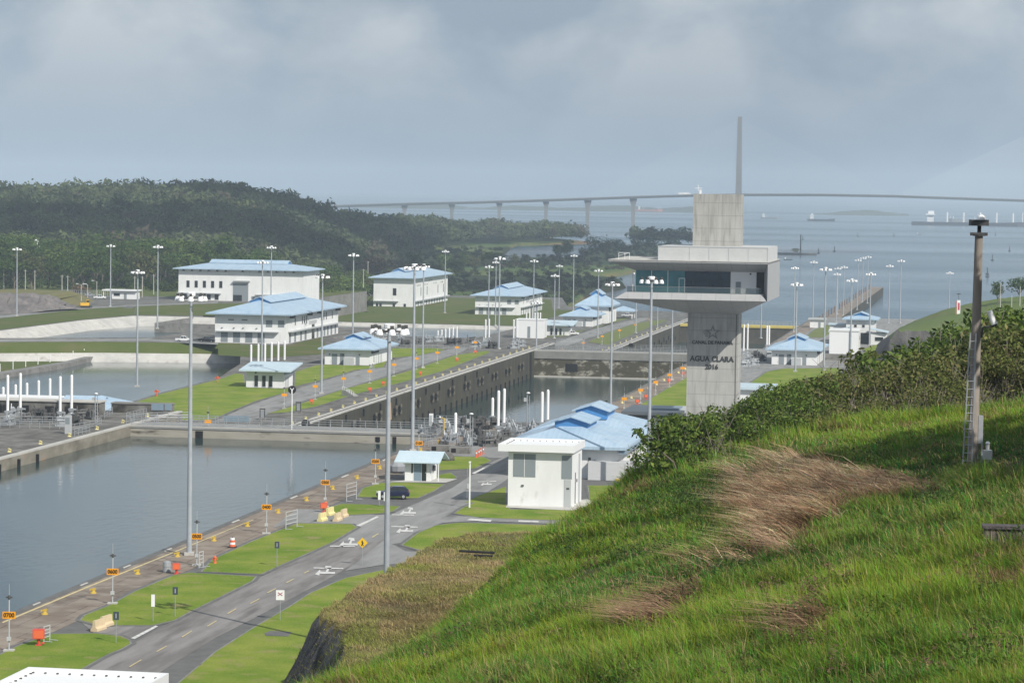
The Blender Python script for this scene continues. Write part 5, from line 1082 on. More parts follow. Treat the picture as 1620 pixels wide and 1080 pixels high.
w_ = MB().box(3.9, -7.0, 29.0, 8.9, -6.8, 33.2).build('white_panel', whiteclean, T_); MB().box(4.9, -7.06, 29.02, 5.9, -6.99, 31.3).build('door', shutter, w_); MB().box(7.6, -7.1, 32.7, 7.9, -6.99, 33.0).build('camera', blackm, w_)
MB().box(-14.78, -6.6, 29, -14.6, 15.8, 33.2).build('side_glazing', glassteal, T_)
MB().box(-15.3, -7.3, 28.95, -15.1, -7.1, 33.3).build('corner_post', whiteclean, T_)
gl = mat('balustrade_glass', (0.06, 0.09, 0.10), None, 0.05, spec=.6, alpha=.45)
bl = MB().box(-16.0, -9.5, 29.0, 10.2, -9.46, 30.15).build('balustrade', gl, T_); MB().box(-16.0, -9.52, 30.15, 10.2, -9.44, 30.2).build('handrail', steel, bl)
ph = MB().box(-10.1, -9, 35.3, 11.2, 14, 38.0).build('plant_screen', mat('screen_panel', (.52, .53, .53), (.48, .49, .49), .6, .6), T_)
b = MB()
for x in (-10.12, -4.0, -.2, 3.6, 7.4, 11.1): b.box(x, -9.05, 35.3, x+.1, -8.99, 38.05)
b.box(-10.15, -9.06, 37.9, 11.25, -8.98, 38.06); b.build('screen_frame', soffit, ph)
MB().box(-4.4, 0, 35.3, 4.95, 6.3, 48.2).build('upper_shaft', shaftconc, T_)
b = MB()
for x in (-17.8, -16.6, -15.7): b.tube((x, -9, 35.3), (x, -9, 36.6), .05, n=5)
b.tube((-17.8, -9, 36.6), (-15.7, -9, 36.6), .05, n=5); b.tube((-17.8, -9, 36.0), (-15.7, -9, 36.6), .04, n=5); b.build('roof_railing', whiteclean, T_)
b = MB(); b.tube((-3.6, .8, 48.2), (-3.6, .8, 50.0), .07, n=5); b.tube((-4.3, .8, 49.3), (-2.8, .8, 49.3), .06, n=5); b.box(-3.3, .5, 48.2, -2.9, .9, 49.0); b.build('antenna', whiteclean, T_)
lett = mat('letter_grey', (.055, .057, .06), None, .5)
def letters(s, x, z, size, xs=1.0):
    me = text_mesh(s, size, lett, .07, xs=xs); link('lettering', me, T_, (x, -.06, z))
letters('CANAL DE PANAMÁ', -.15, 19.0, .92, .95); letters('AGUA CLARA', -.2, 15.75, 1.42, .98); letters('2016', -.2, 14.2, 1.30, 1.0)
st = MB()
def star(R1, R2, cx, cz): return [(cx+(R1 if k % 2 == 0 else R2)*math.sin(k*math.pi/5), cz+(R1 if k % 2 == 0 else R2)*math.cos(k*math.pi/5)) for k in range(10)]
a, c = star(1.55, .62, -.1, 21.0), star(.98, .38, -.1, 21.0)
for k in range(10):
    q = (k+1) % 10; st.add([(a[k][0], -.12, a[k][1]), (a[q][0], -.12, a[q][1]), (c[q][0], -.12, c[q][1]), (c[k][0], -.12, c[k][1]), (a[k][0], 0, a[k][1]), (a[q][0], 0, a[q][1]), (c[q][0], 0, c[q][1]), (c[k][0], 0, c[k][1])], [(0, 3, 2, 1), (0, 1, 5, 4), (2, 3, 7, 6)])
for k, (l0, l1) in enumerate(((-1.75, -.75), (-1.95, -.95), (-1.75, -.85), (-1.5, -.9))): st.box(l0-.1, -.1, 21.28-k*.36, l1-.1, -.01, 21.40-k*.36)
st.build('star_emblem', mat('emblem_grey', (.16, .165, .17), None, .4), T_)
seams(panel, 'X', .11, .98, .35, (.2, .2, .205, 1), False)
# ================================================================== FLOODLIGHT MASTS
POLES = {}
ring_me = MB(); n = 10
for k in range(n):
    a0, a1 = k*2*math.pi/n, (k+1)*2*math.pi/n; ring_me.tube((1.35*math.cos(a0), 1.35*math.sin(a0), .35), (1.35*math.cos(a1), 1.35*math.sin(a1), .35), .06, n=5)
for k in range(4): a0 = k*math.pi/2; ring_me.tube((0, 0, .35), (1.35*math.cos(a0), 1.35*math.sin(a0), .35), .05, n=5)
ring_me = ring_me.mesh('lamp_ring', darkm)
cap_me = MB().lathe([(.40, .62), (.46, .70), (.46, 1.0), (.38, 1.08)], n=12).mesh('winch_cap', lampwhite)
bell_me = MB().lathe([(.10, .42), (.20, .36), (.29, .16), (.335, -.06), (.30, -.12)], n=10).mesh('floodlight', lampwhite)
gear_me = MB().box(-.14, -.14, .40, .14, .14, .70).mesh('gearbox', darkm)
foot_me = MB().box(-.5, -.5, 0, .5, .5, .35).mesh('plinth', conclight)
def mast(x, y, z, h, label, group, near):
    t = thing('floodlight_mast', label, 'light mast', (x, y, z), random.random(), group)
    kh = round(h, 1)
    if kh not in POLES:
        POLES[kh] = (MB().tube((0, 0, 0), (0, 0, h-.4), .29 if h > 22 else .24, .15, 12).mesh('pole', greyblue))
    link('pole', POLES[kh], t); link('lamp_ring', ring_me, t, (0, 0, h-.9)); link('winch_cap', cap_me, t, (0, 0, h-1.0)); link('gearbox', gear_me, t, (0, 0, h-.9)); link('plinth', foot_me, t)
    for k in range(8):
        a0 = k*math.pi/4; f = link('floodlight', bell_me, t, (1.42*math.cos(a0), 1.42*math.sin(a0), h-.75))
        link('gearbox', gear_me, f, (0, 0, 0)) if near else None
    return t
GM = 'tall floodlight masts around the locks'
def mast_top(px, py, ztop, h, label, group=GM, near=False):
    x, y = G(px, py, ztop); return mast(x, y, ztop-h, h, label, group, near)
mast_top(302.5, 463, 56, 28, 'floodlight mast with its foot on the quay beside the 0500 distance sign', None, True)
mast_top(616, 513, 56, 28, 'floodlight mast rising behind the brown rocky shelf, its foot hidden by the grass', None, True)
mast_top(656, 418, 56, 28, 'floodlight mast rising behind the little shed with the pale blue gable roof', None, True)
mast_top(1031, 438, 56, 28, 'floodlight mast rising from the grass slope in front of the control tower deck', None, True)
mast_top(969, 446, 46.7, 28, 'floodlight mast behind the two raised roof ridges of the broad blue roof', None, True)
mast_top(218, 427, 46.7, 28, 'floodlight mast at the water corner of the big lawn by the near basin', None, True)
mast_top(510.5, 434, 46.7, 28, 'floodlight mast on the grass strip by the lock wall, near the round black disc', None, True)
mast_top(670.5, 418, 46.7, 28, 'floodlight mast with red boxes at its foot on the left bank grass strip', None, True)
mast_top(559.5, 401, 46.7, 28, 'floodlight mast behind the small blue roofed house by the left bank road', None)
mast_top(415.5, 412, 46.7, 28, 'floodlight mast in front of the blue roofed block, behind the flat roofed kiosk', None)
mast_top(429.5, 389, 46.7, 28, 'floodlight mast standing before the blank right half of the longest white hall', None)
mast_top(250, 388, 46.7, 28, 'floodlight mast on the basin dam near the white pickup', None)
mast_top(791, 406, 46.7, 28, 'floodlight mast at the end of the left bank road by the second gate', None)
for (px, ty, by, z, lb) in [(176, 387, 485, Z2, 'floodlight mast beside the guard house'), (28, 392, 500, Z2, 'floodlight mast in front of the pale rock cut'), (705, 396, 495, Z2-6, 'floodlight mast at the far corner of the tall narrow hall'),
                            (849.5, 476, 552, Z2, 'shorter floodlight mast on the lock wall at the second gate recess'), (878, 434, 535, Z3, 'floodlight mast in front of the far flat roofed kiosk'), (885, 419, 487, Z3, 'floodlight mast on the marsh edge right of the white block'),
                            (908, 403, 492, Z3, 'floodlight mast in front of the green channel bank'), (947, 426, 535, Z3, 'floodlight mast on the grass strip beside the lowest chamber'), (1305.5, 423, 586, Z2, 'floodlight mast at the right end of the right bank blue roof'),
                            (1260, 447, 588, Z2, 'floodlight mast in front of the right bank house with two grey doors'), (1347, 441, 560, Z2, 'floodlight mast against the blank white block on the right bank'), (1377, 431, 547, Z2, 'floodlight mast in front of the house group with stacked roofs')]:
    x, y = G(px-(by-ty)*.014, by, z); d = PX((x, y, z))[2]; mast(x, y, z, (by-ty)*d/F, lb, None, False)
GF = 'far floodlight masts towards the sea'
for (px, ty, by, z) in [(774, 420, 535, Z3), (845, 411, 520, Z3), (1007, 430, 527, Z3), (1064, 470, 601, Z2), (1257, 422, 525, Z3), (1287, 413, 510, Z3), (1324, 432, 509, Z3), (1335, 421, 499, Z3), (1407, 419, 511, Z3), (1425, 411, 511, Z3), (1357, 410, 490, Z3), (1365, 407, 478, Z3), (1373, 405, 480, Z3), (1325, 423, 497, Z3), (1502, 430, 515, Z3), (1041, 450, 520, Z3), (785, 413, 515, Z3), (1205, 440, 535, Z3)]:
    x, y = G(px-(by-ty)*.014, by, z); d = PX((x, y, z))[2]; mast(x, y, z, (by-ty)*d/F, 'slim floodlight mast in the far rows towards the sea', GF, False)
# ================================================================== SIGN POSTS, BOLLARDS AND QUAY FURNITURE
post_me = MB().tube((0, 0, 0), (0, 0, 4.5), .06, .055, 6).tube((0, 0, 4.5), (0, 0, 5.7), .028, .016, 5).mesh('post', soffit)
plate_me = MB().box(-.55, -.08, -.30, .55, -.03, .30).mesh('sign_plate', orange)
cam_me = MB().lathe([(.09, -.16), (.13, -.05), (.13, .12), (.06, .2)], n=8).box(-.28, -.06, -.05, -.1, .06, .06).box(.1, -.06, -.05, .28, .06, .06).mesh('quay_lamp', darkm)
boxy_me = MB().box(-.17, -.2, -.16, .17, .06, .16).mesh('junction_box', soffit)
base_me = MB().box(-.45, -.35, 0, .45, .35, .14).mesh('base', conclight)
signtxt = mat('sign_black', (.05, .03, .01), None, .5)
def distance_sign(x, y, z, s, label, group):
    t = thing('distance_sign', label, 'sign', (x, y, z), PSI*.9, group); link('post', post_me, t)
    p = link('sign_plate', plate_me, t, (0, 0, 3.05))
    if s: link('lettering', text_mesh(s, .50, signtxt, .012, xs=.92), p, (0, -.10, 0))
    link('quay_lamp', cam_me, t, (0, 0, 4.55)); link('junction_box', boxy_me, t, (0, 0, 1.05)); link('base', base_me, t)
for k, s in enumerate(('0700', '0600', '0500', '0400', '0300', '0200', '0100')):
    distance_sign(-82.4, 227.4+28.1*k, Z1+.02, s, 'orange distance sign on a thin post reading %s' % s, 'orange distance signs on the nearest quay')
GL = 'small orange distance signs on the left bank'
gx0, gy0 = G(498.5, 632, Z2)
for k in range(-1, 8): distance_sign(gx0, gy0+28.1*k, Z2, None, 'orange distance plate on a thin post along the left bank grass strip', GL)
for k in range(12): distance_sign(-82.6, 505+28.1*k, Z2, None, 'orange distance plate on a thin post along the quay towards the control tower', 'small orange distance signs on the middle quay')
for k in range(6): distance_sign(-150, 960+48*k, Z3, None, 'orange distance plate on the grass beside the lowest chamber', 'small orange distance signs of the lowest chamber')
x, y = G(329, 674, Z1); distance_sign(x, y, Z1-2.3, None, 'orange plate standing low behind the first gate railing', None)
bol_me = MB(); bol_me.lathe([(.55, 0), (.52, .12), (.34, .22), (.27, .48), (.30, .58)], n=12); bol_me.cbox((-.12, 0, .68), (.95, .42, .24), 0, 0, R(-14)); bol_me.lathe([(.22, .50), (.24, .72), (.15, .82)], (.15, 0, 0), 10)
bol_hi = bol_me.mesh('bollard', yellow); bol_p = bol_me.mesh('bollard', yellowpale)
def bollard(x, y, z, rz, label, group, me, sc=.60): o = link('bollard', me, None, (x, y, z)); o.rotation_euler = (0, 0, rz); o.scale = (sc,)*3; tag(o, label, 'bollard', group)
for k in range(-1, 16):
    x, y = -86.3, 233.5+14.05*k
    bollard(x, y, Z1+.03, .2, 'yellow hooked mooring bollard in the row on the brown quay beside the orange distance signs', 'bollards on the nearest quay', bol_hi)
for k in range(-2, 6): bollard(-143.4, 436-13.5*k*1.0, Z1+.03, 2.6, 'pale yellow bollard on the far wall of the nearest chamber', 'bollards on the far wall of the nearest chamber', bol_p)
for k in range(31): bollard(-144.3, 521+11.2*k, Z2+.03, 2.6, 'pale yellow bollard in the long row on top of the dark lock wall', 'bollards on the dark lock wall', bol_p)
for k in range(20): bollard(-144.3, 905+16*k, Z3+.03, 2.6, 'pale bollard in the row along the lowest chamber', 'bollards of the lowest chamber', bol_p)
for k in range(22): bollard(-86.6, 500+16*k, Z2+.03, .2, 'pale yellow bollard on the quay of the middle chamber', 'bollards on the quay of the middle chamber', bol_p)
# traffic barriers, drums, boxes
bar_prof = [(-.33, 0), (.33, 0), (.33, .22), (.15, .38), (.12, .95), (-.12, .95), (-.15, .38), (-.33, .22)]
def barrier(px, py, rz, m_, label, group):
    b = MB(); b.xprism(bar_prof, -.92, .92); o = b.build('jersey_barrier', m_); x, y = G(px, py, Z1); o.location = (x, y, Z1+.05); o.rotation_euler = (0, 0, rz); tag(o, label, 'barrier', group)
GJ = 'road barriers'
barrier(156, 997, 1.42, beige, 'beige barrier block beside the small bracket signs, lower of the pair near 0600', None); barrier(168, 990.5, 1.42, beige, 'beige barrier block, upper of the pair on the branch lane below 0600', None)
barrier(510, 824, 1.42, yellowpale, 'yellow barrier block nearest the grass, lower of the yellow pair', None); barrier(522, 815, 1.42, yellowpale, 'yellow barrier block, upper of the yellow pair near the red box', None)
barrier(534, 824, 1.5, beige, 'beige barrier block beside the lower yellow barrier', None); barrier(544, 818, 1.5, beige, 'beige barrier block on the lane by the upper yellow barrier', None)
t = thing('traffic_drum', 'orange and white striped traffic drum on the quay edge of the lawn', 'traffic drum', (*G(367.5, 866, Z1), Z1+.04)); MB().box(-.42, -.42, 0, .42, .42, .10).build('base', blackm, t)
for k in range(4): MB().lathe([(.36-.03*k, .10+.24*k), (.345-.03*k, .33+.24*k)], n=12).build('band', redorange if k % 2 == 0 else whiteclean, t)
MB().tube((0, 0, 1.06), (0, 0, 1.16), .05, n=6).build('handle', blackm, t)
def red_box(px, py, z, label, sc=1.0, group=None, rz=.3):
    t = thing('hose_cabinet', label, 'cabinet', (*G(px, py, z), z+.04), rz, group); t.scale = (sc,)*3
    MB().box(-.62, -.42, .75, .62, .42, 1.75).build('cabinet', red, t); MB().box(-.55, -.45, .82, .55, -.42, 1.68).build('door', redorange, t); MB().tube((0, 0, 0), (0, 0, .8), .18, n=8).build('leg', red, t); MB().box(-.35, -.3, 0, .35, .3, .1).build('base', red, t); MB().tube((.35, -.1, .25), (.62, -.1, .25), .12, n=8).build('valve', red, t)
red_box(61, 1021, Z1, 'red hose cabinet on a leg beside the small white rail near 0700', .8); red_box(279, 908, Z1, 'red hose cabinet next to the grey drum near the 0500 sign', .62); red_box(512, 810, Z1, 'red hose cabinet by the yellow barriers', .62); 
for (px, py) in [(493, 639), (585, 620), (606, 610), (665, 594), (723, 572), (752, 560)]: red_box(px, py, Z2, 'small red cabinet on the left bank grass strip', .6, 'red cabinets on the left bank')
for (px, py) in [(1008, 640), (1022, 632), (1058, 606), (1080, 595)]: red_box(px, py, Z2, 'small red cabinet on the quay of the middle chamber', .65, 'red cabinets on the middle quay')
for (px, py, lb) in [(248, 627, 'red crossed valve post on the big lawn, nearest the basin corner mast'), (344, 605, 'red crossed valve post on the big lawn close to the kiosk')]:
    t = thing('valve_post', lb, 'valve post', (*G(px, py, Z2), Z2+.05)); MB().tube((0, 0, 0), (0, 0, 1.3), .14, n=8).build('stem', redorange, t); MB().cbox((0, 0, 1.1), (1.3, .3, .3)).build('arm', redorange, t); MB().lathe([(.3, 0), (.3, .25)], (0, 0, 1.25), 8).build('cap', redorange, t)
t = thing('drum', 'grey steel drum beside the red cabinet near the 0500 sign', 'drum', (*G(264, 905, Z1), Z1+.04)); MB().lathe([(.42, 0), (.44, .1), (.42, .5), (.44, .6), (.42, 1.05), (.36, 1.08)], n=14).build('body', steel, t); MB().lathe([(.3, 1.08), (.28, 1.12)], n=12).build('lid', steel, t)
for (px, py) in [(340, 891), (515, 803)]:
    t = thing('hydrant', 'small orange hydrant in the grass '+('near the traffic drum' if px < 400 else 'beside the yellow barriers'), 'hydrant', (*G(px, py, Z1), Z1+.05)); MB().lathe([(.2, 0), (.14, .1), (.14, .55), (.2, .6), (.1, .75)], n=8).build('body', redorange, t); MB().tube((-.28, 0, .42), (.28, 0, .42), .08, n=6).build('outlet', redorange, t)
# small white rails / ladder frames on the grass
def ladder_frame(px, py, label, h=2.3, w=1.7, z=Z1, rz=1.38, group=None):
    t = thing('gangway_frame', label, 'frame', (*G(px, py, z), z+.04), rz, group)
    for x in (-w/2, w/2): MB().tube((x, 0, 0), (x, 0, h), .05, n=6).build('upright', soffit, t); MB().tube((x, 0, .1), (x, -.8, .1), .04, n=6).build('foot', soffit, t)
    for k in range(4): MB().tube((-w/2, 0, h*(.3+.22*k)), (w/2, 0, h*(.3+.22*k)), .045, n=6).build('rung', soffit, t)
    return t
ladder_frame(461, 836, 'white slatted frame on the grass corner below the 0400 sign', 2.1, 3.0); ladder_frame(556, 792, 'white slatted frame on the grass by the parked navy car', 2.3, 3.0); ladder_frame(318, 898, 'small white rail next to the 0500 sign post', 1.7, .9); ladder_frame(74, 1015, 'small white rail next to the red cabinet near 0700', 1.4, 1.0)
# signs on posts
def small_sign(px, by, hh, label, kind, z=Z1, group=None):
    t = thing('road_sign', label, 'sign', (*G(px, by, z), z+.04), PSI, group); MB().tube((0, 0, 0), (0, 0, hh), .035, n=6).build('post', steel, t)
    if kind == 'diamond':
        b = MB(); b.cbox((0, -.05, hh), (.78, .03, .78), 0, 0, R(45)); p = b.build('sign_plate', mat('warning_yellow', (.72, .45, .02), None, .5), t)
        b = MB(); b.cbox((0, -.09, hh+.02), (.09, .02, .26)); b.cbox((-.05, -.09, hh-.2), (.07, .02, .24), 0, 0, R(20)); b.cbox((.06, -.09, hh-.2), (.07, .02, .24), 0, 0, R(-25)); b.cbox((.03, -.09, hh+.05), (.26, .02, .06), 0, 0, R(30)); b.lathe([(.07, -.01), (.07, .01)], (0, -.09, hh+.22), 8); b.build('walking_figure', blackm, p)
    elif kind == 'dark': MB().box(-.24, -.06, hh-.4, .24, -.02, hh+.3).build('sign_plate', mat('sign_dark', (.05, .065, .085), None, .5), t); MB().cbox((0, -.08, hh-.05), (.07, .02, .4)).build('symbol', soffit, t)
    elif kind == 'tall': MB().box(-.16, -.06, hh-.65, .16, -.02, hh+.45).build('sign_plate', whiteclean, t)
    elif kind == 'board': MB().box(-.38, -.06, hh-.45, .38, -.02, hh+.45).build('sign_plate', whiteclean, t); b = MB(); b.cbox((-.0, -.08, hh+.1), (.5, .02, .08), 0, 0, R(35)); b.cbox((0, -.08, hh+.1), (.5, .02, .08), 0, 0, R(-35)); b.build('symbol', mat('sign_pink', (.45, .2, .25)), t)
    return t
small_sign(573, 894, 2.35, 'yellow diamond pedestrian warning sign by the side road', 'diamond'); small_sign(277, 975, 2.4, 'dark blue sign on a thin post at the end of the lawn below 0500', 'dark'); small_sign(183.5, 1017, 2.4, 'dark blue sign on a thin post beside the beige barriers', 'dark'); small_sign(242, 983, 2.0, 'narrow white sign on a dark post on the lawn near 0600', 'tall')
small_sign(438, 896, 2.3, 'dark blue sign on a thin post on the lawn beyond the mast', 'dark'); small_sign(443, 981, 2.3, 'square white sign with a pale red symbol at the road edge', 'board')
for (px, by) in [(600, 800), (609, 802)]: small_sign(px, by, 1.4, 'low grey marker board on the parking pad next to the navy car', 'tall', group='marker boards by the navy car')
# camera pole with ladder rungs by the road
t = thing('camera_pole', 'slim white camera pole at the road corner in front of the plain white block', 'pole', (*G(742.5, 803, Z1), Z1)); MB().tube((0, 0, 0), (0, 0, 5.6), .11, .09, 8).build('pole', whiteclean, t); MB().tube((-.32, 0, 1.2), (-.32, 0, 5), .03, n=5).build('cable', steel, t); MB().cbox((.05, -.25, 5.7), (.18, .5, .18)).build('camera', lampwhite, t); MB().box(-.3, -.15, 2.4, -.05, .1, 3.0).build('box', soffit, t)
# round black targets at the gate
def target(px, py, by, z, R1, label):
    x, y = G(px, by, z); d = PX((x, y, z))[2]; h = (by-py)*d/F
    t = thing('signal_disc', label, 'signal', (x, y, z), PSI); MB().tube((0, 0, 0), (0, 0, h), .09, n=6).build('post', whiteclean, t); o = MB().tube((0, -.16, h), (0, -.06, h), R1, R1, 20).build('disc', blackm, t); b = MB(); b.box(-.09, -.22, h-.75, .09, -.17, h+.1); b.cbox((-.17, -.19, h+.1), (.1, .03, .45), 0, 0, R(-35)); b.cbox((.17, -.19, h+.1), (.1, .03, .45), 0, 0, R(35)); b.build('arrow', lampwhite, t)
target(461.5, 616, 679, Z1, .66, 'round black disc with a pale arrow on a white post above the first gate')
x, y = G(481, 674, Z1); t = thing('signal_disc', 'black round mesh disc lying against the first gate railing', 'signal', (x, y+1, Z1-.4), PSI); MB().tube((0, 0, .75), (0, .1, .75), .72, .72, 18).build('disc', blackm, t); b = MB(); b.box(-.7, -.06, .7, .7, -.01, .78); b.box(-.04, -.06, .05, .04, -.01, 1.4); b.build('bars', darkm, t)
x, y = G(998, 549, Z2); t = thing('signal_disc', 'small black round disc on the walkway of the second gate', 'signal', (x, y, Z2)); MB().tube((0, -.05, .55), (0, .15, .55), .75, .75, 16).build('disc', blackm, t); MB().box(-.1, .1, 0, .1, .3, .7).build('post', darkm, t)
# ================================================================== GATE MACHINERY
stem_me = {}
def stem(px, by, ty, z, label, group, w=.24, base=True):
    x, y = G(px-(by-ty)*.014, by, z); d = PX((x, y, z))[2]; h = round((by-ty)*d/F, 1)
    t = thing('lifting_stem', label, 'stem', (x, y, z), 0, group)
    key = (h, w)
    if key not in stem_me: stem_me[key] = MB().tube((0, 0, 0), (0, 0, h-.25), w, w, 10).tube((0, 0, h-.25), (0, 0, h), w, w*.6, 10).mesh('tube', whiteclean)
    link('tube', stem_me[key], t)
    if base:
        link('actuator', act_me, t)
act_me = MB().box(-.55, -.45, 0, .55, .45, .5).cbox((.0, -.1, 1.1), (.75, .6, .5)).tube((-.6, 0, 1.1), (.9, 0, 1.1), .16, n=8).tube((-.4, -.3, 0), (-.25, -.1, 1.4), .05, n=5).tube((.4, -.3, 0), (.25, -.1, 1.4), .05, n=5).mesh('actuator', steel)
SL = 'white lifting stems by the near left gate machinery'; SR = 'white lifting stems by the near right gate machinery'
for (px, by, ty) in [(13, 662, 593), (33, 657, 590), (96, 663, 595), (114, 658, 592.5)]: stem(px, by, ty, Z1, 'tall white stem standing on grey machinery at the left end of the first gate', SL)
for (px, by, ty) in [(5.5, 648, 612), (25, 646, 608), (43, 644, 605), (61.5, 642, 601), (79.5, 640, 598)]: stem(px, by, ty, Z2, 'white stem rising behind the low grey wall at the near basin', 'white stems behind the low wall at the near basin', .3, False)
for (px, by, ty) in [(721, 698, 652), (779.5, 670, 629), (789, 686, 617), (798, 681, 614.5), (858, 680, 619), (867, 676, 616)]: stem(px, by, ty, Z1, 'tall white stem standing on dark machinery at the right end of the first gate', SR)
for k, px in enumerate((397.5, 409, 419.5, 430, 440.5, 450.5)): stem(px, 575-k*1.2, 545-k*1.2, Z2, 'white stem in the row of six behind the flat roofed kiosk', 'six white stems behind the kiosk', .3, False)
for k, px in enumerate((693, 699, 705, 711, 717, 723)): stem(px, 534, 522.5-k*1.2, Z3, 'short white stem in the row of six standing before the far basin', 'six short stems at the far basin', .3, False)
for k, px in enumerate((833, 838, 842.5, 846.5, 851, 855)): stem(px, 515, 494, Z3, 'white stem in the row behind the windowless white block', 'white stems behind the white block', .3, False)
for (px, by, ty) in [(768.5, 541, 505), (774, 540, 504), (813, 541, 505), (818.5, 540, 504), (1177, 562, 513), (1183, 560, 512), (1213.5, 552, 515), (1217, 552, 515)]: stem(px, by, ty, Z2, 'pale stem at the machinery of the second gate', 'pale stems at the second gate', .26)
unit_me = []
for sd in range(5):
    rs = random.Random(sd); b = MB(); b.box(-1.2, -.7, 0, 1.2, .7, .35)
    for k in range(4):
        x = rs.uniform(-1, .6); b.box(x, rs.uniform(-.6, 0), .35, x+rs.uniform(.3, .8), rs.uniform(.1, .6), rs.uniform(.7, 1.7))
    b.tube((-1.1, -.5, .9), (1.1, -.5, .9), .14, n=8); b.tube((rs.uniform(-.8, .8), .2, .3), (rs.uniform(-.8, .8), .2, 1.9), .09, n=6); b.lathe([(.35, .3), (.35, 1.2), (.2, 1.4)], (rs.uniform(-.8, .8), .1, 0), 9)
    b.path([Vector((-.9, -.8, .2)), Vector((-.9, -.8, 1.3)), Vector((.7, -.8, 1.5)), Vector((.7, -.8, .1))], .05, 5); unit_me.append((b.mesh('hydraulic_unit', [darkm, steel, mat('machine_grey', (.15, .15, .15), (.09, .09, .09), .7, 1.0)][sd % 3])))
def unit(px, py, z, label, group, s=1.0):
    o = link('hydraulic_unit', random.choice(unit_me), None, (*G(px, py, z), z+.02)); o.rotation_euler = (0, 0, random.uniform(0, 3)); o.scale = (s,)*3; tag(o, label, 'machine', group)
for (px, py) in [(668, 686), (690, 684), (700, 676), (716, 700), (733, 690), (752, 678), (757, 692), (770, 684), (775, 695), (806, 672), (742, 702), (728, 712), (812, 683), (820, 690), (700, 708), (845, 676), (840, 682), (763, 704), (735, 676), (718, 688), (745, 696), (783, 676), (790, 699), (760, 672), (705, 698), (712, 682), (774, 706), (800, 690)]: unit(px, py, Z1, 'dark hydraulic unit among the machinery at the right end of the first gate', 'hydraulic units right of the first gate', random.uniform(.7, 1.15))
for (px, py) in [(40, 668), (75, 668), (130, 662), (145, 663), (12, 672), (100, 674), (20, 658), (60, 661), (120, 672), (88, 662)]: unit(px, py, Z1, 'dark hydraulic unit among the machinery at the left end of the first gate', 'hydraulic units left of the first gate', 1.1)
for (px, py) in [(632, 541), (664, 545), (676, 541), (712, 546), (722, 545), (745, 543), (752, 549), (778, 551), (694, 540), (640, 548), (766, 546), (812, 551), (823, 548), (606, 545), (590, 540)]: unit(px, py, Z2, 'dark hydraulic unit at the left end of the second gate', 'hydraulic units left of the second gate', 1.4)
for (px, py) in [(1183, 571), (1196, 566), (1206, 571), (1192, 578), (1218, 563), (1178, 580)]: unit(px, py, Z2, 'hydraulic unit at the right end of the second gate beyond the tower', 'hydraulic units right of the second gate', 1.3)
def fence_run(px0, py0, px1, py1, z, label, group, h=1.2, n=None):
    a = Vector((*G(px0, py0, z), z)); c = Vector((*G(px1, py1, z), z)); n = n or max(3, int((c-a).length/1.6)); d = c-a; b = MB()
    for i in range(n+1): p = d*(i/n); b.tube(p, p+Vector((0, 0, h)), .045, n=5)
    for hh in (.4, .8, 1.2): b.tube(Vector((0, 0, h*hh/1.2)), d+Vector((0, 0, h*hh/1.2)), .04, n=5)
    o = b.build('railing', steel, None, a); tag(o, label, 'railing', group)
GRR = 'galvanised railings right of the first gate'; GRL = 'galvanised railings left of the first gate'
for a in [(662, 690, 690, 693), (662, 684, 690, 686), (690, 693, 703, 680), (655, 678, 734, 681), (655, 672, 737, 674), (720, 673, 738, 668), (668, 700, 688, 701), (672, 707, 690, 704), (690, 668, 738, 670)]: fence_run(*a, Z1, 'galvanised railing in the cluster at the right end of the first gate', GRR)
for a in [(118, 690, 142, 684), (110, 684, 150, 677), (150, 677, 160, 672), (165, 662, 178, 655), (200, 670, 230, 664), (230, 668, 300, 668), (232, 664, 300, 663), (200, 664, 232, 657), (0, 676, 110, 679), (0, 670, 100, 671), (300, 668, 345, 669)]: fence_run(*a, Z1, 'galvanised railing in the cluster at the left end of the first gate', GRL)
for a in [(600, 551, 760, 553), (868, 548, 930, 549), (930, 551, 985, 552), (880, 543, 925, 543), (1005, 551, 1085, 553)]: fence_run(*a, Z2, 'galvanised railing at the second gate', 'galvanised railings at the second gate')
# low grey wall with dark openings on the left, panels, posts
t = thing('machine_wall', 'low weathered grey wall with dark openings left of the first gate', 'wall', (-203, 463, Z1)); MB().box(0, 0, 0, 51, 3.5, 2.1).build('wall', quaygrey, t); MB().box(-.1, -.25, 2.1, 51.2, 3.7, 2.35).build('wall_cap', conclight, t)
for x in (37.0, 41.5, 34, 30.2, 45): MB().box(x, -.06, .2, x+1.6, 0.01, 1.35).build('opening', blackm, t)
t = thing('machine_wall', 'long grey wall band behind the stems between basin and first gate', 'wall', (-152, 470, Z1)); MB().box(0, 0, 0, 10.5, 2.5, 1.5).build('wall', quaygrey, t); MB().box(-.1, -.15, 1.5, 10.6, 2.6, 1.7).build('wall_cap', conc, t)
t = thing('basin_house', 'blue roof with a gabled ridge behind the low grey wall at the near basin', 'building', (-174.5, 500, Z2)); MB().box(0, 0, 0, 14.5, 18, 6.1).build('wall', white, t); hip_roof(t, 14.5, 18, 6.4, 1.6, 2.6, roofblue); monitor_x(t, 1.5, 8.5, 9, 7.2, 5, .8, 1.0)
t = thing('basin_house', 'flat white parapet strip beside the blue roof at the near basin', 'building', (-196, 497, Z2)); MB().box(0, 0, 0, 24, 6, 9.0).build('wall', whiteclean, t); MB().box(-.2, -.2, 9.0, 24.2, 6.2, 9.3).build('roof', white, t)
for (px, py, lb) in [(245, 657, 'left'), (253, 657, 'middle'), (266, 657, 'right')]:
    o = MB().box(-.62, -.06, 0, .62, .06, 1.1).build('grating_panel', bluegrey, None, (*G(px, py, Z1), Z1+.9)); tag(o, 'dark grating panel hung on the railing at the edge of the big lawn', 'panel', 'dark panels at the edge of the big lawn')
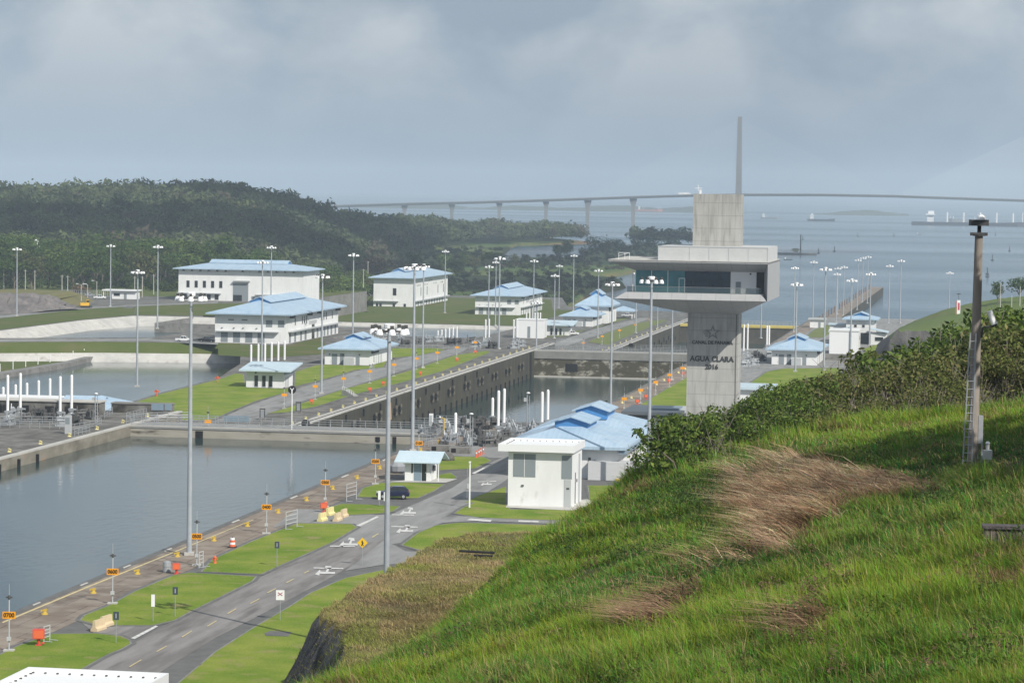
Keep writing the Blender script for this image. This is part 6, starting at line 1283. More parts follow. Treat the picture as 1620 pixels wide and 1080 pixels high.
for px in (359, 365, 371.5, 380, 389): 
    o = MB().box(-.5, -.06, 0, .5, .06, 1.0).build('grating_panel', bluegrey, None, (*G(px, 668, Z1), Z1+.1)); tag(o, 'dark upright panel in the short row at the first gate, near the left bank road', 'panel', 'dark panels at the first gate')
for (px, by, ty, z, lb) in [(745, 717, 655, Z1, 'thin camera mast with a small dish in front of the tall white stems'), (835, 681, 622, Z1, 'thin camera mast standing at the water edge of the middle chamber'), (152, 668, 623, Z1, 'thin camera mast beside the basin corner left of the first gate'), (590, 603, 575, Z2, 'grey slatted post at the edge of the left bank road')]:
    x, y = G(px, by, z); d = PX((x, y, z))[2]; h = (by-ty)*d/F; t = thing('camera_mast', lb, 'mast', (x, y, z)); MB().tube((-.18, 0, 0), (-.18, 0, h), .09, n=6).build('upright', steel, t); MB().tube((.22, 0, 0), (.22, 0, h*.93), .07, n=6).build('upright', steel, t); b = MB()
    for k in range(7): b.tube((-.18, 0, h*(.1+.12*k)), (.22, 0, h*(.1+.12*k)), .03, n=4)
    b.build('rungs', steel, t); MB().lathe([(.3, h), (.34, h+.1), (.12, h+.22)], n=10).build('camera', lampwhite, t); MB().box(-.7, -.15, h*.78, -.28, .15, h*.88).build('box', soffit, t)
t = thing('crane_post', 'yellow jib post with a white lamp among the railings right of the first gate', 'post', (*G(702, 690, Z1), Z1)); MB().tube((0, 0, 0), (0, 0, 2.9), .14, n=8).build('post', yellow, t); MB().tube((0, 0, 2.8), (-.6, 0, 3.0), .1, n=6).build('jib', yellow, t); MB().lathe([(.12, 0), (.2, .2), (.1, .3)], (-.65, 0, 2.9), 8).build('lamp', lampwhite, t)
t = thing('cabinet', 'upright white box standing on the first gate railing', 'cabinet', (*G(682, 675, Z1), Z1+.2)); MB().box(-.3, -.3, 0, .3, .3, 2.0).build('body', whiteclean, t); MB().box(-.2, -.33, .2, .2, -.29, 1.7).build('door', soffit, t)
t = thing('cabinet', 'upright pale cabinet among the machinery at the left end of the first gate', 'cabinet', (*G(108, 686, Z1), Z1)); MB().box(-.45, -.4, 0, .45, .4, 2.9).build('body', soffit, t); MB().box(-.35, -.43, 1.6, .35, -.39, 2.6).build('door', shutter, t)
for (px, py) in [(753.5, 724), (757.5, 722), (760.5, 720), (764.5, 718)]:
    t = thing('delineator', 'orange and white delineator post near the dark mound', 'traffic post', (*G(px, py, Z1), Z1+.03), 0, 'orange delineator posts on the apron'); MB().lathe([(.22, 0), (.2, .08), (.1, .1), (.1, 1.05)], n=8).build('post', redorange, t); MB().lathe([(.108, .6), (.108, .8)], n=8).build('band', whiteclean, t)
b = MB(); b.lathe([(1.15, 0), (1.1, .5), (.85, .95), (.45, 1.2), (.1, 1.28)], n=14); o = b.build('gravel_heap', mat('heap_grey', (.10, .095, .09), (.14, .13, .12), .95, 2.0, bump=.6), None, (*G(707, 728, Z1), Z1), True); tag(o, 'dark rounded heap behind the pale gable roof of the little shed', 'heap')
o = MB().lathe([(.25, 0), (.42, .15), (.45, .5), (.25, .75), (.1, .8)], n=9).build('wrapped_bale', mat('tarp_grey', (.28, .29, .31), (.22, .23, .25), .8, 2.0), None, (*G(629, 748, Z1), Z1)); o.scale = (2.6, 2.2, 2.0); tag(o, 'grey covered bale on the quay left of the little shed', 'bale')
for (px, py, w_, lb) in [(700, 714, 3.6, 'concrete block nearest the yellow bollard, right end of the first gate'), (728, 717, 3.0, 'concrete block behind the camera mast, right end of the first gate'), (765, 690, 4.0, 'concrete block between the pair of tall stems and the camera mast')]:
    t = thing('concrete_block', lb, 'block', (*G(px, py, Z1), Z1)); MB().box(-w_/2, -.8, 0, w_/2, .8, 1.0).build('body', conc, t); MB().box(-w_/2+.3, -.83, .2, -w_/2+1.0, -.79, .8).build('opening', blackm, t)
# concrete footbridge with rail by the left bank
t = thing('stair_block', 'grey concrete stair block with a white rail on the left bank by the lock wall', 'stair', (*G(563, 627, Z2), Z2), 1.2); MB().xprism([(0, 0), (3.4, 0), (3.4, 1.4), (2.6, 1.4), (0, .2)], -.9, .9).build('steps', concdeck, t); b = MB()
for k in range(6): b.tube((-.85, k*.65, .1+k*.2), (-.85, k*.65, 1.2+k*.22), .04, n=4)
b.tube((-.85, 0, 1.2), (-.85, 3.3, 2.3), .04, n=4); b.build('railing', whiteclean, t)
for (px, py) in [(415, 664), (472, 653)]:
    t = thing('hoist_frame', 'small dark hoist frame '+('at the gate corner beside an orange cone' if px < 440 else 'on the grass strip beside the round black target'), 'frame', (*G(px, py, Z2), Z2)); MB().box(-.7, -.5, 0, .7, .5, .3).build('base', conc, t); MB().tube((-.5, 0, .3), (-.5, 0, 2.4), .1, n=6).build('upright', darkm, t); MB().tube((.5, 0, .3), (.5, 0, 2.4), .1, n=6).build('upright', darkm, t); MB().tube((-.6, 0, 2.3), (.6, 0, 2.3), .12, n=6).build('beam', darkm, t); MB().box(-.35, -.2, .6, .35, .2, 1.9).build('winch', steel, t)
# ================================================================== VEHICLES
def wheel_me():
    b = MB(); b.tube((0, -.11, 0), (0, .11, 0), .33, .33, 16); return b.mesh('tyre', blackm), MB().tube((0, -.125, 0), (0, -.10, 0), .19, .19, 12).tube((0, .10, 0), (0, .125, 0), .19, .19, 12).mesh('rim', steel)
TY, RM = wheel_me()
def yloft(prof_lo, y_lo, prof_hi, y_hi): pass
def vehicle(name, label, x, y, z, rz, paint, pickup, cat):
    """nose towards +x of its own frame"""
    t = thing(name, label, cat, (x, y, z+.03), rz); w = .88
    def sect(prof, y0, y1, nm, m, parent=t, inset_=0):
        n = len(prof); v = [(a, y0, c) for a, c in prof]+[(a, y1, c) for a, c in prof]; b = MB(); b.add(v, [tuple(range(n)), tuple(range(2*n-1, n-1, -1))]+[(i, n+i, n+(i+1) % n, (i+1) % n) for i in range(n)]); return b.build(nm, m, parent)
    if pickup: body = [(-2.6, .42), (2.5, .38), (2.58, .62), (2.5, .95), (1.25, 1.06), (.9, 1.08), (-2.6, 1.08)]
    else: body = [(-2.0, .35), (2.05, .30), (2.18, .55), (2.1, .78), (1.1, .98), (.7, 1.02), (-1.9, 1.06), (-2.08, .8)]
    o = sect(body, -w, w, 'body', paint); mo = o.modifiers.new('b', 'BEVEL'); mo.width = .09; mo.segments = 3; o.data.polygons.foreach_set('use_smooth', [True]*len(o.data.polygons))
    if pickup: lo, hi, z0, z1 = (-1.0, 1.15), (-.75, .45), 1.07, 1.72
    else: lo, hi, z0, z1 = (-1.95, 1.0), (-1.35, .15), 1.0, 1.50
    b = MB(); b.add([(lo[0], -w+.03, z0), (lo[1], -w+.03, z0), (lo[1], w-.03, z0), (lo[0], w-.03, z0), (hi[0], -w+.18, z1), (hi[1], -w+.18, z1), (hi[1], w-.18, z1), (hi[0], w-.18, z1)], [(0, 1, 5, 4), (1, 2, 6, 5), (2, 3, 7, 6), (3, 0, 4, 7), (4, 5, 6, 7), (3, 2, 1, 0)]); b.build('windows', glassdark, t)
    r_ = MB(); r_.add([(hi[0]-.06, -w+.15, z1-.02), (hi[1]+.08, -w+.15, z1-.02), (hi[1]+.08, w-.15, z1-.02), (hi[0]-.06, w-.15, z1-.02), (hi[0]+.05, -w+.22, z1+.07), (hi[1]-.08, -w+.22, z1+.07), (hi[1]-.08, w-.22, z1+.07), (hi[0]+.05, w-.22, z1+.07)], [(3, 2, 1, 0), (4, 5, 6, 7), (0, 1, 5, 4), (1, 2, 6, 5), (2, 3, 7, 6), (3, 0, 4, 7)]); r_.build('roof', paint, t)
    for s in (-1, 1):
        for (xa, xb) in ((lo[1], hi[1]), (lo[0], hi[0]), ((lo[0]+lo[1])/2, (hi[0]+hi[1])/2)): MB().tube((xa, s*(w-.03), z0), (xb, s*(w-.17), z1), .045, n=5).build('pillar', paint, t)
    if pickup: MB().box(-2.52, -w+.1, 1.085, -1.1, w-.1, 1.10).build('cargo_bed', blackm, t)
    for sx_ in ((1.55, -1.55) if pickup else (1.32, -1.28)):
        for sy in (-1, 1): wv = link('wheel', TY, t, (sx_, sy*(w-.10), .33)); link('rim', RM, wv, (0, 0, 0))
    for s in (-1, 1):
        MB().cbox((2.42 if pickup else 2.03, s*.62, .74), (.14, .34, .16)).build('headlight', lampwhite, t); MB().cbox((-2.6 if pickup else -2.02, s*.68, .85), (.08, .22, .22)).build('tail_light', red, t)
    return t
xc, yc = G(622, 789, Z1); vehicle('parked_car', 'dark navy hatchback parked on the pad below the little shed', xc, yc, Z1+.05, math.pi+PSI+.05, navy, False, 'car')
wcar = mat('car_white', (.70, .71, .72), None, .3, spec=.5)
x, y = G(291, 540.5, Z2); vehicle('pickup', 'white pickup driving along the basin road, left of the tall mast', x, y, Z2, .1, wcar, True, 'pickup')
x, y = G(906, 530, Z3); vehicle('jeep', 'white and black jeep parked beside the far flat roofed kiosk', x, y, Z3, .1, wcar, True, 'jeep')
x, y = G(992, 501, Z3); vehicle('pickup', 'white pickup near the little hipped shelter on the lowest terrace', x, y, Z3, 3.0, wcar, True, 'pickup')
x, y = G(158, 473, Z2); vehicle('parked_car', 'white car parked next to the guard house', x, y, Z2, .2, wcar, True, 'car')
x, y = G(142, 469, Z2); vehicle('parked_car', 'silver car parked behind the others near the guard house', x, y, Z2, .2, mat('car_silver', (.4, .41, .43), None, .3, metal=.4), False, 'car')
x, y = G(327, 541.5, Z2); vehicle('parked_car', 'black car at the wall of the blue roofed block on the basin road', x, y, Z2, .15, mat('car_black', (.01, .01, .012), None, .2), True, 'car')
def digger(px, py, z, label, boom):
    t = thing('excavator' if boom else 'wheel_loader', label, 'machine', (*G(px, py, z), z), .4); y_ = mat('digger_yellow', (.65, .38, .03), None, .5)
    MB().box(-1.8, -1.3, 0, 1.8, -.7, .9).build('track', blackm, t); MB().box(-1.8, .7, 0, 1.8, 1.3, .9).build('track', blackm, t); MB().box(-2, -1.2, .9, 1.4, 1.2, 2.0).build('body', y_, t); c_ = MB().box(.2, -1.1, 2.0, 1.4, 0, 3.1).build('cab', y_, t); MB().box(.3, -1.13, 2.2, 1.43, -.2, 2.95).build('cab_window', glassdark, c_)
    if boom: MB().tube((1.2, .5, 1.8), (2.6, .5, 5.5), .25, .22, 6).build('boom', y_, t); MB().tube((2.6, .5, 5.5), (4.2, .5, 2.6), .2, .15, 6).build('arm', y_, t); MB().box(3.8, .1, 2.0, 4.6, .9, 2.7).build('bucket', darkm, t)
    else: MB().box(1.4, -1.3, .2, 2.6, 1.3, 1.1).build('bucket', darkm, t)
digger(474, 465, Z2-1, 'yellow excavator with its boom raised in the dark yard between the two white halls', True); digger(135, 487, Z2, 'yellow loader on the road below the pale rock cut', False)
# ================================================================== LEFT FAR DETAILS: rock cut, street lamps, poles, tank
def mound(name, pts_top, pts_foot, zf, back, mt_top, mt_face, label):
    """rock-faced bank: a face from the foot line up to the top line, and grass behind"""
    b = MB(); v = []; n = len(pts_top); rs = random.Random(4); sub = 6; rows = 6; tv = []
    for i in range((n-1)*sub+1):
        k = min(i//sub, n-2); f = i/sub-k; top = pts_top[k].lerp(pts_top[k+1], f); ft = pts_foot[k].lerp(pts_foot[k+1], f)
        for r_ in range(rows+1):
            q = ft.lerp(top, r_/rows); j = 0 if r_ in (0,) else .9; v.append(q+Vector((rs.uniform(-j, j), rs.uniform(-j, j), rs.uniform(-.4, .4)*(j > 0))))
        tv += [v[-1].copy(), top+Vector(back)]
    m_ = (n-1)*sub+1; f = [((i)*(rows+1)+r_, (i+1)*(rows+1)+r_, (i+1)*(rows+1)+r_+1, i*(rows+1)+r_+1) for i in range(m_-1) for r_ in range(rows)]
    b.add(v, f); struct(b.build(name, mt_face)); b2_ = MB(); b2_.add(tv, [(2*i, 2*i+2, 2*i+3, 2*i+1) for i in range(m_-1)]); struct(b2_.build('bank_top', mt_top))
rock_pale = mat('pale_rock', (.20, .18, .17), (.10, .09, .09), .9, .12, .35, .68, stretch=(1, 1, .3), bump=.8, bscale=.3)
tops = [AT(px, py, d) for px, py, d in [(-70, 462, 1075), (0, 462, 1080), (40, 464, 1085), (75, 465, 1090), (95, 472, 1098), (118, 484, 1100)]]
foots = [AT(px, py, d) for px, py, d in [(-70, 505, 1040), (0, 501, 1042), (40, 496, 1050), (75, 491, 1062), (100, 489, 1075), (128, 488, 1085)]]
mound('rock_bank', tops, foots, Z2, (-14, 70, -1.5), mat('bank_dry', (.12, .13, .04), (.16, .13, .06), .95, .06, .3, .7), rock_pale, '')
def street_lamp(px, by, ty, z, label, group, arms=1):
    x, y = G(px, by, z); d = PX((x, y, z))[2]; h = (by-ty)*d/F; t = thing('street_lamp', label, 'street lamp', (x, y, z), 0, group); MB().tube((0, 0, 0), (0, 0, h), .18, .12, 6).build('pole', conclight, t)
    for s in ((-1, 1) if arms == 2 else (-1,)): a = MB().tube((0, 0, h-.2), (s*1.6, 0, h+.3), .08, n=5).build('arm', steel, t); MB().cbox((s*1.8, 0, h+.3), (.9, .35, .2)).build('lamp_head', lampwhite, a)
street_lamp(128.5, 481, 450, Z2, 'two armed street lamp by the yellow loader', None, 2); street_lamp(153, 473, 445, Z2, 'street lamp between the parked cars and the guard house', None); street_lamp(138.5, 476, 450, Z2, 'single concrete lamp pole behind the two armed lamp', None)
pole_me = MB().tube((0, 0, 0), (0, 0, 9), .2, .14, 6).mesh('pole', conclight)
for px, by in [(6, 457), (40, 458), (55, 459), (98, 468), (107, 469), (243, 466), (213, 470), (225, 470), (582, 440), (575, 455), (400, 440)]:
    t = thing('utility_pole', 'bare concrete pole in front of the wood edge', 'pole', (*G(px, by, Z2), Z2), 0, 'bare concrete poles along the wood edge'); link('pole', pole_me, t); MB().tube((-.8, 0, 8.4), (.8, 0, 8.4), .07, n=5).build('crossarm', conclight, t)
p = AT(58, 386, 1400); t = thing('water_tank', 'white rounded water tank standing out of the treetops', 'water tank', (p.x, p.y, 20)); hh = p.z-20; MB().lathe([(.6, hh-3), (1.5, hh-1.5), (1.7, hh), (1.4, hh+1.5), (.4, hh+2.3)], n=14).build('tank', lampwhite, t); MB().tube((0, 0, 0), (0, 0, hh-2.6), .5, n=8).build('stand', lampwhite, t)
# chain fence in front of the wood and along the guard house
a = Vector((*G(95, 468, Z2), Z2)); c = Vector((*G(180, 470, Z2), Z2)); b = MB(); n = 26; d_ = c-a
for i in range(n+1): q = d_*(i/n); b.tube(q, q+Vector((0, 0, 2.6)), .1, n=4)
for hh in (.2, 1.4, 2.6): b.tube(Vector((0, 0, hh)), d_+Vector((0, 0, hh)), .07, n=4)
o = b.build('wire_fence', steel, None, a); tag(o, 'pale wire fence between the rock cut and the guard house', 'fence')
# small pale huts on the marsh edge
t = thing('marsh_shed', 'row of low pale shed roofs on the marsh edge behind the blue roofed blocks', 'shed', (*G(800, 413, 3), 3)); MB().box(-22, 0, 0, 12, 8, 3).build('wall', white, t); MB().box(-23, -1, 3, 13, 9, 3.6).build('roof', whiteclean, t)
# ================================================================== BRIDGE
BD = 4900.0
def bp(px, py, d=BD): return AT(px, py, d)
deckp = [(470, 328), (545, 325), (640, 322), (715, 320.3), (790, 318.3), (864, 316), (930, 313.7), (1002, 311.2), (1090, 308.6), (1170, 307.2), (1300, 307.5), (1415, 309.5), (1500, 312.5), (1620, 316.5), (1760, 322)]
t = thing('cable_stayed_bridge', 'long hazy cable stayed bridge crossing the whole bay behind the tower', 'bridge')
bconc = mat('bridge_concrete', (.24, .24, .24), (.20, .20, .2), .9, .02); bdark = mat('bridge_deck', (.09, .10, .11), None, .9)
b = MB(); pts = [bp(*q) for q in deckp]; v = []
for q in pts: v += [(q.x, q.y-8, q.z-3.4), (q.x, q.y-8, q.z), (q.x, q.y+8, q.z), (q.x, q.y+8, q.z-3.4)]
b.add(v, [(4*i+k, 4*i+4+k, 4*i+4+(k+1) % 4, 4*i+(k+1) % 4) for i in range(len(pts)-1) for k in range(4)]); b.build('deck', bdark, t)
b = MB(); v = []
for q in pts: v += [(q.x, q.y-8.3, q.z+.05), (q.x, q.y-8.3, q.z+1.2), (q.x, q.y-7.6, q.z+1.2), (q.x, q.y-7.6, q.z+.05)]
b.add(v, [(4*i+k, 4*i+4+k, 4*i+4+(k+1) % 4, 4*i+(k+1) % 4) for i in range(len(pts)-1) for k in range(4)]); b.build('parapet', bconc, t)
for px in (640, 715, 790, 864, 930, 1002):
    py = np.interp(px, [a[0] for a in deckp], [a[1] for a in deckp]); q = bp(px, py); s = 1.25 if px in (930, 1002) else 1
    loft([(q.x-2.2*s, q.x+2.2*s, q.y-3, q.y+3, -5), (q.x-2.6*s, q.x+2.6*s, q.y-3, q.y+3, q.z-12*s), (q.x-5.0*s, q.x+5.0*s, q.y-4, q.y+4, q.z-3.5)]).build('pier', bconc, t)
for px, py, top in ((1168.5, 307.2, 185), (1664, 318, 190)):
    q = bp(px, py); tz = AT(px, top, BD).z; loft([(q.x-5.5, q.x+5.5, q.y-9, q.y+9, -5), (q.x-5.0, q.x+5.0, q.y-6, q.y+6, q.z), (q.x-3.4, q.x+3.4, q.y-3.4, q.y+3.4, tz)]).build('pylon', bconc, t)
    cb = MB(); n = 26
    for s in (-1, 1):
        for k in range(1, n+1):
            ex = px+s*(6+k*9.2*(1 if s > 0 or px > 1400 else 1)); ey = np.interp(ex, [a[0] for a in deckp], [a[1] for a in deckp]); e_ = bp(ex, ey); zz = q.z+(tz-q.z)*(.34+.62*k/n)
            cb.tube((q.x, q.y, zz), (e_.x, e_.y, e_.z), (.24 if px > 1400 else .12), n=4, cap=False)
    cb.build('stay_cables', mat('stay_white', (.72, .73, .74), None, .5), t)
for k, px in enumerate((1078, 1086)):
    q = bp(px, 308.4); o = MB().box(-5, -1.3, .6, 5, 1.3, 4.2).box(5.1, -1.2, .6, 7.3, 1.2, 3.4).build('lorry', lampwhite, None, (q.x, q.y-4, q.z)); tag(o, 'pale lorry crossing the bridge just left of the tower shaft', 'lorry', 'lorries on the bridge')
# ================================================================== SHIPS, BOATS AND BUOYS
def ship(px, wy, length_px, label, hull_c, aft=-1, cranes=0, cat='ship', deck_c=None, sup=1.0):
    x, y = G(px, wy, 0); d = PX((x, y, 0))[2]; L_ = length_px*d/F; h = L_*(.028 if length_px > 60 else .08); t = thing('ship', label, cat, (x, y, 0)); hw = max(4, L_*.07)
    b = MB(); n = 10; v = []
    for i in range(n+1):
        f = i/n; wv = hw*(1-max(0, (f-.8)/.2)**2*.95)*(1-max(0, (.08-f)/.08)*.2); xx = (f-.5)*L_*(-aft); sh = h*(1+.35*max(0, (f-.75)/.25)); v += [(xx, -wv*.8, -1), (xx, -wv, sh), (xx, wv, sh), (xx, wv*.8, -1)]
    b.add(v, [(4*i+k, 4*i+4+k, 4*i+4+(k+1) % 4, 4*i+(k+1) % 4) for i in range(n) for k in range(4)]+[(0, 1, 2, 3), (4*n+3, 4*n+2, 4*n+1, 4*n)]); b.build('hull', mat('hull_'+label.split()[0], hull_c, None, .7), t)
    ax = aft*L_*.34; s = MB().box(ax-L_*.06*sup, -hw*.8, h, ax+L_*.06*sup, hw*.8, h+L_*.13*sup).box(ax-L_*.085*sup, -hw, h+L_*.13*sup, ax+L_*.085*sup, hw, h+L_*.155*sup).build('superstructure', whiteclean, t); MB().box(ax-L_*.02, -hw*.3, h+L_*.155*sup, ax+L_*.03, hw*.3, h+L_*.21*sup).build('funnel', lampwhite, s)
    for k in range(cranes):
        cx = -aft*L_*(-.22+.62*k/max(1, cranes-1))*.9; m_ = MB().tube((cx, 0, h), (cx, 0, h+L_*.085), L_*.008, n=6).build('deck_crane', lampwhite, t)
    MB().tube((-aft*L_*.44, 0, h), (-aft*L_*.44, 0, h+L_*.09), L_*.005, n=5).build('mast', lampwhite, t)
    return t
ship(1299, 350, 43, 'dark hulled cargo ship with a tall white bridge, alone in the bay', (.035, .045, .06), -1, 0)
ship(1218, 346, 30, 'small pale ship just clear of the tower roof', (.25, .27, .30), -1, 1)
ship(1535, 357, 184, 'long dark tanker with white upperworks lying behind the foreground pole', (.05, .05, .06), -1, 5, sup=.45)
ship(1530, 352, 60, 'white ship with a high square bridge beyond the long tanker', (.30, .31, .33), 1, 2, sup=.9)
ship(1026, 335, 44, 'reddish ship faint in the haze under the bridge', (.45, .20, .16), -1, 2, sup=.5)
ship(976, 330, 16, 'tiny white ship far under the bridge between the two tall piers', (.6, .6, .6), -1, 0); ship(828, 331, 14, 'tiny pale ship far under the bridge over the wooded point', (.6, .6, .6), -1, 0)
ship(1455, 371, 11, 'small dark tug in the bay below the long tanker', (.02, .03, .04), -1, 0, 'boat')
o = ship(1247, 411, 14, 'dark workboat beside the jetty close to the tower', (.03, .03, .04), -1, 0, 'boat')
buoy_me = MB().lathe([(1.6, -.4), (1.6, .8), (.5, 1.2), (.35, 5), (.7, 5.2), (.2, 6)], n=8).mesh('buoy', mat('buoy_dark', (.05, .06, .07), None, .7))
for (px, wy) in [(1357, 374), (1414, 374), (1270, 379), (1320, 398), (1295, 401), (1575, 372), (1597, 397), (1570, 412), (1562, 438), (1562, 434)]: tag(link('buoy', buoy_me, None, (*G(px, wy, 0), 0)), 'small dark channel buoy on the open water', 'buoy', 'channel buoys in the bay')
t = thing('jetty', 'low stone jetty reaching into the bay beside the tower', 'jetty', (*G(1180, 402, 0), 0)); MB().box(0, 0, -2, 75, 14, 2.2).build('body', mat('jetty_stone', (.12, .11, .10), (.07, .07, .065), .9, .2), t); MB().tube((58, 5, 2), (58, 5, 22), .8, .5, 8).build('beacon', darkm, t)
# ================================================================== RIGHT BANK HILL WITH ROCK CUT
pxa = np.linspace(1408, 1800, 70); rows = []
for i, px in enumerate(pxa):
    yt = np.interp(px, [1408, 1422, 1450, 1490, 1530, 1580, 1640, 1800], [531, 519, 506, 491, 480, 472, 466, 452]); yc_ = np.interp(px, [1408, 1420, 1480, 1520, 1800], [536, 523, 524, 529, 520])
    dn, dr = 806, 900; col = []
    zc = AT(px, yc_, dn).z; zr = AT(px, yt, dr).z
    for f in np.linspace(0, 1, 7): col.append(AT(px, 500, dn-4*(1-f)).xy.to_3d()+Vector((0, 0, 17+(zc-17)*f+random.uniform(-.5, .5)*(0 < f))))
    for f in np.linspace(.12, 1, 9): q = AT(px, 500, dn+(dr-dn)*f); col.append(Vector((q.x, q.y, zc+(zr-zc)*(f**.9)+random.uniform(-.12, .12))))
    q = AT(px, 500, dr+60); col.append(Vector((q.x, q.y, zr-6))); q = AT(px, 500, dr+160); col.append(Vector((q.x, q.y, -3))); rows.append(col)
nc = len(rows[0]); V = np.array([c for r_ in rows for c in r_]); ii = np.arange(len(V)).reshape(len(rows), nc); Q = np.stack([ii[:-1, :-1], ii[1:, :-1], ii[1:, 1:], ii[:-1, 1:]], -1)
struct(link('rock_bank', npmesh('rock_bank', V, Q[:, :6].reshape(-1, 4), rock))); struct(link('hill', npmesh('hill', V, Q[:, 6:].reshape(-1, 4), mat('hill_green', (.085, .135, .025), (.115, .145, .04), .95, .12, .3, .7, c3=(.16, .12, .06), c3scale=.05, c3lo=.58, c3hi=.75, bump=.5, bscale=1.0))))
b = MB(); lf = [rows[0][k] for k in range(nc)]; b.add([tuple(p) for p in lf]+[(p.x-9, p.y+3, 14) for p in lf], [(k, k+1, nc+k+1, nc+k) for k in range(nc-1)]); struct(b.build('rock_bank', rock))
def on_bank(px, d): 
    zc = AT(px, np.interp(px, [1408, 1420, 1480, 1520, 1800], [536, 523, 524, 529, 520]), 806).z; zr = AT(px, np.interp(px, [1408, 1422, 1450, 1490, 1530, 1580, 1640, 1800], [531, 519, 506, 491, 480, 472, 466, 452]), 900).z
    q = AT(px, 500, d); return Vector((q.x, q.y, zc+(zr-zc)*(max(0, (d-806)/94))**.9))
p = on_bank(1578, 880); t = put_tree(3, 1578, 880, 7.5, 'small dark tree standing alone on the right bank ridge', None, z=p.z); t.location = p; 
p = on_bank(1612, 880); t = put_tree(0, 1612, 880, 8.5, 'dark green tree cut by the picture edge on the right bank ridge', None, z=p.z); t.location = p
for px, hh in [(1582, 7.5), (1613, 6.0), (1600, 3.5)]:
    t = thing('fence_post', 'thin pale post on the right bank ridge among the small trees', 'post', on_bank(px, 870), 0, 'thin posts on the right bank ridge'); MB().tube((0, 0, -.5), (0, 0, hh), .14, .1, 6).build('pole', conclight, t); MB().lathe([(.18, hh), (.1, hh+.15)], n=6).build('cap', steel, t)
p = on_bank(1516, 870); t = thing('banner_sign', 'narrow red and white banner sign standing on the right bank ridge', 'sign', p, PSI); MB().box(-.45, -.1, -.4, .55, .1, 4.2).build('board', whiteclean, t); MB().box(-.2, -.14, 1.2, .35, -.1, 3.4).build('emblem', mat('emblem_red', (.45, .05, .08), None, .6), t); MB().tube((-.8, 0, -.4), (-.8, 0, 4.0), .12, n=6).build('post', redorange, t); MB().tube((.0, 0, 4.2), (.0, 0, 6.2), .06, n=5).build('rod', darkm, t); MB().cbox((0, 0, 6.1), (1.2, .1, .3)).build('vane', darkm, t)
t = thing('cable_trough', 'grey concrete channel with a dark slot in front of the blank white block', 'channel', (-54, 832, Z2)); MB().box(0, 0, 0, 11, 1.0, 1.8).build('wall', conc, t); MB().box(10, -26, 0, 11.2, 0, 1.4).build('side_wall', conc, t); MB().box(0, 1.0, 0, 11, 5, .3).build('floor_slab', gutter, t)
# ================================================================== FOREGROUND POLE WITH LADDER
u_, d_, z_ = UD(1539, 721, 107); zb = float(hz_at(u_, d_)); T2 = thing('concrete_pole', 'tall concrete camera pole with a ladder standing on the grassy hill', 'pole', XYZ(u_, d_, zb-.15), PSI)
HT = CZ+ray(1545, 372).z*107/ray(1545, 372).dot(fH)-zb+.15; kx = 107/F
pc = mat('pole_concrete', (.30, .265, .23), (.21, .185, .165), .9, 1.5, .35, .65, stretch=(1, 1, .3), c3=(.14, .125, .11), c3scale=.8, c3lo=.5, c3hi=.7, bump=.2)
MB().tube((0, 0, 0), (.02, 0, HT*.58), .21, .185, 16).tube((.02, 0, HT*.58), (.04, 0, HT), .18, .15, 16).build('shaft', pc, T2, smooth=False)
MB().lathe([(.26, 0), (.26, .07)], (.04, 0, HT-.03), 10).build('collar', darkm, T2); MB().box(-.27, -.12, HT-.02, .35, .12, HT+.10).build('bracket', darkm, T2); MB().tube((.05, 0, HT+.1), (.05, 0, HT+.36), .075, n=8).build('neck', blackm, T2)
h_ = MB().box(-.30, -.28, HT+.36, .36, .3, HT+.58).build('camera_head', darkm, T2); MB().lathe([(.16, 0), (.14, .12), (.05, .18)], (.12, 0, HT+.58), 10).build('dome', lampwhite, h_)
zc = HT*.60; br_ = MB().path([Vector((.2, -.05, zc-.35)), Vector((.26, -.06, zc+.05)), Vector((.62, -.08, zc+.12))], .035, 6).build('bracket_arm', darkm, T2)
cm = MB().tube((.48, -.12, zc+.68), (.68, -.12, zc+.18), .105, .115, 12).build('camera', lampwhite, T2); MB().tube((.675, -.12, zc+.20), (.70, -.12, zc+.13), .10, .10, 12).build('lens', blackm, cm)
ld = thing('ladder', 'thin metal ladder leaning against the concrete camera pole', 'ladder', XYZ(u_, d_, zb-.1), PSI); HL = HT*.575
for x, y, nm in ((-.42, -.28, 0), (-.08, -.32, 0)): MB().tube((x, y, 0), (x+.13*(x < -.3)+.06, y+.08, HL), .028, n=6).build('rail', steel, ld)
for k in range(int(HL/.3)): f = k*.3+.25; q = f/HL; MB().tube((-.42+.19*q, -.28+.08*q, f), (-.08+.06*q, -.32+.08*q, f), .016, n=5).build('rung', steel, ld)
MB().tube((-.25, -.26, 0), (-.02, -.18, HL), .02, n=5).build('cable', steel, ld)
MB().box(.16, -.16, .95, .34, .1, 2.0).build('control_box', steel, T2); MB().tube((.30, -.2, 0), (.30, -.2, .95), .035, n=6).build('conduit', steel, T2)
x_ = thing('standpipe', 'short white capped pipe at the foot of the concrete pole', 'pipe', XYZ(u_+.45, d_-.6, zb-.1), PSI); MB().tube((0, 0, 0), (0, 0, .95), .07, n=8).build('pipe', soffit, x_); MB().box(-.16, -.14, .35, .16, .14, .7).build('valve_box', soffit, x_); MB().lathe([(.09, .95), (.05, 1.02)], n=8).build('cap', lampwhite, x_)
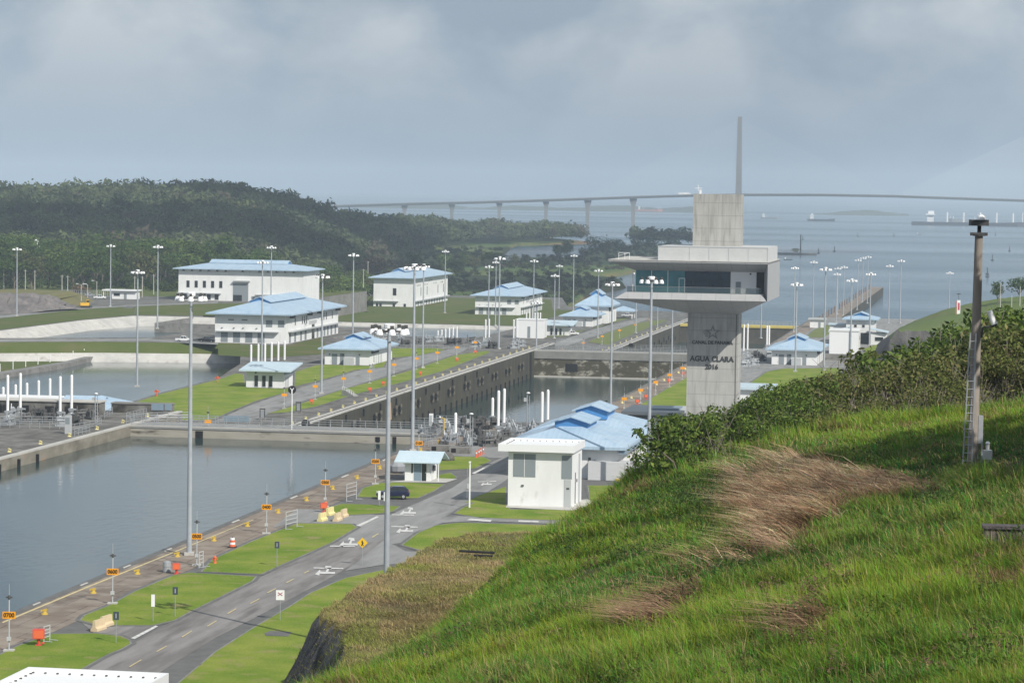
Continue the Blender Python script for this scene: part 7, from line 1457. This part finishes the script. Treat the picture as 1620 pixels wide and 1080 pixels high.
# low old retaining wall at the right edge, black pipe on the shelf
u_, d_, _z = UD(1600, 868, 78); zb = float(hz_at(u_, d_)); t = thing('retaining_wall', 'weathered low concrete retaining wall at the right edge of the grass', 'wall', XYZ(u_-.75, d_, zb-.12), PSI-.12); MB().box(0, 0, 0, 5.2, .5, .52).build('wall', mat('wall_old', (.15, .125, .10), (.09, .08, .075), .95, 1.6, stretch=(2, 2, .4), c3=(.05, .045, .045), c3scale=1.2, c3lo=.5, c3hi=.65, bump=.5), t); MB().box(-.06, -.06, .52, 5.2, .55, .60).build('cap_slab', mat('cap_dark', (.10, .085, .09), (.06, .055, .055), .9, 2.0, bump=.4), t)
p = G3(754, 871, SZ+.5); u_ = p.dot(rH); d_ = p.dot(fH); zb = float(hz_at(u_, d_)); o = MB().tube((-1.4, .2, .38), (1.45, -.1, .30), .10, n=8).tube((-.2, -.35, .12), (1.3, -.5, .1), .08, n=8).build('drain_pipe', blackm, None, XYZ(u_, d_, zb+.1)); o.rotation_euler = (0, 0, PSI); tag(o, 'dark old pipe lying on the brown grass of the rocky shelf', 'pipe')
# ------------------------------------------------------------------ trees outside the frame that shade the slope
for (u_, d_, h_, k, lb) in [(28.5, 96, 17, 7, 'broad tree beside the hilltop path, shading the earth by the pole'), (31.5, 103, 17, 0, 'rounded tree further along the hilltop path, off the edge of the view'), (25.0, 88, 13, 4, 'olive tree near the old retaining wall, off the edge of the view')]:
    t = put_tree(k, 800, 1000, h_, lb, None, z=float(hz_at(u_, d_))); t.location = XYZ(u_, d_, float(hz_at(u_, d_))-.2)
# ================================================================== clouds whose shadow lies on the wooded hills
cloudm = mat('cloud_white', (.85, .86, .88), None, 1.0, spec=0)
def cloud(cx, cy_, alt, lumps, seed):
    """a low cumulus, built where the shadow on the hills says it floats"""
    rs = random.Random(seed); b = MB(); tx = Vector((cx, cy_, 20)); c0 = tx+sun_dir*((alt-20)/sun_dir.z)
    for (dx, dy, rx_, ry_) in lumps:
        n, mrow = 16, 8; v = []; f = []
        for i in range(mrow+1):
            th = math.pi*i/mrow
            for k in range(n):
                a = k*2*math.pi/n; j = 1+.16*math.sin(3*a+seed+i)+rs.uniform(-.07, .07); v.append((c0.x+dx+rx_*math.sin(th)*math.cos(a)*j, c0.y+dy+ry_*math.sin(th)*math.sin(a)*j, c0.z+45*math.cos(th)*j+rs.uniform(-5, 5)))
        for i in range(mrow):
            f += [(i*n+k, i*n+(k+1) % n, (i+1)*n+(k+1) % n, (i+1)*n+k) for k in range(n)]
        b.add(v, f)
    o = b.build('cloud', cloudm, smooth=True); o['kind'] = 'stuff'
cloud(-500, 1800, 760, [(-120, -40, 170, 130), (60, 20, 180, 140), (190, 80, 140, 160), (-240, 0, 130, 100)], 1)
cloud(-520, 2520, 760, [(-60, -250, 160, 210), (90, 60, 190, 260), (160, 420, 150, 320), (240, 760, 130, 300)], 2)
# ================================================================== haze
o = MB().box(-13900, -300, -3.5, 13900, 23900, 215).build('haze', bpy.data.materials.new('haze_air')); o['kind'] = 'stuff'
hzm = o.data.materials[0]; hzm.use_nodes = True; t_ = hzm.node_tree; t_.nodes.clear()
ho = t_.nodes.new('ShaderNodeOutputMaterial'); pv = t_.nodes.new('ShaderNodeVolumePrincipled'); pv.inputs['Density'].default_value = 0.000105
pv.inputs['Color'].default_value = (0.68, 0.84, 1.0, 1); pv.inputs['Anisotropy'].default_value = -0.12; t_.links.new(pv.outputs[0], ho.inputs['Volume'])
